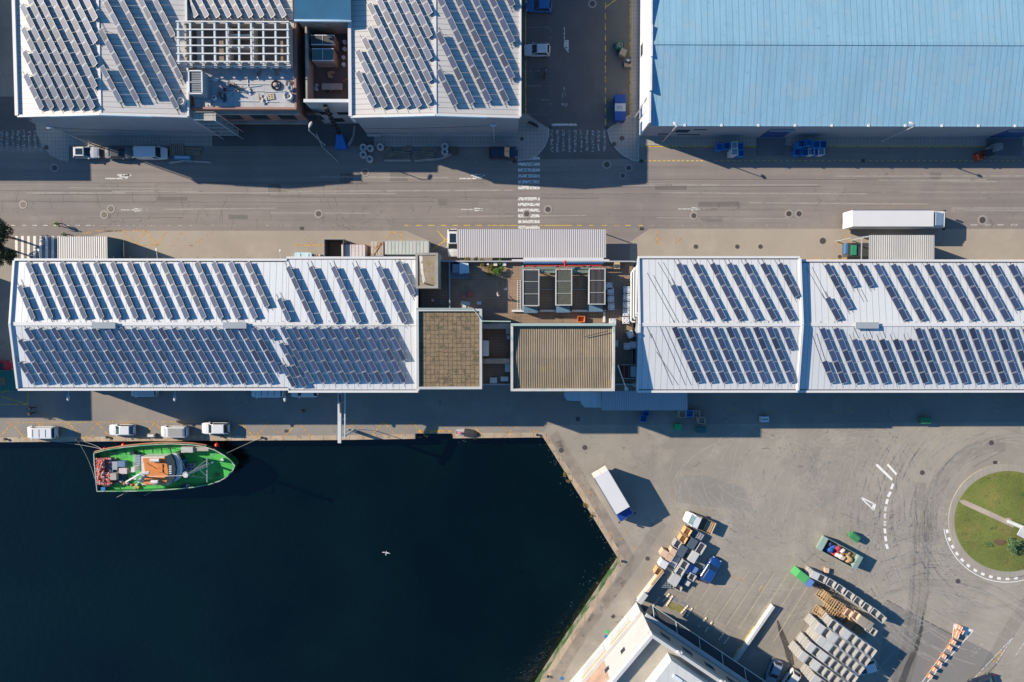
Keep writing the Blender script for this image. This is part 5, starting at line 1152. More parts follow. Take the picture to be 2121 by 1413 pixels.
latt(1737, 1256, 1.6, 'wooden lattice crate nearest the tan boxes in the timber row', 5, 4, 1.8, 1.4); latt(1722, 1267, 1.3, 'wooden lattice crate lying below the timber row middle', 5, 3, 1.7, 1.1)
latt(1702, 1271, 1.5, 'wooden lattice crate at the left tip above the bin block', 4, 4, 1.2, 1.3); latt(1714, 1280, 1.5, 'wooden lattice crate touching the big bin block', 4, 4, 1.5, 1.3)
pstack(1744, 1275, 5, rp_, 'worn wooden pallet left of the pallet row', m_wood, 'worn pallet stacks', 1.2, 1.3); pstack(1762, 1294, 6, rp_, 'worn wooden pallet in the middle of the pallet row', m_wood, 'worn pallet stacks', 1.2, 1.3); pstack(1779, 1306, 4, rp_+.1, 'orange wooden pallet lying lowest in the pallet row', m_wood, 'worn pallet stacks', 1.6, 1.1)
for i, (px, py) in enumerate([(1756, 1278), (1772, 1277)]): pass
for i, (px, py, d) in enumerate([(1758, 1271, 'open tan bin left of a twin between crates and white pallets'), (1773, 1276, 'open tan bin right of a twin beside the white pallets')]):
    x, y = P3(px, py, 1.5); bin_(x, y, 0, rp_, d.replace('open', 'lower').replace('bin', 'bin'), m_binp, 'tan bins among the pallets', Lx=1.15, Ly=1.3, Hh=.75); bin_(x, y, .75, rp_, 'upper '+d, m_binp, 'tan bins among the pallets', Lx=1.15, Ly=1.3, Hh=.75)
for i, (px, py) in enumerate([(1783, 1285), (1792, 1291), (1801, 1297)]): pstack(px, py, 11, rp_, f'whitish pallet in the {("left", "middle", "right")[i]} one of three pale pallet stacks', m_woodg, 'whitish pallet stacks', .72, 1.45, .148, 7)
x, y = P3(1713, 1182, .6); bin_(x, y, 0, R(-5), 'small peach box standing alone above the curved bin line', m_binp, None, Lx=.7, Ly=.8, Hh=.55, lid=2, name='box', cat='box')
# folded lattice rack behind the curved line
o = thing('metal_rack', 'dark zigzag metal rack lying between the green bins and curved line', 'rack', (*P3(1704, 1218, .3), 0), R(-22)); r_ = MB()
for i in range(8): r_.bar((-2+i*.5, -.3 if i % 2 else .3, .5), (-1.5+i*.5, .3 if i % 2 else -.3, .5), .06)
r_.build('brace', m_blackpl, o); MB().bar((-2, .35, .5), (2, .35, .5), .07).bar((-2, -.35, .5), (2, -.35, .5), .07).build('rail', m_blackpl, o)
for q_ in (-1.9, 1.9): MB().bar((q_, -.3, 0), (q_, -.3, .5), .06).bar((q_, .3, 0), (q_, .3, .5), .06).build('leg', m_blackpl, o)
# ---- the cluster of mixed bins by the flatbed
rc_ = R(-31)
def cl(x, y): return (1300+x/7.85, 1050+y/7.85)
cluster = [  # crop x, y, stack, material, description, Lx, Ly, lid
 (975, 410, 2, m_bint, 'open tan bin nearest the flatbed truck', 1.15, 1.2, 0), (905, 530, 2, m_bint, 'open tan bin just below the one nearest the truck', 1.15, 1.2, 0),
 (815, 610, 2, m_bing, 'open grey bin left of the dark blue bin', 1.1, 1.3, 0), (745, 735, 2, m_binp, 'closed peach bin right of the leftmost pair', 1.05, 1.05, 1), (600, 760, 2, m_binp, 'peach bin at the left edge of the cluster, upper', 1.1, 1.1, 2),
 (685, 830, 2, m_binp, 'peach bin at the left edge of the cluster, lower', 1.0, 1.1, 2), (585, 935, 2, m_binw, 'white bin with a blue centre line', 1.25, 1.25, 1), (510, 1060, 2, m_bint, 'open tan bin at the lowest left of the cluster', 1.15, 1.25, 0),
 (1170, 490, 1, m_woodg, 'PALLET', 1.2, 1.3, 0), (1085, 440, 1, m_bindk, 'dark bin between tan bins and truck bed', 1.2, 1.4, 1), (1055, 600, 2, m_bindk, 'dark bin with grating left of the light long one', 1.2, 1.7, 2), (1190, 680, 2, m_bing, 'light grey long bin at the right edge', 1.15, 1.8, 0),
 (1070, 815, 2, m_bing, 'light grey closed bin facing the blue car', 1.25, 1.8, 3), (880, 720, 2, m_bindk, 'dark blue bin in the middle', 1.3, 1.9, 1), (760, 880, 1, m_bing, 'shaded grey closed bin beside the peach pair', 1.3, 1.9, 2), (985, 690, 1, m_bindk, 'black gap bin right of the dark blue one', .8, 1.4, 1),
 (925, 950, 2, m_bing, 'open light bin, upper of a twin near the middle', 1.2, 1.3, 0), (855, 1060, 2, m_bing, 'open light bin, lower of a twin near the middle', 1.2, 1.3, 0), (1040, 1030, 1, m_binlb, 'slate blue closed bin right of the twin', 1.7, 1.6, 1),
 (1050, 1145, 2, m_bing, 'open light bin nearest the blue car', 1.1, 1.1, 0), (950, 1130, 1, m_bing, 'low grey bin under the nearest one', 1.0, 1.0, 0), (765, 1190, 2, m_bing, 'light grey flat lidded bin at the bottom', 1.5, 1.8, 2),
 (970, 1240, 1, m_bing, 'small grey lidded box at the lower right', .85, .8, 2), (885, 1210, 1, m_bindk, 'brown black low bin beside the flat lidded one', 1.0, 1.3, 1), (820, 1310, 1, m_bing, 'grey bin with lit white end, lowest right', 1.4, .9, 0)]
for (cx_, cy_, n, mt, desc, lx, ly, lid) in cluster:
    if desc == 'PALLET':
        x, y = P3(*cl(cx_, cy_), .9)
        bin_(x-.3, y+.2, 0, rc_, 'dark blue bin carrying a grey pallet beside the truck bed', m_binlb, 'mixed bins by the flatbed truck', Lx=1.9, Ly=1.4, Hh=.7, lid=1)
        pallet(x, y, .76, rc_, 'grey slatted pallet lying on a bin beside the truck bed', m_woodg, None, Lx=1.0, Ly=1.2, n=5); continue
    hh = .74; x, y = P3(*cl(cx_, cy_), n*hh)
    for k in range(n):
        last = k == n-1; bin_(x, y, k*hh, rc_, (desc if last else desc+', lower one of its stack').replace('closed', 'closed'), mt, 'mixed bins by the flatbed truck', Lx=lx, Ly=ly, Hh=hh-.012, lid=lid if last else 0)
# blue strip on the white bin
x, y = P3(*cl(700, 1050), .6); o = thing('wire_rack', 'blue wire rack lying among the mixed bins, upper of two', 'rack', (x, y, 0), rc_, 'wire racks among the bins')
r_ = MB(); [r_.bar((-.8+i*.26, -.9, .75), (-.8+i*.26, .9, .75), .05) for i in range(7)]; [r_.bar((-.8, -.9+i*.36, .71), (.8, -.9+i*.36, .71), .045) for i in range(6)]; r_.build('grid', M('rack metal', (.40,.46,.48), rough=.4, metal=.3, local=True), o)
r_ = MB(); [r_.bar((a, b, 0), (a, b, .73), .05) for a in (-.75, .75) for b in (-.85, .85)]; r_.build('leg', MATS['rack metal'], o)
x, y = P3(*cl(620, 1220), .6); copy_tree(o, (x, y, 0), rc_+.5, 'tilted pale wire rack among the mixed bins, lower of two')
# ---- small parking features
m_sep = M('bay separator', (.42,.30,.20), local=True, lines=[(0, .42, .16, (.75,.70,.62), 0)])
def c2(x, y): return (1300+x/6.238, 1200+y/6.238)
for i, (xa_, ya_, xb_, yb_) in enumerate([(545, 190, 450, 300), (590, 215, 505, 345), (783, 345, 690, 445), (838, 378, 765, 490), (1025, 500, 965, 560), (1098, 553, 1070, 590), (1245, 700, 1178, 790), (1315, 745, 1248, 835), (1490, 860, 1415, 945), (415, 235, 335, 345), (940, 600, 915, 620), (1050, 620, 1005, 680)]):
    p, q_ = Vector(P3(*c2(xa_, ya_), .12)), Vector(P3(*c2(xb_, yb_), .12)); c = (p+q_)/2; L_ = (p-q_).length
    o = thing('bay_separator', f'low striped bay separator, {ORD[i+1]} one counted in the yard below the bins', 'bay separator', (c.x, c.y, .008), ang(p, q_), 'low striped bay separators')
    MB().loft([[(a, -.14, 0), (a, -.08, .11), (a, .08, .11), (a, .14, 0)] for a in (-L_/2, L_/2)]).build('block', m_sep, o)
    n_ = max(2, int(L_/.45))
    for k in range(n_): MB().box(-L_/2+.15+(L_-.3)*k/max(1, n_-1), 0, .125, .2, .15, .03).build('reflector', M('pale reflector', (.62,.52,.40), local=True), o)
for i, (pts_, mt) in enumerate([([(600, 215), (657, 262), (632, 305), (578, 255)], 'grey'), ([(560, 285), (620, 320), (575, 405), (508, 345)], 'moss'), ([(715, 275), (768, 320), (745, 350), (690, 300)], 'grey'), ([(655, 320), (725, 355), (680, 440), (590, 385)], 'moss')]):
    o = struct('floor_patch', MB().sheet([W2(*c2(*p)) for p in pts_], .02), M('slate patch', (.16,.17,.21), var=.2) if mt == 'grey' else M('mossy patch', (.20,.19,.05), var=.35, vs=1.5))
# ---- skip with rubbish
a, b_ = Vector(P3(1711, 1133, 1.9)), Vector(P3(1771, 1160, 1.9)); c = (a+b_)/2; rz = ang(P3(1708, 1128, 1.9), P3(1773, 1163, 1.9)); L_ = (b_-a).length+1.0
sk = thing('skip', 'open green grey skip full of rubbish in the yard', 'skip', (c.x, c.y, 0), rz); h, w_ = L_/2, 1.15; m_sk = M('skip paint', (.24,.33,.29), rough=.6, var=.2, local=True, stain=((.15,.07,.03), 2, .62, .1))
for nm, q_ in (('side', (-h, h, w_-.07, w_, .2, 1.8)), ('side', (-h, h, -w_, -w_+.07, .2, 1.8))): MB().bx(*q_).build('side_wall', m_sk, sk)
MB().bx(-h, h, -w_+.071, w_-.071, .15, .3).build('floor', m_sk, sk)
MB().loft([[(-h-.55, -w_, 1.78), (-h, -w_, .3), (-h, w_, .3), (-h-.55, w_, 1.78)], [(-h+.25, -w_, 1.86), (-h+.1, -w_, .32), (-h+.1, w_, .32), (-h+.25, w_, 1.86)]]).build('end_plate', m_sk, sk)
MB().loft([[(h-.25, -w_, 1.86), (h-.1, -w_, .32), (h-.1, w_, .32), (h-.25, w_, 1.86)], [(h+.55, -w_, 1.78), (h, -w_, .3), (h, w_, .3), (h+.55, w_, 1.78)]]).build('end_plate', m_sk, sk)
cs, sn = math.cos(rz), math.sin(rz)
rub = [('rubbish_bag', 'blue', (.02,.10,.35), -1.6), ('rubbish_bag', 'blue', (.02,.10,.35), -1.2), ('rubbish_bag', 'red', (.42,.03,.06), -.5), ('rubbish_bag', 'red', (.42,.03,.06), -.1), ('rubbish_bag', 'white', (.55,.5,.48), .1), ('rubbish_bag', 'peach', (.55,.38,.24), .9), ('rubbish_bag', 'brown', (.32,.2,.09), 1.2), ('rubbish_bag', 'tan', (.5,.33,.16), 1.7), ('rubbish_bag', 'white', (.55,.5,.48), .5), ('rubbish_bag', 'brown', (.32,.2,.09), .8), ('rubbish_bag', 'dark blue', (.03,.04,.12), -1.9), ('rubbish_bag', 'blue', (.02,.10,.35), -1.5), ('rubbish_bag', 'red', (.42,.03,.06), -.3), ('rubbish_bag', 'peach', (.55,.38,.24), 1.9), ('rubbish_bag', 'white', (.55,.5,.48), .3), ('rubbish_bag', 'red', (.42,.03,.06), -.9), ('rubbish_bag', 'tan', (.5,.33,.16), 1.1), ('rubbish_bag', 'brown', (.32,.2,.09), 2.1), ('rubbish_bag', 'tan', (.5,.33,.16), 1.5)]
for i, (nm, cn, cc, lx) in enumerate(rub):
    ly = random.uniform(-.55, .55) if i % 2 else (.5 if i % 4 else -.5); m_ = MB().ball((0, 0, 0), .48, 9, 6, (1, .8, .62)); m_.v = [(a*random.uniform(.8, 1.2), b*random.uniform(.8, 1.2), d*random.uniform(.85, 1.1)) for a, b, d in m_.v]
    o = m_.build(nm, M('rubbish '+cn, cc, var=.35, vs=3, local=True), None); o.location = (c.x+lx*cs-ly*sn, c.y+lx*sn+ly*cs, 1.05+.25*(i % 3)); tag(o, f'{cn} rubbish sack in the skip, {ORD[i+1]} counted from its left end', 'rubbish', 'rubbish heaped in the skip')
# low rubbish bed
o = MB().box(0, 0, .62, L_-.6, 2.0, .6).build('rubbish_bed', M('mixed rubbish', (.18,.13,.09), var=.6, vs=3, local=True), None); o.location = (c.x, c.y, 0); o.rotation_euler = (0, 0, rz); o['kind'] = 'stuff'; o['label'] = 'loose mixed rubbish lying in the bottom of the skip'
# wheeled dumpsters
m_dump = M('dumpster green', (.05,.22,.09), rough=.5, var=.15, local=True)
def dumpster(label, px, py, rz, mt=m_dump, group='wheeled dumpsters'):
    x, y = P3(px, py, 1.25); o = thing('dumpster', label, 'dumpster', (x, y, 0), rz, group)
    MB().loft([[(-.62, -.42, .2), (.62, -.42, .2), (.62, .42, .2), (-.62, .42, .2)], [(-.78, -.55, 1.1), (.78, -.55, 1.1), (.78, .55, 1.1), (-.78, .55, 1.1)]]).build('body', mt, o)
    l = MB().loft([[(x_, -.58, 1.11), (x_, -.4, 1.24), (x_, .3, 1.3), (x_, .58, 1.12)] for x_ in (-.8, .8)]).build('lid', mt, o)
    for q_ in (-.45, -.15, .15, .45): MB().box(q_, 0, 1.29, .04, .9, .04).build('rib', mt, l)
    for a in (-.5, .5):
        for b in (-.35, .35): MB().cyl(a, b, .0, .19, .09, n=8).build('wheel', m_tyre, o)
    for s in (-1, 1): MB().tube([(s*.82, -.3, 1.05), (s*.92, 0, 1.05), (s*.82, .3, 1.05)], .03, 6).build('handle', mt, o)
    return o
dumpster('green wheeled dumpster standing alone above the skip', 1771, 1113, R(-38)); dumpster('green wheeled dumpster in the shade edge at the right below the hall', 1919, 871, R(0))
dumpster('dark green wheeled dumpster in the shade below the tan tubs', 1452, 891, R(0), M('dark dumpster', (.05,.13,.13), rough=.5, local=True))
x, y = P3(1585, 869, 1.0); o = thing('cool_box', 'white box with dark lettering strips at the shadow edge below the hall', 'box', (x, y, 0)); MB().bx(-.62, .62, -.45, .45, .05, .95).build('body', PW, o); MB().bx(-.45, .45, .0, .08, .951, .957).bx(-.45, .45, -.16, -.08, .951, .957).build('lettering', m_blackpl, o) if False else MB().bx(-.45, .45, -.04, .08, .951, .957).build('lettering', m_blackpl, o)
for a in (-.5, .5): MB().bx(a-.08, a+.08, -.4, .4, 0, .049).build('foot', m_blackpl, o)
# tubs in shade below the grey canopy
for px, py, mt, d, n in ((1338, 855, m_binb, 'blue tub half under the grey canopy edge', 1), (1333, 867, m_binb, 'blue open tub standing just below the canopy edge', 1), (1414, 858, m_bingb, 'brown open tub right of the grey canopy', 2), (1429, 857, m_binb, 'blue open tub between two brown tubs', 2), (1443, 858, m_bingb, 'brown open tub right of the blue one', 2), (1454, 871, m_bingb, 'brown open tub set lower than its row', 2), (1405, 885, m_bingr, 'bright green lidded tub in the shade', 1)):
    for k in range(n):
        x, y = P3(px, py, n*.76); bin_(x, y, k*.76, R(-4), d if k == n-1 else d+', bottom one', mt, 'tubs below the canopy', Lx=1.1, Ly=1.05, Hh=.75, lid=2 if mt is m_bingr else 0)
# blue bins along the blue warehouse
for px, py, mt, d, n in ((1491, 304, m_binb, 'blue bin at the left of the first blue group', 2), (1506, 302, m_binb, 'blue bin second in the first blue group', 2), (1521, 301, m_binw, 'white rimmed bin in the back row of the first group', 2), (1534, 303, m_binb, 'blue bin at the right of the first blue group', 2), (1522, 314, m_binw, 'white open bin in front of the first blue group', 3), (1535, 317, m_binb, 'blue open bin in front beside the white one', 2),
    (1660, 298, m_binb, 'blue bin at the back left of the second group', 3), (1676, 296, m_binb, 'blue bin tallest at the back of the second group', 3), (1692, 299, m_binb, 'blue bin at the back right of the second group', 3), (1706, 299, m_binb, 'blue green bin rightmost behind the second group', 3), (1652, 315, m_binb, 'blue bin at the front left of the second group', 2), (1668, 315, m_binb, 'blue bin second at the front of the second group', 2), (1681, 314, m_binw, 'grey white bin in the middle front of the second group', 2), (1702, 314, m_binw, 'pale blue bin at the front right of the second group', 2), (1691, 314, m_binb, 'blue bin between pale bins at the front', 2)):
    for k in range(n):
        x, y = P3(px, py, n*.78); bin_(x, y, k*.78+(.136 if P3(px, py, n*.78)[1] > P3(1500, 302, 0)[1]-.3 else 0), 0, d if k == n-1 else d+', '+ORD[n-k]+' from top', mt, 'bins beside the blue warehouse', Lx=1.02, Ly=1.08, Hh=.77)
pstack(2070, 303, 10, R(5), 'wooden pallet in the stack next to the forklift', m_woodg, 'pallets at the forklift', z0=.0)
pstack(2056, 308, 7, R(25), 'wooden pallet in the nearer stack on the forklift side', m_woodg, 'pallets at the forklift', z0=.0)
x, y = P3(2050, 316, 1.2); bin_(x, y, 0, R(20), 'pale box carried low beside the forklift', m_binp, None, Lx=.9, Ly=.8, Hh=.7, lid=1, name='box', cat='box')
# blue and white tarped container in the side street
x, y = P3(1285, 222, 1.7); o = thing('paper_container', 'blue container with a white band across its top in the side street', 'container', (x, y, .0))
m_tarp = M('blue speckled tarp', (.012,.06,.26), rough=.4, var=.3, vs=3, local=True, stain=((.10,.20,.42), 4, .62, .05))
MB().bx(-.8, .8, -1.95, 1.95, .1, 1.5).build('body', m_tarp, o); MB().bx(-.84, .84, .62, 1.97, 1.502, 1.62).build('cover', m_tarp, o); MB().bx(-.84, .84, -1.97, -.62, 1.502, 1.62).build('cover', m_tarp, o); MB().bx(-.83, .83, -.6, .6, 1.502, 1.6).build('white_band', M('grey band', (.42,.45,.48), local=True), o)
s_ = MB(); [s_.tube([(-.45+i*.28, .25, 1.615), (-.3+i*.28, .05, 1.615), (-.45+i*.28, -.05, 1.615), (-.3+i*.28, -.25, 1.615)], .025, 5) for i in range(3)]; s_.build('lettering', m_blackpl, o)
x, y = P3(1285, 92, 1.0); o = thing('crate_trolley', 'green mesh crate holding grey boards in the side street', 'crate', (x, y, 0), R(-6)); m_gc = M('green crate', (.05,.28,.16), local=True)
for nm, q_ in (('side_wall', (-.6, .6, .5, .55, .1, 1.0)), ('side_wall', (-.6, .6, -.55, -.5, .1, 1.0)), ('side_wall', (.55, .6, -.5, .5, .1, 1.0)), ('side_wall', (-.6, -.55, -.5, .5, .1, 1.0)), ('floor', (-.55, .55, -.5, .5, .0, .15))): MB().bx(*q_).build(nm, m_gc, o)
for i in range(4): MB().box(-.35+i*.23, 0, .75, .1, .85, .3).build('board', m_woodg, o)
x, y = P3(1291, 108, 1.1)
for k in range(2): bin_(x, y, k*.55, R(-22), f'tan cardboard box, {("lower", "upper")[k]} of two below the green crate', M('cardboard', (.36,.28,.19), var=.1, local=True), 'boxes in the side street', Lx=1.0, Ly=1.05, Hh=.52, lid=1, name='cardboard_box', cat='box')
x, y = P3(1301, 131, .8); bin_(x, y, 0, R(-5), 'tan box with dark bags on top beside the kerb', MATS['cardboard'], 'boxes in the side street', Lx=1.15, Ly=1.0, Hh=.7, lid=1, name='cardboard_box', cat='box')
for i, (dx, dy, cc, nm) in enumerate(((-.25, .25, (.02,.02,.025), 'black'), (.2, .1, (.02,.02,.025), 'black'), (.1, .5, (.05,.18,.3), 'blue'), (-.1, .35, (.5,.52,.55), 'white'))):
    m_ = MB().ball((0, 0, 0), .28, 9, 6, (1.1, .8, .6)); m_.v = [(a*random.uniform(.8, 1.25), b*random.uniform(.8, 1.2), d) for a, b, d in m_.v]; o = m_.build('rubbish_bag', M('bag '+nm, cc, rough=.4, local=True), None); o.location = (x+dx, y+dy, .93+.02*i); tag(o, f'{nm} bag on the tan box, {ORD[i+1]} of four', 'rubbish bag', 'bags on the tan box')
# ---- orange and white barriers
m_bo = M('barrier orange', (.45,.17,.08), rough=.5, local=True); m_bw2 = M('barrier white', (.62,.60,.57), rough=.5, local=True)
bp = [(1993, 1303, 70), (1988, 1313, 62), (1996, 1311, 62), (1985, 1321, 62), (1978.5, 1333, 62), (1971, 1345, 62), (1959, 1362, 60), (1949.6, 1377, 60), (1939, 1390, 60), (1930, 1404, 60)]
b0 = None
for i, (px, py, an) in enumerate(bp):
    x, y = P3(px, py, .9); lab = f'orange and white plastic barrier, {ORD[i+1]} from the tip of the triangle'
    if b0 is None:
        b0 = thing('plastic_barrier', lab, 'barrier', (x, y, 0), R(an), 'orange barriers in the lane triangle')
        MB().loft([[(a, -.24, 0), (a, -.20, .3), (a, -.10, .85), (a, .10, .85), (a, .20, .3), (a, .24, 0)] for a in (-.34, .34)]).build('body', m_bo, b0)
        MB().box(0, 0, .87, .68, .09, .05).build('top_strip', m_bw2, b0)
        for s in (-1, 1): MB().box(0, s*.19, .5, .66, .03, .12).build('side_strip', m_bw2, b0)
    else: copy_tree(b0, (x, y, 0), R(an), lab)
# ================================================================ CANOPIES, CONTAINERS
def corr(x0, x1, y0, y1, z0, z1, pitch, amp, axis='x', n=6):
    """corrugated sheet; z0 at y0, z1 at y1"""
    m_ = MB(); N = int((x1-x0)/pitch)*n; rg = []
    for i in range(N+1):
        x = x0+(x1-x0)*i/N; d = amp*math.sin(2*math.pi*i/n); rg.append([(x, y0, z0+d), (x, y1, z1+d), (x, y1, z1+d-.03), (x, y0, z0+d-.03)])
    return m_.loft(rg)
m_zinc = M('light ribbed sheet', (.37,.365,.385), rough=.5, var=.05, fine=.04, lines=[(0, .32, .10, (.315,.31,.33), 0)])
m_zincb = M('pale weathered sheet', (.42,.41,.385), rough=.5, var=.08, lines=[(0, .31, .10, (.29,.28,.27), 0)], stain=((.40,.32,.22), .6, .66, .1))
m_zincc = M('blue grey ribbed sheet', (.36,.39,.43), rough=.5, var=.06, lines=[(0, .34, .08, (.27,.30,.34), 0)])
m_post = M('galvanised post', (.38,.40,.41), rough=.5, metal=.3)
def canopy(label, p0, p1, z0, z1, mt, pitch=.32, wall=False):
    x0, y1 = P3(*p0, z1); x1, y0 = P3(*p1, z0); o = thing('canopy', label, 'canopy', ((x0+x1)/2, (y0+y1)/2, 0), world=True)
    corr(x0, x1, y0, y1, z0, z1, pitch, .02).build('roof', mt, o)
    n = max(2, int((x1-x0)/5)+1)
    for i in range(n):
        x = x0+.15+(x1-x0-.3)*i/(n-1); MB().bar((x, y1-.2, 0), (x, y1-.2, z1-.12), .12).build('post', m_post, o); MB().bar((x, y0+.1, 0), (x, y0+.1, z0-.12), .12).build('post', m_post, o); MB().bar((x, y0, z0-.1), (x, y1, z1-.1), .1, .1).build('rafter', m_post, o)
    if wall: MB().bx(x1-.06, x1, y0, y1, .05, min(z0, z1)-.12).build('end_wall', M('dark teal sheet', (.06,.14,.17)), o)
    return o
canopy('long light grey ribbed canopy between the main road and the terrace', (947, 475), (1255, 534), 3.1, 3.0, m_zinc)
canopy('pale ribbed loading canopy beside the two hi-vis walkers', (119, 490), (222, 538), 4.6, 4.5, m_zincb, wall=True)
canopy('pale ribbed canopy with a lorry cab under its left end', (1800, 487), (1935, 542), 5.8, 5.7, m_zincb, wall=True)
canopy('blue grey ribbed canopy in shade below the tank gap', (1246, 810), (1424, 850), 4.2, 4.0, m_zincc, .34)
o = thing('canopy', 'stepped pale blue flat canopy left of the ribbed shaded one', 'canopy', (*P3(1200, 830, 3.6), 0), world=True)
MB().prism([P3(*p, 3.6) for p in ((1169, 812), (1169, 822), (1175, 830), (1203, 831), (1204, 836), (1211, 844), (1256, 845), (1256, 842), (1245, 830), (1245, 812))], 3.48, 3.6).build('roof', M('pale blue sheet', (.40,.48,.52), rough=.4, lines=[(0, 1.0, .05, (.28,.34,.38), 0)]), o)
for px, py in ((1172, 820), (1206, 838), (1240, 840)): x, y = P3(px, py, 3.5); MB().bar((x, y, 0), (x, y, 3.47), .12).build('post', m_post, o)
x0, y1 = P3(1764, 493, 4.9); x1, y0 = P3(1799, 541, 4.9); o = thing('dock_frame', 'open steel frame in front of the lorry cab at the ribbed canopy', 'frame', (x0, y0, 0), world=True)
for a, b in (((x0, y1), (x1, y1+.3)), ((x0, y0), (x1, y0-.1)), ((x1-.9, y0), (x1-.9, y1))): MB().bar((*a, 4.5), (*b, 4.5), .12).build('beam', m_post, o)
for a in ((x0, y1), (x0, y0)): MB().bar((*a, 0), (*a, 4.44), .12).build('post', m_post, o)
def container(label, p0, p1, z, mt, axis='x', lines=None, open_top=False, trim=None, z0=0):
    x0, y1 = P3(*p0, z); x1, y0 = P3(*p1, z); o = thing('container', label, 'container', ((x0+x1)/2, (y0+y1)/2, z0), world=True, group='containers beside the hall')
    if open_top:
        for q_ in ((x0, x1, y1-.12, y1), (x0, x1, y0, y0+.12), (x0, x0+.12, y0+.121, y1-.121), (x1-.12, x1, y0+.121, y1-.121)): MB().bx(*q_, z0+.02, z).build('side_wall', mt, o)
        MB().bx(x0+.122, x1-.122, y0+.122, y1-.122, z0+.0, z0+.12).build('floor', M('brown floor', (.22,.16,.11)), o)
    else:
        b = MB().bx(x0+.03, x1-.03, y0+.03, y1-.03, z0+.02, z-.06)
        n = int((x1-x0)/.3)
        for i in range(n): b.bx(x0+.1+i*.3, x0+.22+i*.3, y1-.031, y1, z0+.1, z-.1) if False else None
        b.build('body', mt, o)
        rf = MB(); nn_ = int((x1-x0-.2)/.55)
        rf.bx(x0, x1, y0, y1, z-.058, z-.01)
        for i in range(nn_): rf.bx(x0+.2+i*.55, x0+.45+i*.55, y0+.12, y1-.12, z-.009, z+.02)
        rf.build('roof', mt, o)
    f = MB(); t_ = .1
    for xx in (x0-.01, x1-t_+.01):
        for yy in (y0-.01, y1-t_+.01): f.bx(xx, xx+t_, yy, yy+t_, z0, z+.01)
    f.bx(x0+t_, x1-t_, y0-.015, y0+.05, z-.07, z+.015).bx(x0+t_, x1-t_, y1-.05, y1+.015, z-.07, z+.015); f.build('frame', trim or mt, o)
    return o
container('dark open topped steel container left of the red striped one', (671, 495), (712, 533), 2.9, M('dark steel', (.08,.085,.09), rough=.6, var=.2), open_top=True, trim=M('pale steel edge', (.34,.35,.35)))
container('white and pale red striped container between the dark and rusty ones', (707, 506), (756, 534), 2.4, M('pinkish white sheet', (.52,.47,.46), var=.08, stain=((.42,.28,.26), 1, .66, .05)), trim=M('dull red edge', (.36,.10,.09)))
container('rusty topped container with a plank lying on it', (768, 500), (794, 530), 2.7, M('rusty roof', (.42,.36,.29), var=.15, stain=((.30,.11,.03), .9, .48, .15)), trim=M('grey blue edge', (.30,.38,.42)))
container('long greyish green container reaching towards the lichen tower', (797, 499), (888, 527), 2.6, M('grey green sheet', (.38,.42,.38), var=.15, vs=.8, lines=[(0, 1.9, .9, (.43,.44,.42), 0)]), trim=M('grey blue edge', (0, 0, 0)))
x, y = P3(783, 518, 2.75); tag(MB().bar((x-.8, y-1.0, 2.76), (x+.4, y+1.0, 2.76), .09, .05).build('plank', m_wood), 'yellowish plank lying across the rusty container roof', 'plank')
x, y = P3(627, 530, 1.0); o = thing('skiff', 'pale blue upturned tub shaped skiff leaning along the hall wall', 'boat', (x, y, 0)); 
MB().loft([[(a, -b, .02), (a, -b*1.1, .7), (a, b*1.1, .7), (a, b, .02)] for a, b in ((-1.4, .35), (-1.2, .5), (1.0, .5), (1.3, .38))]).build('hull', M('pale blue paint', (.40,.58,.66)), o); MB().box(-.6, 0, .74, .3, .8, .06).build('thwart', m_trim, o); MB().box(.7, 0, .74, .3, .8, .06).build('thwart', m_trim, o)
for i in range(6):
    a = MB().ball((0, 0, 0), .22, 8, 5); o = a.build('fishing_float', M(('faded red float', 'white float')[i % 2], ((.45,.16,.12), (.5,.5,.48))[i % 2], local=True), None); o.location = (x+1.7+.38*(i % 3), y-.2+.35*(i//3), .23); tag(o, f'{("faded red", "white")[i % 2]} float heaped beside the pale blue skiff, {ORD[i+1]} of six', 'float', 'floats beside the skiff')
# green container and red car end at the left edge
container('dark green container at the left edge below the shaded street', (-60, 768), (34, 809), 2.6, M('dark green sheet', (.01,.11,.09), var=.2, rough=.5), trim=M('dark green edge', (.03,.17,.14)))
x, y = P3(5, 790, 2.7); tag(MB().box(x, y, 2.66, .9, 1.3, .06, .2).build('rusty_plate', M('rusty plate', (.15,.10,.06))), 'rusty plate lying on the dark green container', 'plate')
car('red car mostly hidden in the left street shade', -8, 762, 10, paint('red', (.42,.02,.02)), 'hatch')
# ---- conveyor boom over the quay road
o = thing('ice_chute', 'white steel chute bridging from the hall roof to the quay edge', 'chute', (*P3(706, 860, 0), 0), world=True)
x, ya_ = P3(703.5, 808, 7.6); yb_ = P3(703.5, 917, 5.9)[1]; xb = P3(703.5, 917, 5.9)[0]
MB().bar((x, ye0, 7.6), (xb, yb_, 5.9), .5, .4).build('chute_beam', M('white chute paint', (.56,.57,.57), var=.12), o)
MB().bar((x+.05, ye0-3.9, 7.35), (x+.04, ye0-1.0, 7.65), .22, .3).build('dark_slot', m_gutter, o)
x2, y2 = P3(714.5, 908, 6.0); x3 = P3(714.5, 815, 7.6)[0]
MB().bar((x3, ye0, 7.6), (x2, y2, 6.0), .16, .25).build('side_beam', m_beam, o)
for t_ in (.3, .62, .95): yy = ye0+(y2-ye0)*t_; zz2 = 7.6+(6.0-7.6)*t_; MB().bar((x, yy, zz2-.05), (x3, yy, zz2-.05), .1, .08).build('cross_tie', m_beam, o)
for a in ((xb, yb_+1.0), (x2, y2+.3)): MB().bar((a[0], a[1], 0), (a[0], a[1], 5.95), .22).build('leg', m_beam, o)
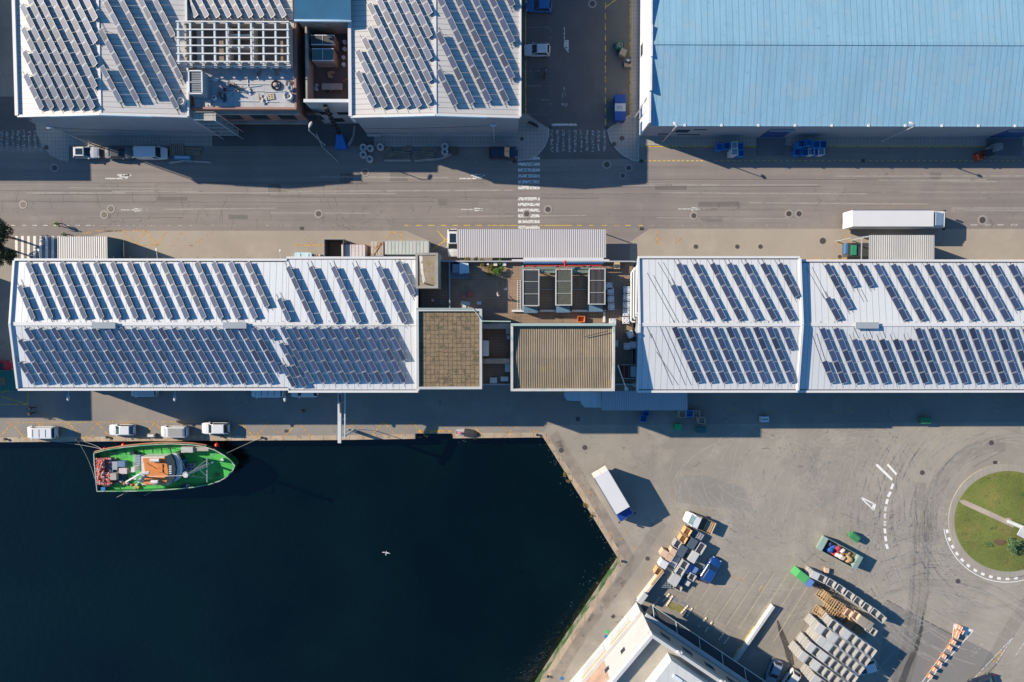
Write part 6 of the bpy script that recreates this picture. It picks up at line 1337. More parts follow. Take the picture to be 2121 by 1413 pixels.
MB().tube([(x2+.1, y2+.3, 5.4), (x2+1.6, y2+.9, 3.4), (x2+3.3, y2+.2, .1)], .05).build('hose', m_beam, o)
# ================================================================ TERRACE THINGS
CT = TZ
for i, (a, b, c_, d, lab) in enumerate(((1083, 558, 1117, 634, 'left cooling unit on the terrace, black fan deck'), (1151, 557, 1185, 633, 'middle cooling unit on the terrace, mossy grey deck'), (1220, 556, 1254, 631, 'right cooling unit on the terrace, striped dark deck'))):
    z = 10.9; x0, y1 = P3(a, b, z); x1, y0 = P3(c_, d, z)
    o = thing('cooling_unit', lab, 'cooling unit', ((x0+x1)/2, (y0+y1)/2, CT), world=True, group='cooling units on the terrace')
    MB().bx(x0+.05, x1-.05, y0+.05, y1-.05, CT+1.2, z-.2).build('casing', M('cooler casing', (.40,.42,.42), var=.1), o)
    dk_ = MB().bx(x0+.1, x1-.1, y0+.1, y1-.1, z-.198, z-.1); 
    dk_.build('fan_deck', (M('black grille', (.018,.022,.028), lines=[(1, .3, .06, (.05,.055,.06), 0)]), M('mossy grille', (.075,.08,.06), var=.3, vs=2, lines=[(1, .3, .05, (.03,.035,.03), 0)]), M('striped grille', (.045,.042,.042), lines=[(0, .9, .35, (.02,.022,.03), 0), (1, .35, .05, (.025,.025,.028), 0)]))[i], o)
    f = MB(); t_ = .13
    f.bx(x0, x1, y1-t_, y1, z-.21, z).bx(x0, x1, y0, y0+t_, z-.21, z).bx(x0, x0+t_, y0+t_, y1-t_, z-.21, z).bx(x1-t_, x1, y0+t_, y1-t_, z-.21, z)
    for k in (1, 2): yy = y0+(y1-y0)*k/3; f.bx(x0+t_, x1-t_, yy-.03, yy+.03, z-.098, z-.02)
    f.build('rim', M('dull white rim', (.42,.42,.41), var=.15), o)
    for xx in (x0+.15, x1-.15):
        for yy in (y0+.15, (y0+y1)/2, y1-.15): MB().bar((xx, yy, CT), (xx, yy, CT+1.19), .14).build('leg', m_beam, o)
    MB().bx(x0+.2, x1-.2, y0-1.0, y0-.05, CT+.3, CT+1.5).build('pump', M('pump blue', (.08,.16,.24), var=.3, vs=2), o)
    MB().tube([(x1+.1, y0-.7, CT+.1), (x1+.1, y0-.7, CT+1.1), (x1-.3, y0-.2, CT+1.3)], .1).build('pipe', m_gutter, o)
sb = thing('steel_base', 'steel beam grid under the three cooling units', 'frame', (*P3(1168, 600, CT), CT), world=True)
bx_a, by_a = P3(1060, 644, CT+.4); bx_b, by_b = P3(1255, 550, CT+.4)
for px in (1083, 1152, 1219): xx = P3(px, 600, CT+.3)[0]; MB().bar((xx, by_a, CT+.22), (xx, by_b, CT+.22), .3, .4).build('beam', M('slate steel', (.20,.25,.30), rough=.5), sb)
MB().bar((bx_a, by_a, CT+.22), (bx_b, by_a, CT+.22), .3, .38).build('beam', m_trim, sb); MB().bar((bx_a, by_b+.7, CT+.22), (bx_b+.5, by_b+.7, CT+.22), .35, .38).build('beam', m_trim, sb)
yy = P3(1168, 600, CT)[1]; MB().bar((bx_a+2, yy, CT+.2), (bx_b, yy, CT+.2), .14, .2).build('beam', M('slate steel', (0,0,0)), sb)
MB().bar((bx_b-.2, by_a, CT+.22), (bx_b-.2, fb[3]+.15, CT+.22), .3, .38).build('beam', m_trim, sb)
red = M('red pipe', (.55,.04,.035), rough=.35)
o = thing('pipe_rack', 'red header pipe above blue pipe behind the cooling units', 'pipes', (*P3(1168, 548, CT), CT), world=True)
xa_, ya_ = P3(1088, 551, 10.9); xb_, _ = P3(1247, 548, 10.9)
MB().tube([(xa_, ya_, 10.9), (xb_, ya_+.1, 10.9)], .06).build('red_header', red, o)
for px in (1090, 1105, 1159, 1174, 1228, 1243): xx = P3(px, 550, 10.9)[0]; MB().tube([(xx, ya_, 10.9), (xx, ya_-.55, 10.88), (xx, ya_-.75, 10.6)], .045).build('red_branch', red, o)
MB().tube([(P3(1170, 545, 11)[0], ya_, 10.9), (P3(1170, 545, 11)[0], ya_+.5, 11.1)], .12).ball((P3(1170, 545, 11)[0], ya_+.55, 11.1), .24).build('red_valve', red, o)
xx0, yy0 = P3(1084, 546, 10.3); xx1 = P3(1250, 546, 10.3)[0]
MB().tube([(xx0, yy0+.1, 10.3), (xx1, yy0+.1, 10.3)], .16).build('blue_header', M('blue pipe', (.04,.12,.26), rough=.4), o)
MB().bx(xx0, xx1, yy0+.4, yy0+.85, 10.2, 10.3).build('cable_tray', m_trim, o)
MB().bx(xx0, xx1-.3, ya_-.95, ya_-.1, 10.0, 10.05).build('walkway_grating', M('green grating', (.15,.19,.16), lines=[(0, .2, .06, (.06,.10,.08), 0)]), o)
for px in (1086, 1135, 1190, 1248): xx = P3(px, 548, 10)[0]; MB().bar((xx, yy0+.3, CT), (xx, yy0+.3, 10.19), .12).build('post', m_beam, o)
# ladder, table, discs, boxes
o = thing('ladder', 'aluminium ladder lying beside the left cooling unit', 'ladder', (*P3(1075, 612, CT), CT), world=True)
x0, y1 = P3(1072, 580, CT+.6); x1, y0 = P3(1078, 645, CT+.6)
for xx in (x0, x1): MB().bar((xx, y0, CT+.1), (xx, y1, CT+.1), .06).build('rail', m_trim, o)
r_ = MB()
for i in range(18): yy = y0+(y1-y0)*(i+.5)/18; MB().bar((x0+.03, yy, CT+.1), (x1-.03, yy, CT+.1), .045).build('rung', m_trim, o)
for px, py, r, z, cc, lab in ((975.5, 609, .38, .5, (.42,.07,.07), 'red round drum lid, larger of two on the shaded terrace'), (960.5, 614, .28, .35, (.34,.12,.13), 'dull red round drum, smaller of two on the terrace'), (896, 622, .2, .45, (.5,.5,.48), 'small white bucket near the mossy roof')):
    x, y = P3(px, py, CT+z); o = thing('drum', lab, 'drum', (x, y, CT)); MB().cyl(0, 0, .0, z-.05, r*.92).build('body', M('drum '+lab[:9], cc), o); MB().cyl(0, 0, z-.049, z, r).cyl(0, 0, z, z+.03, .05).build('lid', M('drum '+lab[:9], cc), o)
for i, (px, py, s) in enumerate(((1010.5, 547, .26), (1026, 547, .5), (1044.5, 547, .5))):
    x, y = P3(px, py, CT+.5); o = thing('planter_box', f'pale square planter box among the terrace weeds, {("smallest, left", "middle", "right")[i]} one', 'box', (x, y, CT), 0, 'pale boxes among the weeds'); MB().bx(-s/2, s/2, -s/2, s/2, 0, .5).build('body', M('pale grey box', (.42,.42,.41)), o); MB().bx(-s/2-.02, s/2+.02, -s/2-.02, s/2+.02, .501, .54).build('lid', m_trim, o)
o = thing('air_unit', 'grey air unit with a pale tarp on its right half on the terrace', 'air unit', (*P3(953, 556, CT+.9), CT)); MB().bx(-1.1, .3, -.6, .6, 0, .85).build('casing', M('slate casing', (.20,.25,.32)), o)
m_ = MB().bx(.0, 1.3, -.7, .75, .3, 1.05); m_.v = [(a+random.uniform(-.12, .12), b+random.uniform(-.12, .12), c_+random.uniform(-.05, .05)) for a, b, c_ in m_.v]; m_.build('tarp', M('pale tarp', (.45,.55,.62), var=.3), o)
o = thing('railing', 'blue grey railing and steps descending on the shaded terrace', 'railing', (*P3(950, 572, CT), CT)); 
for yy in (.35, -.35): MB().bar((-1.3, yy, .9), (1.4, yy, .9), .05).build('rail', M('railing blue', (.14,.24,.36)), o)
for i in range(9): MB().bx(-1.2+i*.3, -1.02+i*.3, -.33, .33, .02, .06+.02*i).build('step', M('railing blue', (0, 0, 0)), o)
for xx in (-1.3, 1.4): MB().bar((xx, .35, 0), (xx, .35, .9), .05).build('post', M('railing blue', (0,0,0)), o)
x, y = P3(931, 600, CT+1); o = thing('partition_wall', 'thin blue grey wall crossing the shaded terrace above the mossy roof', 'wall', (x, y, CT), world=True)
y0_ = pv[3]+.06; y1_ = P3(931, 543, CT+1)[1]; MB().bx(x-.08, x+.08, y0_, y1_, CT+.003, CT+.9).build('wall', M('blue grey render', (.26,.30,.34)), o)
for i, (px, py, sx, sy, rz, cc, lab) in enumerate(((964, 628, 1.3, .5, -.15, (.36,.46,.50), 'pale blue panel lying near the mossy roof parapet'), (962, 634, .5, .5, 0, (.42,.52,.56), 'small pale blue sheet beside the long panel'), (992, 628, .7, .45, 0, (.40,.45,.48), 'pale framed hatch at the mossy roof corner'), (1047, 599, .45, .3, .4, (.5,.5,.5), 'white rag on the shaded terrace'))):
    x, y = P3(px, py, CT+.1); tag(MB().box(x, y, CT+.06, sx, sy, .08, rz).build('sheet_panel', M('sheet '+str(i), cc)), lab, 'panel')
for i, (px, py) in enumerate(((914, 627), (920, 630), (917, 624))):
    x, y = P3(px, py, CT+.3); o = thing('paint_tin', f'small dark rimmed tin by the mossy roof wall, {ORD[i+1]} of three', 'tin', (x, y, CT), 0, 'tins on the terrace'); MB().cyl(0, 0, 0, .28, .16, n=12).build('can', m_trim, o); MB().cyl(0, 0, .281, .285, .13, n=12).build('paint', m_blackpl, o)
x, y = P3(1204, 661, CT+.8); bin_(x, y, CT, R(-3), 'bright orange open box against the fibre roof wall', M('orange plastic', (.62,.17,.05), local=True), None, Lx=1.1, Ly=.9, Hh=.7, name='orange_box', cat='box')
x, y = P3(1280-2, 550, CT+.8)
bin_(x, y, CT, 0, 'wooden crate at the upper right corner of the terrace', M('crate wood', (.50,.36,.20), local=True, lines=[(1, .2, .02, (.3,.2,.1), 0)]), None, Lx=.85, Ly=1.2, Hh=.8, lid=1, name='wooden_crate', cat='crate')
# pallet tanks (white cages under blue shade)
m_ibc = M('white tank plastic', (.55,.57,.60), rough=.45, var=.06, local=True)
def ibc(px, py, rz, lab, n=1):
    zt = CT+1.0; x, y = P3(px, py, zt); o = thing('tank_box', lab, 'tank', (x, y, CT), rz, 'white square tanks in the gap')
    MB().box(0, 0, .55, .92, .98, .8).build('tank', m_ibc, o); MB().box(0, 0, .07, .98, 1.04, .13).build('pallet_base', m_blackpl, o)
    for a in (-.28, .28):
        for b in (-.3, .3): MB().cyl(a, b, .951, .985, .07, n=8).build('stud', m_blackpl, o)
    MB().cyl(0, 0, .951, .99, .13, n=12).build('cap', m_ibc, o)
for i, (px, py) in enumerate([(1262, 592), (1265, 603.5), (1265.5, 619.5), (1266.5, 635.5)]): ibc(px, py, 0, f'white square tank touching the right cooling unit, {ORD[i+1]} from the top')
for i, (px, py) in enumerate([(1298.5, 600.5), (1298.5, 616), (1298, 632), (1297.5, 647.5), (1297, 663.5)]): ibc(px, py, 0, f'white square tank in the column beside the big ducts, {ORD[i+1]} from the top')
ibc(1269.5, 667, 0, 'white square tank squeezed at the fibre roof corner'); ibc(1306, 693, R(25), 'white square tank standing askew in the lower gap'); ibc(1299, 717.5, 0, 'white square tank, left of a touching pair in the lower gap'); ibc(1312, 715, 0, 'white square tank, right of a touching pair in the lower gap'); ibc(1273.5, 712, 0, 'white square tank half behind the fibre roof parapet')
# big ducts
o = thing('duct_bundle', 'bundle of pale ducts along the white hall beside the tank column', 'ducts', (*P3(1315, 610, CT), CT), world=True)
for i in range(4):
    x, y0_ = P3(1308+i*5.2, 667-i*6, 10.0); y1_ = P3(1308, 566-i*4, 10.0)[1]; xe_ = tx1-.1
    MB().tube([(xe_, y0_, 9.7), (x+.2, y0_, 9.7), (x, y0_+.2, 9.7), (x, y1_, 9.7), (x+.5, y1_+.8, 9.7)], .14, 8).build('duct', m_trim if i % 2 == 0 else m_beam, o)
for yy in (P3(1310, 580, 9)[1], P3(1310, 640, 9)[1]): MB().bar((P3(1306, 600, 9)[0], yy, CT+.0), (P3(1306, 600, 9)[0], yy, 9.5), .1).bar((P3(1306, 600, 9)[0], yy, 9.5), (xe_, yy, 9.5), .08).build('support', m_beam, o)
x, y = P3(1303, 770, CT+1.0); o = thing('equipment_frame', 'red framed machine with a pale blue lid in the dark lower gap', 'machine', (x, y, CT)); MB().bx(-1.0, .2, -.9, .9, 0, .7).build('body', M('dark machine', (.05,.04,.04)), o); MB().bx(.25, 1.1, -.8, .8, 0, .9).build('lid_box', M('pale blue lid', (.36,.45,.52)), o)
for yy in (-1.0, 1.0): MB().bx(-1.1, 1.15, yy-.05, yy+.05, .0, .95).build('side_rail', M('pale edge', (.36,.36,.36)), o)
for xx in (-.7, .0): MB().bx(xx-.07, xx+.07, -.94, .94, .71, .86).build('red_bar', M('red bar', (.42,.07,.03)), o)
x, y = P3(1285, 780, CT+2); o = thing('antenna_mast', 'leaning pale mast in the dark gap beside the white hall', 'mast', (x, y, CT)); MB().tube([(1.2, -2.0, 0), (-.9, 1.9, 5.2)], .07).build('pole', m_trim, o); MB().cyl(1.2, -2.0, 0, .3, .3, n=10).build('base', m_trim, o)
# light well clutter between the blocks
for i, (px, py, sx, sy, h_, cc, lab) in enumerate(((1052, 686, .5, .8, .6, (.42,.42,.42), 'grey cabinet at the top of the narrow well'), (1053, 699, .4, .5, .5, (.45,.45,.45), 'small pale unit in the narrow well'), (1052, 762, .8, 1.1, .8, (.40,.42,.45), 'pale machine at the lower part of the narrow well'), (1041, 785, .5, .6, .6, (.4,.42,.44), 'left one of two small pale units in the lower well'), (1049, 785, .5, .6, .6, (.4,.42,.44), 'right one of two small pale units in the lower well'), (1022, 788, 1.0, .8, .3, (.03,.12,.3), 'blue sheet heap in the lower well'))):
    x, y = P3(px, py, CT+h_); o = thing('service_unit', lab, 'unit', (x, y, CT)); MB().bx(-sx/2, sx/2, -sy/2, sy/2, .05, h_).build('casing', M('unit '+str(i), cc, local=True), o); MB().bx(-sx/2-.03, sx/2+.03, -sy/2-.03, sy/2+.03, h_+.001, h_+.05).build('lid', m_beam, o)
    for a in (-1, 1): MB().bx(a*sx*.4-.05, a*sx*.4+.05, -sy*.4, sy*.4, 0, .049).build('foot', m_blackpl, o)
x, y = P3(957, 813, 4.5); o = thing('air_conditioner', 'white slatted outdoor unit on the wall below the mossy roof', 'air conditioner', (x, ty0-.55, 4.0)); MB().bx(-1.0, 1.0, -.45, .45, 0, .9).build('casing', m_trim, o)
for i in range(9): MB().bx(-.9+i*.22, -.82+i*.22, -.4, .4, .901, .93).build('slat', m_blackpl, o)
for a in (-.8, .8): MB().bar((a, .54, -.3), (a, -.4, -.02), .06).build('bracket', m_beam, o)
# ================================================================ LAMPS
def lamp(label, px, py, z, base=None, wall=None, arm=(0, 0), head_rz=0):
    """px, py: pixel of the lamp head at height z; base: pixel of the foot, or wall: y of the wall it sits on"""
    x, y = P3(px, py, z)
    if wall is not None:
        o = thing('wall_lamp', label, 'lamp', (x, wall, z-.3), 0, 'white lamps on the hall front')
        MB().tube([(0, -.02, -.3), (0, -.3, 0), (0, y-wall+.4, .22)], .045).build('arm', m_beam, o); hx, hy, hz = 0, y-wall, .25; a = R(90)
    else:
        bx_, by_ = P3(*base, 0); o = thing('street_lamp', label, 'street lamp', (bx_, by_, 0), 0, 'street lamps')
        MB().tube([(0, 0, 0), (0, 0, z*.5), (0, 0, z-.5), ((x-bx_)*.4, (y-by_)*.4, z-.05), (x-bx_, y-by_, z)], [.11, .09, .07, .055, .05]).build('pole', M('lamp pole', (.45,.46,.46), rough=.4, metal=.3), o)
        MB().cyl(0, 0, 0, .25, .2, .14, 12).build('base', m_beam, o); hx, hy, hz = x-bx_, y-by_, z; a = ang((0, 0), (x-bx_, y-by_)) if (abs(x-bx_)+abs(y-by_)) > .2 else head_rz
    m_ = MB().ball((0, 0, 0), .5, 12, 8, (1.0, .46, .3)); ca, sa = math.cos(a), math.sin(a); m_.v = [(hx+p*ca-q*sa, hy+p*sa+q*ca, hz+r) for p, q, r in m_.v]; m_.build('lamp_head', m_par, o, smooth=True)
lamp('wall lamp on the long hall, leftmost of three white ones', 140.5, 824, 8.2, wall=yd0); lamp('wall lamp on the long hall, middle of three white ones', 361.5, 825, 8.2, wall=yd0); lamp('wall lamp on the long hall, rightmost of three white ones', 590, 826, 8.2, wall=yd0)
lamp('street lamp at the upper left pavement corner above the white hatchback', 102.5, 264, 9.5, (186, 297)); lamp('street lamp in front of the grey warehouse wall above the navy car', 1021.5, 259, 9.5, (1024, 294)); lamp('street lamp beside the blue funnel tarp at the construction gap', 643, 258, 9.0, (672, 300))
lamp('street lamp at the left corner of the blue warehouse', 1399.5, 258, 9.0, (1373, 293)); lamp('street lamp leaning over the middle of the blue warehouse gutter', 1889, 256, 9.0, (1828, 292))
lamp('street lamp on the pavement beside the white end wall', 1336, 207, 7.5, (1312, 248))
for px, py, lab in ((340, 517, 'thin short post against the upper edge of the long hall'), (590, 519, 'thin short post beside the pale blue skiff'), (102, 518, 'thin post left of the ribbed canopy on the zebra')):
    x, y = P3(px, py, 5.5); x2, y2 = P3(px+1, py+18, 3.0); o = thing('post_lamp', lab, 'lamp post', (x2, yd1+.9, 0), 0, 'thin posts behind the hall'); MB().tube([(0, 0, 0), (0, 0, 5.2), (0, y-yd1-.9, 5.5)], .05).build('pole', m_beam, o); MB().box(0, y-yd1-.9, 5.5, .25, .35, .12).build('lamp_head', m_trim, o)
# roundabout mast
x, y = P3(2088, 1080, .6); o = thing('lamp_mast', 'thick pale mast rising from the end of the roundabout path', 'mast', (x, y, .4)); MB().cyl(0, 0, 0, .35, .7, .6).build('base', M('pinkish base', (.36,.28,.25)), o)
MB().tube([(0, 0, .3), (0, 0, 18)], [.36, .24], 14).build('pole', M('galvanised mast', (.50,.55,.56), rough=.4, metal=.3), o)
x2, y2 = P3(2118, 1103, 4.5); MB().box(x2-x, y2-y, 4.3, 1.5, 1.5, .12, R(-28)).build('sign_plate', m_par, o); MB().bar((0, 0, 4.2), (x2-x, y2-y, 4.2), .12).build('bracket', m_beam, o)
# ================================================================ CONSTRUCTION CLUTTER
def heap(name, label, cat, px, py, z, parts, group=None, rz=0):
    x, y = P3(px, py, z); o = thing(name, label, cat, (x, y, z), rz, group)
    for nm, mb_, mt in parts: mb_.build(nm, mt, o)
    return o
m_bag = M('white sack', (.50,.51,.52), rough=.7, var=.15, local=True)
def bigbag(label, px, py, z=0, r=.5, full=True, group='bulk sacks'):
    m_ = MB(); n = 14; rg = []
    for zz_, k in ((0, .85), (.15, 1.05), (.5, 1.1), (.75, 1.0), (.82, .9)): rg.append([(r*k*math.cos(2*math.pi*i/n)*random.uniform(.94, 1.06), r*k*math.sin(2*math.pi*i/n)*random.uniform(.94, 1.06), zz_) for i in range(n)])
    rg.append([(p[0]*.72, p[1]*.72, .62) for p in rg[-1]]); m_.loft(rg)
    c_ = MB().cyl(0, 0, .625, .68, r*.5, r*.2, 10)
    return heap('bulk_sack', label, 'sack', px, py, z, [('sack', m_, m_bag), ('contents', c_, M('sack contents', (.16,.13,.11), local=True))], group)
for px, py, lab in ((754, 307, 'white bulk sack at the left end of the rubble row'), (768, 309, 'white bulk sack right of the leftmost sack'), (754, 322, 'dark mouthed bulk sack below the leftmost sack'), (767, 331, 'grey bulk sack lowest of the sack group'), (789, 306, 'white bulk sack apart above the timber heap'), (922, 305, 'white bulk sack at the right end of the timber heap'), (922, 316, 'small white sack below the right end sack'), (380, 213, 'white bulk sack on the left roof edge beside the plant box')):
    bigbag(lab, px, py, 0 if py > 250 else 10.9, .52)
m_tim = M('weathered timber', (.26,.20,.155), var=.35, local=True, vs=1.5)
def timber(label, px, py, L_, n, rz, wdt=1.0, z=.0, mt=m_tim, group='timber heaps', cat='timber'):
    x, y = P3(px, py, z+.2); o = thing('timber_stack', label, cat, (x, y, z), rz, group)
    for k in range(3):
        for i in range(n): MB().box(random.uniform(-.15, .15), -wdt/2+wdt*(i+.5)/n, .06+k*.11, L_*random.uniform(.85, 1), wdt/n*.7, .09, random.uniform(-.03, .03)).build('beam', mt, o)
    return o
timber('short slatted timber bundle at the left of the rubble row', 803, 318, 1.8, 7, R(32), 1.6); timber('long timber planks in the middle of the rubble row', 833, 322, 2.6, 5, R(-3), 1.2); timber('long timber planks right of the middle of the rubble row', 876, 322, 3.6, 6, R(2), 1.3); timber('timber scraps above the middle planks', 842, 308, 1.9, 4, R(10), .8); timber('grey planks above the right timber bundle', 890, 310, 2.4, 4, R(-2), .7)
timber('slatted pallet like boards at the left shade heap', 367, 312, 2.0, 7, R(90), 2.2, group='timber heaps'); timber('rusty boards right of the slatted shade heap', 400, 314, 2.6, 5, R(2), 1.1)
bin_(*P3(941, 313, .6), 0, R(0), 'dark brown crate right of the rubble row', M('brown crate', (.13,.09,.07), local=True), None, Lx=.9, Ly=1.1, Hh=.6, lid=2, name='brown_crate', cat='crate')
x, y = P3(377, 326, .5); o = thing('blue_trestle', 'bright blue long metal box at the left shade heap', 'box', (x, y, 0), R(-1)); MB().bx(-1.3, 1.3, -.3, .3, .05, .45).build('body', M('bright blue metal', (.10,.34,.52), local=True), o); MB().bx(-1.1, 1.1, -.12, .12, .451, .47).build('slot', m_binw, o)
for a in (-1.2, 1.2): MB().bx(a-.1, a+.1, -.3, .3, 0, .049).build('foot', m_blackpl, o)
def fence_barrier(label, pts_, group='striped barrier strips'):
    P = [Vector(P3(*p, .5)) for p in pts_]; o = thing('barrier_strip', label, 'barrier', (P[0].x, P[0].y, 0), world=True, group=group)
    for a, b in zip(P[:-1], P[1:]):
        n_ = max(2, int((b-a).length/.35)); MB().bar((a.x, a.y, .95), (b.x, b.y, .95), .06).bar((a.x, a.y, .15), (b.x, b.y, .15), .06).build('rail', m_trim, o)
        for i in range(n_+1): p = a+(b-a)*i/n_; MB().bar((p.x, p.y, .0 if i in (0, n_) else .18), (p.x, p.y, .92), .09, .05).build('bar', m_trim, o)
fence_barrier('white striped barrier below the left shade heap', [(353, 338), (382, 334), (400, 335), (436, 337)]); fence_barrier('white striped barrier, left strip below the rubble row', [(797, 333), (851, 333)]); fence_barrier('white striped barrier bending up at the right of the rubble row', [(859, 334), (912, 330), (934, 320)])
fence_barrier('pale fence panels beside the blue funnel tarp', [(735, 262), (732, 285), (722, 302)]); fence_barrier('pale fence running diagonally from the lamp in the construction gap', [(656, 278), (668, 305), (700, 335)])
x, y = P3(705, 292, 1.0); o = thing('rubble_chute', 'black rubble chute ending in a bright blue funnel tarp', 'chute', (x, y, 0), world=False)
MB().loft([[(-.45, .9, 1.6), (.35, .9, 1.6), (.95, -1.1, .6), (-.95, -1.1, .6)], [(-.5, .95, .5), (.5, .95, .5), (1.05, -1.2, .0), (-1.05, -1.2, .0)]]).build('funnel_tarp', M('bright blue tarp', (.01,.12,.42), rough=.35, local=True), o)
x2, y2 = P3(677, 224, 9.6); dx_, dy_ = x2-x, y2-y
for i in range(8):
    t0, t1 = i/8, (i+1)/8-.02; p0 = (dx_*t0, .9+(dy_-.9)*t0, 1.6+(9.0)*t0); p1 = (dx_*t1, .9+(dy_-.9)*t1, 1.6+9.0*t1); MB().tube([p0, p1], [.24, .36], 10).build('chute_segment', m_blackpl, o)
# scaffold at the left of the brick building
def scaffold(label, x0, x1, y0, y1, z0, z1, nz=4, name='scaffold'):
    o = thing(name, label, 'scaffold', ((x0+x1)/2, (y0+y1)/2, z0), world=True, group='scaffolds of the building site'); n = max(1, int((x1-x0)/1.9)) if x1-x0 > y1-y0 else max(1, int((y1-y0)/1.9))
    for i in range(n+1):
        t = i/n; P = [(x0+(x1-x0)*t, y0), (x0+(x1-x0)*t, y1)] if x1-x0 > y1-y0 else [(x0, y0+(y1-y0)*t), (x1, y0+(y1-y0)*t)]
        for p in P: MB().tube([(*p, z0), (*p, z1)], .05, 6).build('upright', m_beam, o)
    for k in range(1, nz+1):
        z = z0+(z1-z0)*k/nz-.1
        MB().bx(x0, x1, y0+.05, y1-.05, z-.04, z).build('deck_boards', M('scaffold boards', (.36,.33,.29), var=.2, lines=[(0, 1.9, .06, (.15,.14,.13), 0)]), o)
        for yy in (y0, y1): MB().tube([(x0, yy, z+.5), (x1, yy, z+.5)], .03, 6).build('guard_rail', m_beam, o)
    return o
scaffold('grey scaffold tower between the grey warehouse and the brick front', dx0+.1, dx0+3.2, dy0-1.6, dy0-.5, 0, 10.4, 5)
sx0, sy0 = P3(395, 137, 12.0); sx1 = P3(590, 137, 12.0)[0]
o = thing('guard_rail', 'long white rail along the lower edge of the open roof grid', 'railing', (sx0, sy0, DZ), world=True, group='scaffolds of the building site'); MB().tube([(sx0, sy0, 12.0), (sx1, sy0, 12.0)], .06).build('rail', m_trim, o)
for i in range(7): xx = sx0+(sx1-sx0)*i/6; MB().tube([(xx, sy0, DZ+.004), (xx, sy0, 12.0)], .035, 6).build('upright', m_beam, o)
for i, (a, b, c_, d) in enumerate(((512, 150, 512, 178), (530, 145, 535, 165), (560, 150, 556, 158), (556, 140, 598, 158), (460, 172, 575, 174), (440, 190, 545, 188), (490, 208, 575, 210), (492, 180, 470, 198), (430, 182, 430, 215), (545, 190, 590, 188), (602, 168, 598, 205), (470, 185, 540, 176))):
    p, q_ = P3(a, b, DZ+.3), P3(c_, d, DZ+.3); tag(MB().tube([(*p, DZ+.07), (*q_, DZ+.07)], .05, 6).build('scaffold_tube', m_beam if i % 2 else m_trim), f'loose scaffold tube on the unfinished deck, {ORD[i+1]} counted from the top', 'tube', 'loose tubes on the deck')
x, y = P3(570, 175, DZ+.5); o = thing('hose_reel', 'coil with pinkish rubble at the right of the unfinished deck', 'reel', (x, y, DZ)); MB().loft([[((.62+a)*math.cos(2*math.pi*k/20), (.62+a)*math.sin(2*math.pi*k/20), z_) for k in range(20)] for a, z_ in ((0, .0), (.1, .15), (0, .3), (-.1, .15), (0, .0))], cap=False).build('ring', m_blackpl, o); MB().ball((-.1, .1, .12), .4, 8, 5, (1, .8, .5)).build('rubble', M('pink rubble', (.42,.30,.25), var=.3, vs=3, local=True), o)
x, y = P3(559, 198, DZ+.5); pallet(x, y, DZ, R(10), 'small yellowish pallet on the unfinished deck', M('yellow wood', (.5,.42,.26), local=True), None, Lx=.9, Ly=.8, n=4)
bigbag('crumpled white sack at the right end of the unfinished deck', 600, 202, DZ, .6); bigbag('small sack pile near the top right of the unfinished deck', 604, 186, DZ, .35); bigbag('dark small sack by the plant box', 447, 205, DZ, .3)
heap('debris_pile', 'orange brown debris on the roof edge beside the plant box', 'debris', 375, 190, 10.95, [('debris', MB().ball((0, 0, 0), .5, 10, 6, (.6, 1.2, .35)), M('orange debris', (.42,.2,.1), var=.5, vs=4, local=True))])
x, y = P3(442, 162, DZ+.3); o = thing('folded_sheet', 'pale crumpled sheet beside the plant box on the deck', 'sheet', (x, y, DZ)); m_ = MB().ball((0, 0, .1), .7, 10, 6, (1, .6, .3)); m_.v = [(a*random.uniform(.7, 1.2), b*random.uniform(.7, 1.2), max(0, c_)) for a, b, c_ in m_.v]; m_.build('sheet', m_bag, o)
rq = random.Random(21)
for i in range(22):
    px, py = (rq.uniform(425, 605), rq.uniform(150, 212)) if i < 16 else (rq.uniform(640, 720), rq.uniform(140, 198)); z = DZ if i < 16 else 6.9; x, y = P3(px, py, z+.1); k = i % 4
    nm, cc = (('brick', (.36,.16,.10)), ('pale', (.45,.44,.42)), ('timber', (.34,.25,.16)), ('dark', (.06,.06,.07)))[k]
    m_ = MB(); [m_.box(rq.uniform(-.3, .3), rq.uniform(-.3, .3), .06+.1*j, rq.uniform(.25, .9), rq.uniform(.12, .35), .1, rq.uniform(0, 3)) for j in range(3)]
    o = m_.build('rubble_heap', M('rubble '+nm, cc, var=.4, vs=3, local=True)); o.location = (x, y, z+.004); tag(o, f'small {nm} rubble heap on the {"unfinished deck" if i < 16 else "service yard floor"}, {ORD[i//4+1]} of that colour', 'rubble', 'small rubble heaps')
# crane hook of white cables crossing the yard: thin overhead cables
def cable(label, p0, p1, r=.02, sag=.6, mt=m_blackpl):
    a, b = Vector(W(*p0)), Vector(W(*p1)); pts_ = [a+(b-a)*i/8-Vector((0, 0, sag*4*(i/8)*(1-i/8))) for i in range(9)]; tag(MB().tube(pts_, r, 5).build('cable', mt), label, 'cable', 'overhead cables'); return
cable('black cable strung along the left grey warehouse front', (102, 264, 9.3), (400, 272, 9.0), .025); cable('black cable strung along the middle grey warehouse front', (740, 266, 9.0), (1021, 260, 9.3), .025)
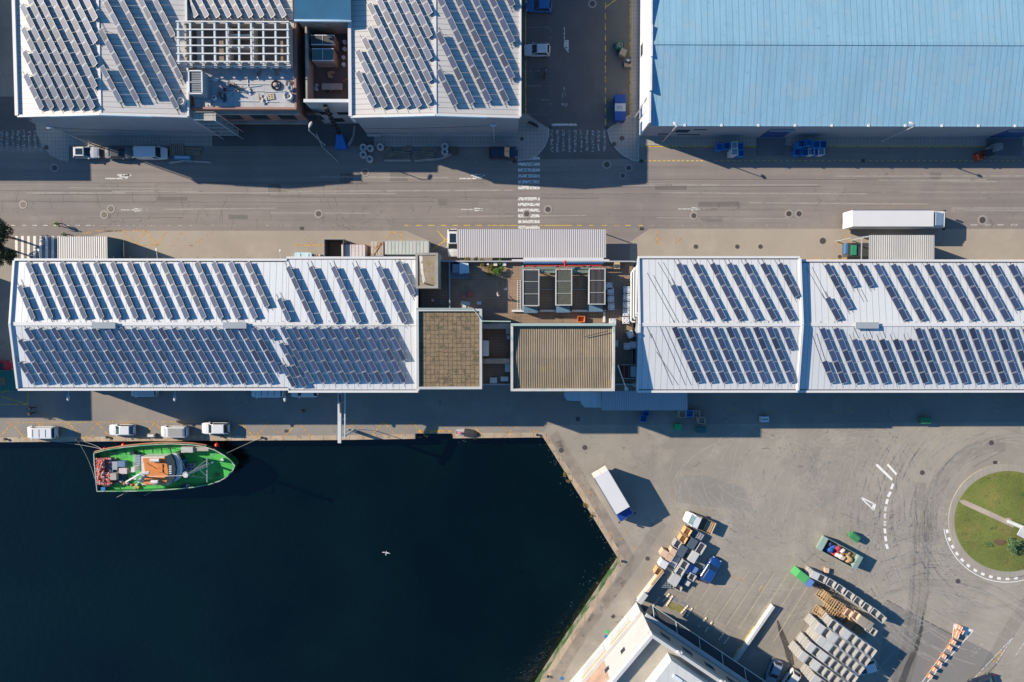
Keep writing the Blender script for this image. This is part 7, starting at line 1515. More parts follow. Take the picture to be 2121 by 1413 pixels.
# ================================================================ QUAY DETAILS
m_boll = M('bollard iron', (.05,.05,.05), rough=.5, metal=.4)
def bollard(label, px, py):
    x, y = P3(px, py, .3); o = thing('mooring_bollard', label, 'bollard', (x, y, .012), 0, 'mooring bollards'); MB().cyl(0, 0, 0, .3, .16, .14, 12).build('post', m_boll, o); MB().cyl(0, 0, .301, .4, .24, .18, 12).build('cap', m_boll, o)
for px, py, lab in ((10, 910, 'black bollard at the far left of the quay'), (159, 911, 'black bollard right of the white panel van'), (221, 906, 'black bollard below the second quay car'), (458, 904, 'dark bollard below the rightmost quay car'), (542, 907, 'bollard holding the bow rope'), (1113, 901, 'bollard at the upper quay corner'), (1289, 1163, 'double bollard at the sharp quay corner'), (1135, 1402, 'bollard at the bottom end of the quay'), (1238, 1208, 'rusty bollard beside the coping ladder')): bollard(lab, px, py)
x, y = P3(311, 903, .8); o = thing('concrete_block', 'pale concrete block between two quay cars', 'block', (x, y, 0)); MB().loft([[(a, -.35, 0), (a, -.25, .6), (a, .25, .6), (a, .35, 0)] for a in (-.6, .6)]).build('block', m_conc, o); MB().box(0, 0, .63, .9, .35, .05).build('cap', m_trim, o)
x, y = P3(974, 899, .6); o = thing('upturned_dinghy', 'upturned black and grey dinghy on the quay edge', 'dinghy', (x, y, .0), R(-8))
MB().loft([[(a, -b, .02), (a, -b*.85, .3*s), (a, 0, .45*s), (a, b*.85, .3*s), (a, b, .02)] for a, b, s in ((-1.0, .62, 1), (-.3, .68, 1.05), (.5, .6, 1), (1.1, .38, .8), (1.45, .06, .4))]).build('hull', M('black dinghy', (.03,.032,.035), local=True), o); MB().loft([[(a, -b, .02), (a, 0, .32), (a, b, .02)] for a, b in ((-2.3, .35), (-1.7, .5), (-1.02, .6))]).build('stern', M('grey dinghy', (.33,.33,.33), local=True), o)
heap('net_bundle', 'pink net bundle on a small frame beside the upturned dinghy', 'net', 953, 896, .012, [('net', MB().ball((0, 0, .4), .4, 8, 5, (1.2, .5, .4)), M('pink net', (.55,.14,.18), local=True)), ('frame', MB().bar((-.6, -.3, .2), (.6, -.3, .2), .06).bar((-.6, .3, .2), (.6, .3, .2), .06).bar((-.6, -.3, 0), (-.6, .3, .4), .06).bar((.6, -.3, 0), (.6, .3, .4), .06), m_trim)])
for px, py, w_ in ((870, 905, 1.2), (984, 909, .8)): 
    x, y = P3(px, py, -.6); o = thing('quay_ladder', f'steel ladder on the quay face {"left of" if px < 900 else "below"} the {"notch" if px < 900 else "dinghy"}', 'ladder', (x, y, -2.5))
    for a in (-.25, .25): MB().bar((a, 0, 0), (a, 0, 2.7), .06).build('rail', m_boll, o)
    for k in range(7): MB().bar((-.22, 0, .3+k*.35), (.22, 0, .3+k*.35), .04).build('rung', m_boll, o)
# drain grates
for px, py, lab in ((625, 473, 'rusty grate at the main road edge, left'), (1329, 474, 'rusty grate at the main road edge, right'), (593, 893, 'red grey hatch on the quay road among the zigzags'), (1270, 1277, 'brown square hatch on the diagonal quay'), (1243, 1356, 'rusty square hatch near the office wall'), (1140, 265, 'black drain at the left end of the crossing'), (1257, 264, 'black drain at the right end of the crossing'), (1328, 334, 'black drain at the pavement corner'), (1788, 333, 'black drain on the yellow dashes'), (1966, 955+3, 'dark drain at the top of the roundabout kerb'), (1056+10, 335, 'black drain at the zebra crossing top')):
    if px == 1966: px, py = 2061, 958
    x, y = P3(px, py, .02); o = thing('drain_grate', lab, 'drain', (x, y, .022 if 'pavement' not in lab else .13), R(40) if px in (1270, 1243) else 0, 'drain covers'); MB().box(0, 0, 0, .62, .5, .02).build('frame', m_ironring if False else m_iron, o)
    for k in range(4): MB().box(-.2+k*.13, 0, .014, .05, .38, .01).build('slot', m_blackpl, o)
for px, py, cc, lab in ((1258, 1311, (.05,.4,.12), 'green painted spot on the diagonal quay'), (1256, 1321, (.02,.14,.36), 'larger blue painted spot on the diagonal quay'), (1164, 1408, (.03,.14,.36), 'small blue painted spot at the bottom of the quay')):
    x, y = P3(px, py, .4); o = thing('plastic_disc', lab.replace('painted spot', 'round lid'), 'lid', (x, y, .0), 0); MB().cyl(0, 0, 0, .06, .30).build('disc', M('lid '+lab[:6], cc, local=True), o); MB().cyl(0, 0, .06, .1, .06, n=8).build('knob', M('lid '+lab[:6], cc), o)
# ================================================================ PEOPLE
m_skin = M('skin', (.45,.28,.20), rough=.6, local=True); m_hair = M('dark hair', (.03,.022,.018), local=True)
def skinmesh(name, mt, par, V, E, sub=1):
    me = D.meshes.new(name); me.from_pydata([v[:3] for v in V], E, []); o = D.objects.new(name, me); COL.objects.link(o); me.materials.append(mt); o.parent = par
    md = o.modifiers.new('s', 'SKIN'); 
    for i, v in enumerate(V): me.skin_vertices[0].data[i].radius = v[3] if isinstance(v[3], tuple) else (v[3], v[3])
    me.skin_vertices[0].data[0].use_root = True
    s2 = o.modifiers.new('u', 'SUBSURF'); s2.levels = sub; s2.render_levels = sub; return o
def person(label, px, py, z, rz, top, legs, stride=.28, arm=.25, vest=None, hat=None, carry=False, bend=0.0):
    x, y = P3(px, py, z+1.0); o = thing('person', label, 'person', (x, y, z), rz)
    s, a, b = stride, arm, bend
    V = [(0, 0, .95, (.14,.11)), (b*.3, 0, 1.18, (.15,.10)), (b*.8, 0, 1.42, (.17,.10)), (b, 0, 1.52, .055), (b*1.15, 0, 1.60, (.085,.09)), (b*1.2+.01, 0, 1.70, (.085,.09)),
         (s*.45, .10, .50, .065), (s, .10, .08, .045), (s+.16, .10, .04, .04), (-s*.25, -.10, .50, .065), (-s, -.10, .09, .045), (-s+.15, -.10, .04, .04),
         (b*.8, .21, 1.41, .055), (b*.8+a*.4, .27, 1.15, .045), (b*.8+a+.12, .25, .93, .035), (b*.8, -.21, 1.41, .055), (b*.8-a*.4, -.27, 1.15, .045), (b*.8-a+.10, -.25, .93, .035), (0, .09, .90, .085), (0, -.09, .90, .085)]
    E = [(0, 1), (1, 2), (2, 3), (3, 4), (4, 5), (0, 18), (18, 6), (6, 7), (7, 8), (0, 19), (19, 9), (9, 10), (10, 11), (2, 12), (12, 13), (13, 14), (2, 15), (15, 16), (16, 17)]
    body = skinmesh('body', m_skin, o, V, E)
    for tip, w_ in ((14, 1), (17, -1)):        # five fingers on each hand
        hx, hy, hz = V[tip][:3]
        for k in range(4): MB().tube([(hx+.02+.012*k-.02, hy+.005*w_, hz-.03), (hx+.035+.014*k-.02, hy, hz-.08), (hx+.03+.014*k-.02, hy-.012*w_, hz-.115+abs(k-1.5)*.006)], [.009, .008, .006], 5).build('finger', m_skin, body)
        MB().tube([(hx+.045, hy, hz+.0), (hx+.075, hy-.01*w_, hz-.045)], [.011, .008], 5).build('thumb', m_skin, body)
    hd = MB().ball((b*1.2-.01, 0, 1.69), .105, 10, 8, (1, .88, 1)); hd.v = [(p[0], p[1], max(p[2], 1.66+(p[0]-b*1.2)*.5)) for p in hd.v]; hd.build('hair' if not hat else 'helmet', hat or m_hair, o, smooth=True)
    MB().ball((b*1.2+.10, 0, 1.645), .018, 6, 4).build('nose', m_skin, body)
    for w_ in (-1, 1): MB().ball((b*1.2+.082, .032*w_, 1.665), .011, 6, 4).build('eye', m_blackpl, body); MB().ball((b*1.2+.0, .085*w_, 1.655), .02, 6, 4, (.8, .4, 1.2)).build('ear', m_skin, body)
    MB().box(b*1.2+.088, 0, 1.60, .01, .045, .012).build('mouth', M('lips', (.3,.12,.1), local=True), body)
    fat = lambda r, k=.02: (r[0]+k, r[1]+k) if isinstance(r, tuple) else r+k
    jv = [(*V[i][:3], fat(V[i][3], .022)) for i in (0, 1, 2, 12, 13, 15, 16)]+[(V[14][0]*.75+V[13][0]*.25, V[14][1]*.75+V[13][1]*.25, V[14][2]*.75+V[13][2]*.25, .058), (V[17][0]*.75+V[16][0]*.25, V[17][1]*.75+V[16][1]*.25, V[17][2]*.75+V[16][2]*.25, .058)]
    skinmesh('jacket', top, o, jv, [(0, 1), (1, 2), (2, 3), (3, 4), (4, 7), (2, 5), (5, 6), (6, 8)])
    tv = [(0, 0, .95, (.155,.125)), (0, .09, .90, .105), (V[6][0], .10, .50, .085), (V[7][0], .10, .12, .065), (0, -.09, .90, .105), (V[9][0], -.10, .50, .085), (V[10][0], -.10, .13, .065)]
    skinmesh('trousers', legs, o, tv, [(0, 1), (1, 2), (2, 3), (0, 4), (4, 5), (5, 6)])
    for q_ in ((s+.07, .10), (-s+.06, -.10)): MB().ball((q_[0], q_[1], .05), .13, 8, 5, (1.1, .48, .4)).build('shoe', m_blackpl, o)
    if vest: skinmesh('vest', vest, o, [(*V[i][:3], fat(V[i][3], .04)) for i in (0, 1, 2)]+[(V[12][0], V[12][1]*.85, 1.42, .075), (V[15][0], V[15][1]*.85, 1.42, .075)], [(0, 1), (1, 2), (2, 3), (2, 4)])
    return o
hv = M('hi-vis yellow green', (.38,.62,.05), rough=.6, local=True); nvy = M('navy trousers', (.02,.025,.05), local=True); blk = M('black clothing', (.02,.02,.022), local=True); gry = M('grey clothing', (.30,.31,.33), local=True); wht = M('white clothing', (.55,.55,.55), local=True); brn = M('brown clothing', (.14,.10,.06), local=True)
person('person in hi-vis jacket and dark trousers walking on the road edge', 118, 464, 0, R(200), hv, nvy, vest=hv)
person('person in hi-vis vest walking beside the ribbed canopy corner', 133, 486, 0, R(190), hv, nvy, vest=hv, stride=.2)
person('person in black walking in the shade at the left of the quay road', 63, 846, 0, R(170), blk, blk, stride=.35)
person('person in brown walking at the shade edge below the other walker', 63, 857, 0, R(180), brn, blk, stride=.35)
person('person in dark clothes standing in the shade left of the chute', 627, 852.5, 0, R(30), blk, blk, stride=.12)
person('person in grey top bending forward on the shaded terrace', 1031, 613, CT, R(60), wht, blk, stride=.1, bend=.25)
person('person in pale top walking on the unfinished deck', 474, 174, DZ, R(-20), wht, nvy, stride=.25, hat=wht)
person('person in blue work clothes near the blue shade on the deck', 461, 182, DZ, R(40), M('work blue', (.05,.12,.3), local=True), nvy, stride=.15, hat=wht)
def motorbike(label, px, py, rz, rider=False, cc=(.03,.03,.035)):
    x, y = P3(px, py, .9); o = thing('motorbike', label, 'motorbike', (x, y, .012), rz); mt = M('bike '+label[:8], cc, rough=.35, local=True)
    for xx in (-.62, .62): MB().loft([[(xx+a*math.cos(2*math.pi*k/16), b, .30+a*math.sin(2*math.pi*k/16)) for k in range(16)] for b, a in ((-.06, .25), (-.04, .30), (.04, .30), (.06, .25))]).build('wheel', m_tyre, o)
    MB().loft([[(xx, -w_, z0_), (xx, -w_, z1_), (xx, w_, z1_), (xx, w_, z0_)] for xx, w_, z0_, z1_ in ((-.75, .08, .6, .8), (-.3, .16, .35, .78), (.1, .18, .3, .72), (.35, .12, .4, .95), (.55, .10, .5, 1.0))]).build('body', mt, o)
    MB().loft([[(xx, -w_, .8), (xx, -w_, .88), (xx, w_, .88), (xx, w_, .8)] for xx, w_ in ((-.78, .1), (-.3, .15), (.05, .1))]).build('seat', m_blackpl, o); MB().tube([(.38, -.34, 1.05), (.48, 0, 1.08), (.38, .34, 1.05)], .025, 6).build('handlebar', m_boll, o); MB().tube([(.5, 0, 1.02), (.62, 0, .32)], .035, 6).build('fork', m_boll, o)
    return o
motorbike('dark scooter with pale box parked in the side street bays', 1130, 149, R(75), cc=(.25,.27,.26)); x, y = P3(1131, 145, 1.1); MB()
motorbike('black motorbike lying in shade at the pavement corner of the side street', 1105, 256, R(-25))
# ================================================================ VEGETATION
m_leaf = M('leaf green', (.045,.085,.025), rough=.8, var=.4, vs=1.2, fine=.3, fs=5); m_leafd = M('dark leaf', (.035,.06,.022), rough=.8, var=.4, vs=.9, fine=.3, fs=4); m_leafy = M('yellow weed', (.19,.15,.035), rough=.8, var=.4, vs=1.5); m_leafb = M('bright weed', (.07,.17,.02), rough=.8, var=.3); m_bark = M('bark', (.12,.085,.06), var=.3)
m_palm = M('shrub green', (.10,.17,.07), rough=.7, var=.4, vs=2)
def leafcloud(n, cl_, ls, flat=1.0):
    """cl_: list of (x, y, z, r); small leaf faces spread through each clump"""
    m_ = MB(); W_ = [c[3]**2 for c in cl_]
    for _ in range(n):
        c = random.choices(cl_, W_)[0]; u = Vector((random.gauss(0, 1), random.gauss(0, 1), random.gauss(0, 1))).normalized()*c[3]*random.uniform(.45, 1.05)
        p = Vector(c[:3])+Vector((u.x, u.y, u.z*flat)); a = Vector((random.gauss(0, 1), random.gauss(0, 1), random.gauss(0, .6))).normalized()*ls*random.uniform(.6, 1.3); b = Vector((random.gauss(0, 1), random.gauss(0, 1), random.gauss(0, .6))).normalized()*ls*.55
        m_.add([p-a, p+b, p+a, p-b], [(0, 1, 2, 3)])
    return m_
def tree(label, px, py, h_, r, group=None, name='tree', n=5200):
    x, y = P3(px, py, h_*.7); o = thing(name, label, 'tree', (x, y, 0), 0, group); tr = MB().tube([(0, 0, 0), (.05, .03, h_*.25), (0, .1, h_*.55)], [.2, .15, .08], 8); cls = []
    for i in range(11):
        a = random.uniform(0, 6.28); d = r*random.uniform(.25, .8); z = h_*random.uniform(.5, .85); c = (d*math.cos(a), d*math.sin(a), z, r*random.uniform(.28, .45)); cls.append(c); tr.tube([(0, 0, h_*.35), (c[0]*.5, c[1]*.5, z*.8), c[:3]], [.07, .05, .02], 6)
    cls.append((0, 0, h_*.85, r*.4)); tr.build('trunk', m_bark, o); leafcloud(n, cls, .14, .8).build('crown', m_leafd, o, fix=False); return o
tree('dark leafy tree cut by the left edge, upper crown over the zebra', -10, 488, 6.0, 2.5); tree('dark leafy tree at the left edge beside the hall corner, lower crown', -2, 534, 5.5, 2.3)
tree('dark tree beyond the left edge whose shade falls on the zebra', -42, 505, 6.5, 2.6, n=3000)
def shrub(label, px, py, z, r, hh, mt, n=700, ls=.1, name='shrub'):
    x, y = P3(px, py, z+hh*.6); o = thing(name, label, 'shrub', (x, y, z)); st = MB(); cl_ = []
    for i in range(7): a = random.uniform(0, 6.28); d = random.uniform(0, r*.7); c = (d*math.cos(a), d*math.sin(a), hh*random.uniform(.4, .8), r*.42); cl_.append(c); st.tube([(0, 0, 0), c[:3]], [.03, .012], 5)
    st.build('stem', m_bark, o); leafcloud(n, cl_, ls, .7).build('leaves', mt, o, fix=False)
shrub('bright green bush among the pale boxes on the terrace', 1033, 562, CT, .85, 1.2, m_leafb, 900); shrub('bright green plant between the terrace boxes near the canopy', 1035, 541, CT, .5, .9, m_leafb, 500); shrub('yellow weed clump left of the bright bush', 1016, 559, CT, 1.0, .6, m_leafy, 900); shrub('yellow green weeds right of the grey air unit', 1000, 545, CT, .7, .6, m_leafy, 600); shrub('yellow green weed strip below the white pickup', 968, 539, CT+.0, .9, .5, m_leafy, 700); shrub('green weed patch at the terrace edge below the ribbed canopy', 985, 538, CT, .6, .5, m_leaf, 400)
shrub('grey green spiky shrub on the roundabout lawn beside bare soil', 2096, 1130, .35, 1.4, 1.6, m_palm, 1500, .12); shrub('small grey green seedling clump left of the soil patch', 2048, 1128, .35, .6, .4, m_palm, 300)
for px, py, s in ((1165, 985, .5), (1172, 996, .4), (1207, 1050, .5), (1220, 1070, .6), (988, 908, .3)): shrub(f'weed tuft growing on the quay face near pixelless mark {0}', px, py, -.6, s*.8, .5, m_leaf, 160, .08, name='weed_tuft') if False else None
for i, (px, py) in enumerate(((1170, 983), (1178, 996), (1212, 1047), (1226, 1069))): shrub(f'yellow green weed tuft on the diagonal quay edge, {ORD[i+1]} from the top', px, py, -.25, .5, .45, m_leafy, 220, .08, name='weed_tuft')
x, y = P3(2070, 1123, .5); struct('bare_soil', MB().sheet([(x+a*math.cos(t)*(1+.2*math.sin(3*t)), y+b*math.sin(t), mound(2070, 1123)+.05) for a, b in ((1.0, .5),) for t in [k*math.pi/8 for k in range(16)]]), M('bare soil', (.13,.08,.05), var=.3, vs=3))
# ================================================================ GULL
x, y = P3(800, 1145, 9); g_ = thing('gull', 'white gull gliding over the dark harbour water', 'gull', (x, y, 9), R(80)); m_gw = M('gull white', (.5,.5,.5), local=True)
bd = MB().loft([[(a, r*math.cos(2*math.pi*k/10), r*math.sin(2*math.pi*k/10)) for k in range(10)] for a, r in ((-.26, .01), (-.18, .05), (-.05, .075), (.08, .07), (.15, .04), (.20, .045), (.245, .02), (.27, .006))]).add([(-.2, -.03, .0), (-.38, -.09, .0), (-.38, .09, 0), (-.2, .03, 0)], [(0, 1, 2, 3)])
for s in (-1, 1): bd.loft([[(.07, s*.04, .03), (-.08, s*.04, .03), (-.08, s*.04, .015), (.07, s*.04, .015)], [(.12, s*.28, .10), (-.03, s*.28, .10), (-.03, s*.28, .09), (.12, s*.28, .09)], [(.0, s*.60, .05), (-.05, s*.60, .05), (-.05, s*.60, .045), (.0, s*.60, .045)]])
bd.build('body', m_gw, g_)
# ================================================================ FISHING BOAT
m_hullg = M('boat green paint', (.02,.16,.06), rough=.4, var=.15, vs=1); m_deckg = M('bright green deck', (.06,.42,.065), rough=.5, var=.12, vs=.8, fine=.08, stain=(((.035,.24,.05), .9, .50, .15), ((.16,.20,.07), 1.6, .66, .08))); m_salm = M('salmon strake', (.36,.17,.11), rough=.5, var=.15)
m_orang = M('orange deck', (.58,.20,.045), rough=.5, var=.2, stain=((.36,.14,.05), 1.4, .58, .12), vs=1); m_bwht = M('boat white', (.56,.56,.55), rough=.4, var=.15, vs=1.5, stain=((.35,.25,.18), 1.5, .64, .1)); m_wh = M('wheelhouse front', (.03,.045,.05), rough=.25, var=.2); m_steel = M('boat steel', (.34,.35,.35), rough=.45, metal=.3, var=.2)
DKZ, BWZ = .0, 1.0
def bpx(x, y): return (160+x/5.892, 890+y/5.892)
BC = P3(330, 970, 0)
BO = thing('fishing_boat', 'green decked fishing boat moored along the quay with orange wheelhouse roof', 'boat', (BC[0], BC[1], WZ), world=True)
out = [(200, 283), (360, 242), (550, 212), (750, 190), (950, 175), (1150, 168), (1400, 180), (1560, 205), (1680, 245), (1800, 312), (1880, 375), (1928, 440), (1900, 505), (1830, 580), (1740, 632), (1620, 672), (1440, 706), (1200, 730), (1000, 744), (700, 755), (400, 757), (240, 757), (222, 600), (208, 440)]
OP = [Vector(P3(*bpx(*p), BWZ)) for p in out]; cen = sum(OP, Vector((0, 0)))/len(OP)
def inset(P, d):
    n = len(P); R_ = []
    for i in range(n):
        t = (P[(i+1) % n]-P[i-1]).normalized(); q_ = Vector((t.y, -t.x))
        if q_.dot(cen-P[i]) < 0: q_ = -q_
        R_.append(P[i]+q_*d)
    return R_
r0 = OP; r1 = inset(OP, .16)
hull = MB(); hull.loft([[(*(cen+(p-cen)*.78), -4.0+0) for p in OP], [(*(cen+(p-cen)*.93), WZ-.2) for p in OP], [(*p, .55) for p in r0], [(*p, BWZ) for p in r0], [(*p, BWZ) for p in r1], [(*p, DKZ) for p in r1]], cap=True)
hull.build('hull', m_hullg, BO)
MB().loft([[(*p, BWZ+.002) for p in r0], [(*p, BWZ+.06) for p in r0], [(*p, BWZ+.06) for p in inset(OP, .14)], [(*p, BWZ+.002) for p in inset(OP, .14)], [(*p, BWZ+.002) for p in r0]], cap=False).build('gunwale', M('gunwale paint', (.36,.42,.36), var=.3, vs=.4, stain=((.05,.26,.08), .35, .5, .1)), BO)
st_ = MB(); ro = [cen+(p-cen)*1.012 for p in OP]
for i in range(0, 7): st_.add([(*ro[i], .35), (*ro[i+1], .35), (*ro[i+1], .75), (*ro[i], .75), (*(ro[i]+Vector((0, .16))), .5), (*(ro[i+1]+Vector((0, .16))), .5)], [(0, 1, 5, 4), (4, 5, 2, 3)])
st_.build('rubbing_strake', m_salm, BO, fix=False)
MB().prism([tuple(p) for p in inset(OP, .165)], DKZ-.05, DKZ+.002).build('deck', m_deckg, BO)
def bb(x0, y0, x1, y1, z0, z1, name, mt, par=None):
    a, b = P3(*bpx(x0, y0), z1), P3(*bpx(x1, y1), z1); return MB().bx(min(a[0], b[0]), max(a[0], b[0]), min(a[1], b[1]), max(a[1], b[1]), z0, z1).build(name, mt, par or BO)
# bow rail deck piece and grey side bench
bb(1265, 215, 1410, 280, DKZ+.003, 1.2, 'gangway_box', M('pale grey box', (0,0,0)))
bb(1425, 215, 1600, 262, DKZ+.003, .9, 'side_bench', M('bench grey', (.36,.33,.29), var=.2))
# superstructure
bb(780, 330, 1110, 675, DKZ+.003, 2.3, 'deckhouse', m_bwht)
hz = 2.55
P = [P3(*bpx(*p), hz) for p in ((795, 352), (1060, 345), (1095, 420), (1108, 520), (1098, 640), (1075, 672), (800, 668), (830, 560), (815, 430))]
MB().prism([tuple(p) for p in P], 2.31, hz).build('orange_roof', m_orang, BO)
P = [P3(*bpx(*p), 3.4) for p in ((1062, 330), (1140, 300), (1185, 380), (1200, 480), (1188, 590), (1150, 648), (1080, 660), (1100, 600), (1112, 500), (1100, 420))]
wh = MB().prism([tuple(p) for p in P], DKZ+.004, 3.4).build('wheelhouse', m_wh, BO)
P = [P3(*bpx(*p), 3.5) for p in ((1140, 300), (1190, 300), (1235, 400), (1245, 500), (1230, 600), (1180, 640), (1150, 648), (1188, 590), (1200, 480), (1185, 380))]
MB().prism([tuple(p) for p in P], 2.4, 3.0).build('visor', m_bwht, BO)
for k in range(5): bb(1118, 440+k*22, 1150, 452+k*22, 3.401, 3.43, 'roof_vent', m_bwht)
for a in ((890, 365, 1000, 385), (900, 625, 985, 655)):
    x0, y0 = P3(*bpx(a[0], a[1]), 3.0); x1, y1 = P3(*bpx(a[2], a[3]), 3.0); MB().tube([(x0, (y0+y1)/2, 2.9), (x1, (y0+y1)/2, 2.9)], .3, 12).build('liferaft_canister', m_bwht, BO)
bb(975, 420, 1040, 470, hz+.003, hz+.12, 'hatch', m_orang); bb(975, 480, 1040, 520, hz+.003, hz+.12, 'hatch', m_orang)
for a, b in (((840, 410), (1090, 555)), ((900, 365), (1090, 420))): 
    pa, pb = P3(*bpx(*a), hz+.2), P3(*bpx(*b), hz+.2); MB().tube([(*pa, hz+.06), (*pb, hz+.06)], .03, 5).build('rail', m_wh, BO)
bb(1205, 378, 1282, 542, DKZ+.003, 1.6, 'blue_locker', M('locker blue', (.03,.16,.42), rough=.4)); wz = bb(1335, 415, 1428, 508, DKZ+.003, .9, 'winch', m_steel)
for a, b in ((1352, 440), (1400, 440), (1365, 480), (1410, 485)): x, y = P3(*bpx(a, b), 1.1); MB().cyl(x, y, .901, 1.1, .17, n=10).build('drum', M('winch drum', (.06,.04,.12)), wz)
# mast and derrick
mx, my = P3(*bpx(1325, 555), 8.2); MB().tube([(mx, my, DKZ), (mx, my, 8.0)], [.2, .14], 10).build('mast', m_bwht, BO); MB().cyl(mx, my, 8.0, 8.3, .36, n=14).build('radar_dome', m_bwht, BO)
MB().loft([[(mx-.35+.45*math.cos(2*math.pi*k/16)*s, my-.1+.45*math.sin(2*math.pi*k/16)*s, z_) for k in range(16)] for s, z_ in ((1, 7.5), (1, 7.56), (.82, 7.56), (.82, 7.5), (1, 7.5))], cap=False).build('crow_ring', m_bwht, BO)
def bline(p, zp, q_, zq, r, nm, mt): a, b = P3(*bpx(*p), zp), P3(*bpx(*q_), zq); MB().tube([(*a, zp), (*b, zq)], r, 6).build(nm, mt, BO)
bline((1345, 548), 7.2, (1560, 455), 2.0, .13, 'derrick_boom', m_bwht); bline((1400, 510), 5.5, (1690, 285), 1.0, .05, 'stay', m_bwht); bline((1480, 478), 4.6, (1588, 575), .9, .06, 'stay', m_bwht)
bline((1585, 350), 2.6, (1585, 640), 2.6, .09, 'bow_gantry', m_steel); bline((1585, 350), 2.6, (1590, 360), .0, .08, 'gantry_leg', m_steel); bline((1585, 640), 2.6, (1590, 630), .0, .08, 'gantry_leg', m_steel); bline((1585, 440), 2.6, (1500, 480), 4.3, .05, 'stay', m_steel)
bline((770, 575), 3.2, (1320, 560), 7.5, .025, 'rigging_line', m_bwht); bline((1180, 210), 1.1, (1330, 500), 7.8, .02, 'rigging_line', m_wh); bline((1340, 560), 7.5, (1650, 600), 1.1, .025, 'rigging_line', m_bwht); bline((1245, 310), 2.6, (1340, 520), 7.6, .02, 'rigging_line', m_wh)
# stern gear
bline((595, 640), 2.6, (760, 545), 4.4, .14, 'stern_crane_arm', m_bwht); bline((690, 600), 1.0, (760, 545), 4.4, .12, 'stern_crane_post', m_bwht); bline((760, 545), 4.4, (880, 525), 4.2, .26, 'funnel', m_bwht)
for p in ((730, 570), (785, 600), (760, 630), (820, 560), (720, 600), (800, 540)): x, y = P3(*bpx(*p), 2.4); MB().box(x, y, 2.5, .35, .28, .5, random.uniform(0, 3)).build('crane_fitting', m_bwht, BO)
for k in range(3): bline((683+k*12, 300), 1.5, (683+k*12, 470), 1.5, .035, 'net_gantry_bar', m_bwht)
bb(655, 460, 700, 520, DKZ+.003, 1.9, 'white_cabinet', m_bwht); bb(715, 310, 768, 430, DKZ+.003, 1.0, 'pipe_rack', M('rack blue', (.08,.14,.25), lines=[(1, .25, .1, (.3,.33,.4), 0)])); bb(640, 270, 690, 310, DKZ+.003, 1.0, 'black_box', m_wh)
bb(425, 390, 490, 490, DKZ+.003, .7, 'grey_hatch', m_steel); bb(490, 385, 580, 455, DKZ+.003, .8, 'blue_grey_hatch', M('hatch blue', (.10,.18,.32), var=.2)); bb(505, 470, 605, 540, DKZ+.003, .6, 'pink_white_table', M('table pink', (.5,.42,.44), var=.3, vs=4)); bb(400, 535, 475, 615, DKZ+.003, 1.2, 'grey_brown_table', M('tan grey', (.34,.31,.27))); bb(500, 555, 600, 610, DKZ+.003, .5, 'dark_hatch', m_wh); bb(470, 430, 500, 640, DKZ+.003, .35, 'conveyor', M('dark teal', (.05,.08,.09)))
bb(285, 705, 340, 745, DKZ+.003, .8, 'blue_locker', M('locker blue', (0,0,0)))
for a, nm, mt in (((1765, 372), 'bow_light_box', m_bwht), ((1640, 405), 'bollard', m_bwht), ((722, 672), 'white_cap', m_bwht)): x, y = P3(*bpx(*a), .6); MB().cyl(x, y, DKZ+.003, .6, .26 if 'box' in nm else .15, n=10).build(nm, mt, BO)
x, y = P3(*bpx(1695, 555), .4); MB().tube([(x+.35*math.cos(k*.7), y+.2*math.sin(k*.7), .12) for k in range(10)], .07, 6).build('anchor_chain', M('rust', (.25,.12,.07)), BO)
# stern bulwark rails
sr = MB()
for i, (a, b) in enumerate((((200, 290), (205, 440)), ((215, 520), (225, 600)), ((225, 610), (238, 740)))): bline(a, 1.6, b, 1.6, .05, 'stern_rail', m_bwht)
for px_ in range(4): 
    a = 300+px_*100
rg_ = random.Random(3)
for i in range(16):
    x, y = P3(*bpx(rg_.uniform(480, 790), rg_.choice((rg_.uniform(545, 700), rg_.uniform(470, 700)))), .4); k = i % 4
    cc, nm = ((.5,.5,.48), 'white') if k == 0 else ((.42,.10,.07), 'red') if k == 1 else ((.12,.16,.20), 'dark') if k == 2 else ((.40,.33,.22), 'tan')
    m_ = MB().ball((0, 0, .22), .3, 8, 5, (1, .8, .7)); m_.v = [(a*rg_.uniform(.7, 1.3), b*rg_.uniform(.7, 1.3), max(.0, c_)) for a, b, c_ in m_.v]
    o = m_.build('gear_bundle', M('gear '+nm, cc, var=.4, vs=4, local=True), None); o.location = (x, y, DKZ+.004); tag(o, f'{nm} gear bundle on the boat working deck, {ORD[i//4+1]} such one', 'fishing gear', 'gear bundles on the boat deck')
for i, (a, b, c_, d) in enumerate(((300, 250, 460, 275), (430, 262, 620, 250), (700, 235, 900, 225), (880, 245, 1080, 222), (1060, 215, 1200, 232), (360, 300, 520, 290))): bline((a, b), .25, (c_, d), .3, .035, 'deck_hose', m_wh)
for i in range(9): bline((250+i*110, 262-i*7 if i < 6 else 222), .05, (262+i*110, 330-i*8 if i < 6 else 290), .05, .03, 'deck_rail', m_wh)
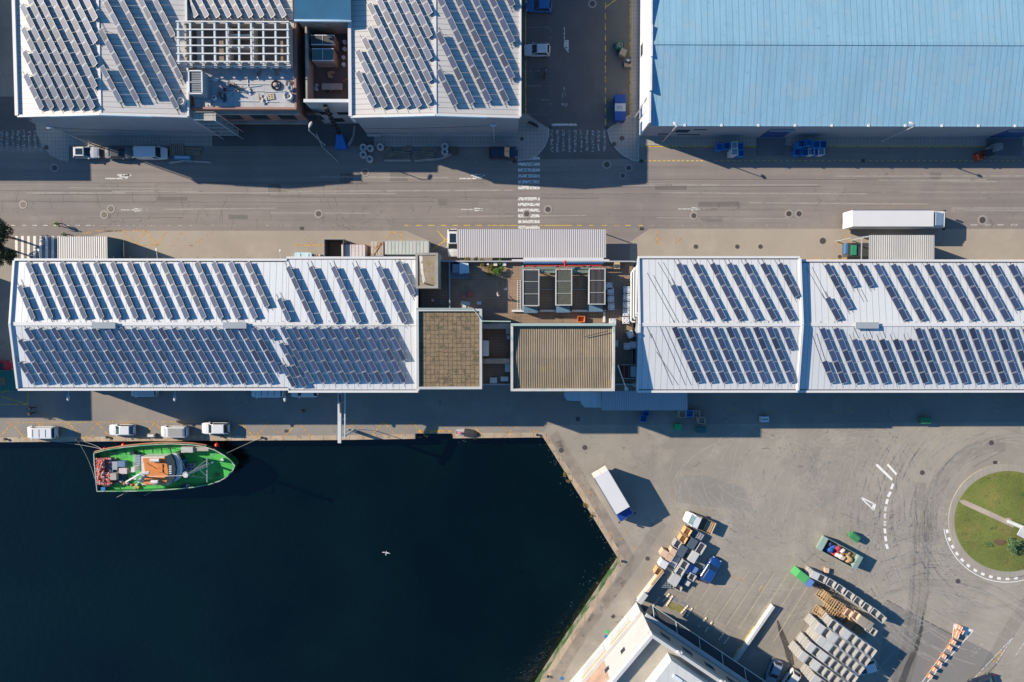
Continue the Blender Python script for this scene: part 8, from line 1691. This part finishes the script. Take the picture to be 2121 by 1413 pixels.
# yellow-grey coils by the rail
for i, (a, b) in enumerate(((685, 715), (722, 712), (700, 690))):
    x, y = P3(*bpx(a, b), .7); o = MB().loft([[(.24*k*math.cos(2*math.pi*t/12), .24*k*math.sin(2*math.pi*t/12), z_) for t in range(12)] for k, z_ in ((.8, 0), (1, .1), (1, .3), (.5, .32))]).build('rope_coil', M('yellow rope', (.38,.30,.10), local=True, var=.3), None); o.location = (x, y, DKZ+.01); tag(o, f'yellow brown rope coil by the boat side rail, {("left", "right", "upper")[i]} one', 'rope coil', 'rope coils on the boat')
x, y = P3(*bpx(1410, 555), .5); o = MB().ball((0, 0, .2), .2, 8, 5, (1, 1.4, .9)).build('yellow_float', M('yellow float', (.5,.48,.08), local=True), None); o.location = (x, y, DKZ); tag(o, 'yellow float on the green deck below the mast', 'float')
x, y = P3(*bpx(1310, 695), .7); o = thing('deck_raft', 'black bin with grey lid at the boat side below the mast', 'bin', (x, y, DKZ+.003), R(10)); MB().box(-.3, 0, .3, .9, .6, .6).build('body', m_wh, o); MB().ball((.35, 0, .4), .42, 10, 6, (1, .75, .5)).build('lid', m_steel, o)
for i, (a, b) in enumerate(((385, 405), (388, 432), (390, 460), (393, 490), (395, 512))):
    x, y = P3(*bpx(a, b), 1.0); o = thing('tub', f'blue tub on the boat stern, {ORD[i+1]} from the top', 'tub', (x, y, DKZ+.003), 0, 'blue tubs on the boat stern'); MB().cyl(0, 0, 0, .6, .24, .3, 12).build('body', M('tub blue', (.03,.14,.42), local=True), o); MB().loft([[(k*math.cos(2*math.pi*t/12), k*math.sin(2*math.pi*t/12), .602) for t in range(12)] for k in (.31, .24)], cap=False).build('rim', M('tub blue', (0,0,0)), o)
# pile of floats
fmats = [M('float pink', (.55,.16,.13), rough=.4, local=True, var=.1), M('float red', (.50,.09,.06), rough=.4, local=True, var=.1), M('float pale', (.55,.34,.30), rough=.4, local=True, var=.1)]
fm = [MB().ball((0, 0, 0), .17, 10, 7).build('fishing_float', m) for m in fmats]; fme = [o.data for o in fm]; [D.objects.remove(o) for o in fm]
cnt = 0; spots = []
for iy in range(17):
    for ix in range(9):
        cx_ = 243+ix*19+(9 if iy % 2 else 0); cy_ = 360+iy*19
        if cx_ > 345 and iy < 9 and cx_ > 340: continue
        if iy >= 9 and cx_ > 395: continue
        if cx_ > 330 and 1 <= iy < 9: continue
        spots.append((cx_, cy_, 0))
for k in range(7): spots.append((350+k*20, 355, 0))
for k in range(6): spots.append((400+k*18, 640+(k % 2)*12, 0))
for k in range(4): spots.append((815+k*20, 665-(k % 2)*18, 0))
spots += [(300+random.uniform(-45, 30), 380+random.uniform(0, 260), 1) for _ in range(26)]
for i, (cx_, cy_, lv) in enumerate(spots):
    z = DKZ+.9+lv*.24 if cx_ < 420 else DKZ+.18; x, y = P3(*bpx(cx_+random.uniform(-3, 3), cy_+random.uniform(-3, 3)), z)
    o = D.objects.new('fishing_float', random.choice(fme)); COL.objects.link(o); o.location = (x, y, z+random.uniform(-.02, .03)); tag(o, 'round pinkish red fishing float in the pile on the boat stern', 'float', 'pinkish red floats piled on the boat stern')
bb(232, 345, 410, 690, DKZ+.003, .68, 'float_pen', M('pen floor', (.20,.10,.08)))
# red fender buoys hanging outside
for i, (a, b, r) in enumerate(((340, 235, .32), (568, 190, .38), (1707, 190, .40))):
    z = -.4; x, y = P3(*bpx(a, b), z); o = thing('fender_buoy', f'bright red round fender outside the hull, {("leftmost", "middle", "rightmost at the bow")[i]}', 'fender', (x, y, z), 0, 'red fenders along the hull'); MB().ball((0, 0, 0), r, 14, 9).build('ball', M('fender red', (.62,.03,.03), rough=.3, local=True), o, smooth=True); MB().cyl(0, 0, r*.93, r*1.15, .07, n=8).build('eye', M('fender eye', (.5,.3,.25), local=True), o)
# mooring ropes
def rope(label, a, za, b, zb): p, q_ = P3(*a, za), P3(*b, zb); A_, B_ = Vector((*p, za)), Vector((*q_, zb)); tag(MB().tube([A_+(B_-A_)*i/8-Vector((0, 0, .5*4*(i/8)*(1-i/8))) for i in range(9)], .03, 5).build('mooring_rope', M('rope', (.34,.35,.30))), label, 'rope', 'mooring ropes')
rope('long mooring rope from the panel van bollard to the boat stern corner', (159, 911), .3, (214, 932), 1.0); rope('mooring rope hanging from the left bollard to the lower stern', (159, 911), .3, (196, 992), 1.0); rope('bow mooring rope running up to the right bollard', (541, 906), .3, (469, 939), 1.0); rope('mooring rope beside the first, reaching the quay far left', (100, 913), .1, (214, 931), 1.0)
rope('thin line trailing in the water left of the boat side', (242, 1030), -1.9, (266, 1018), .9); rope('thin line trailing in the water near the boat middle', (298, 1027), -1.9, (318, 1016), .9)
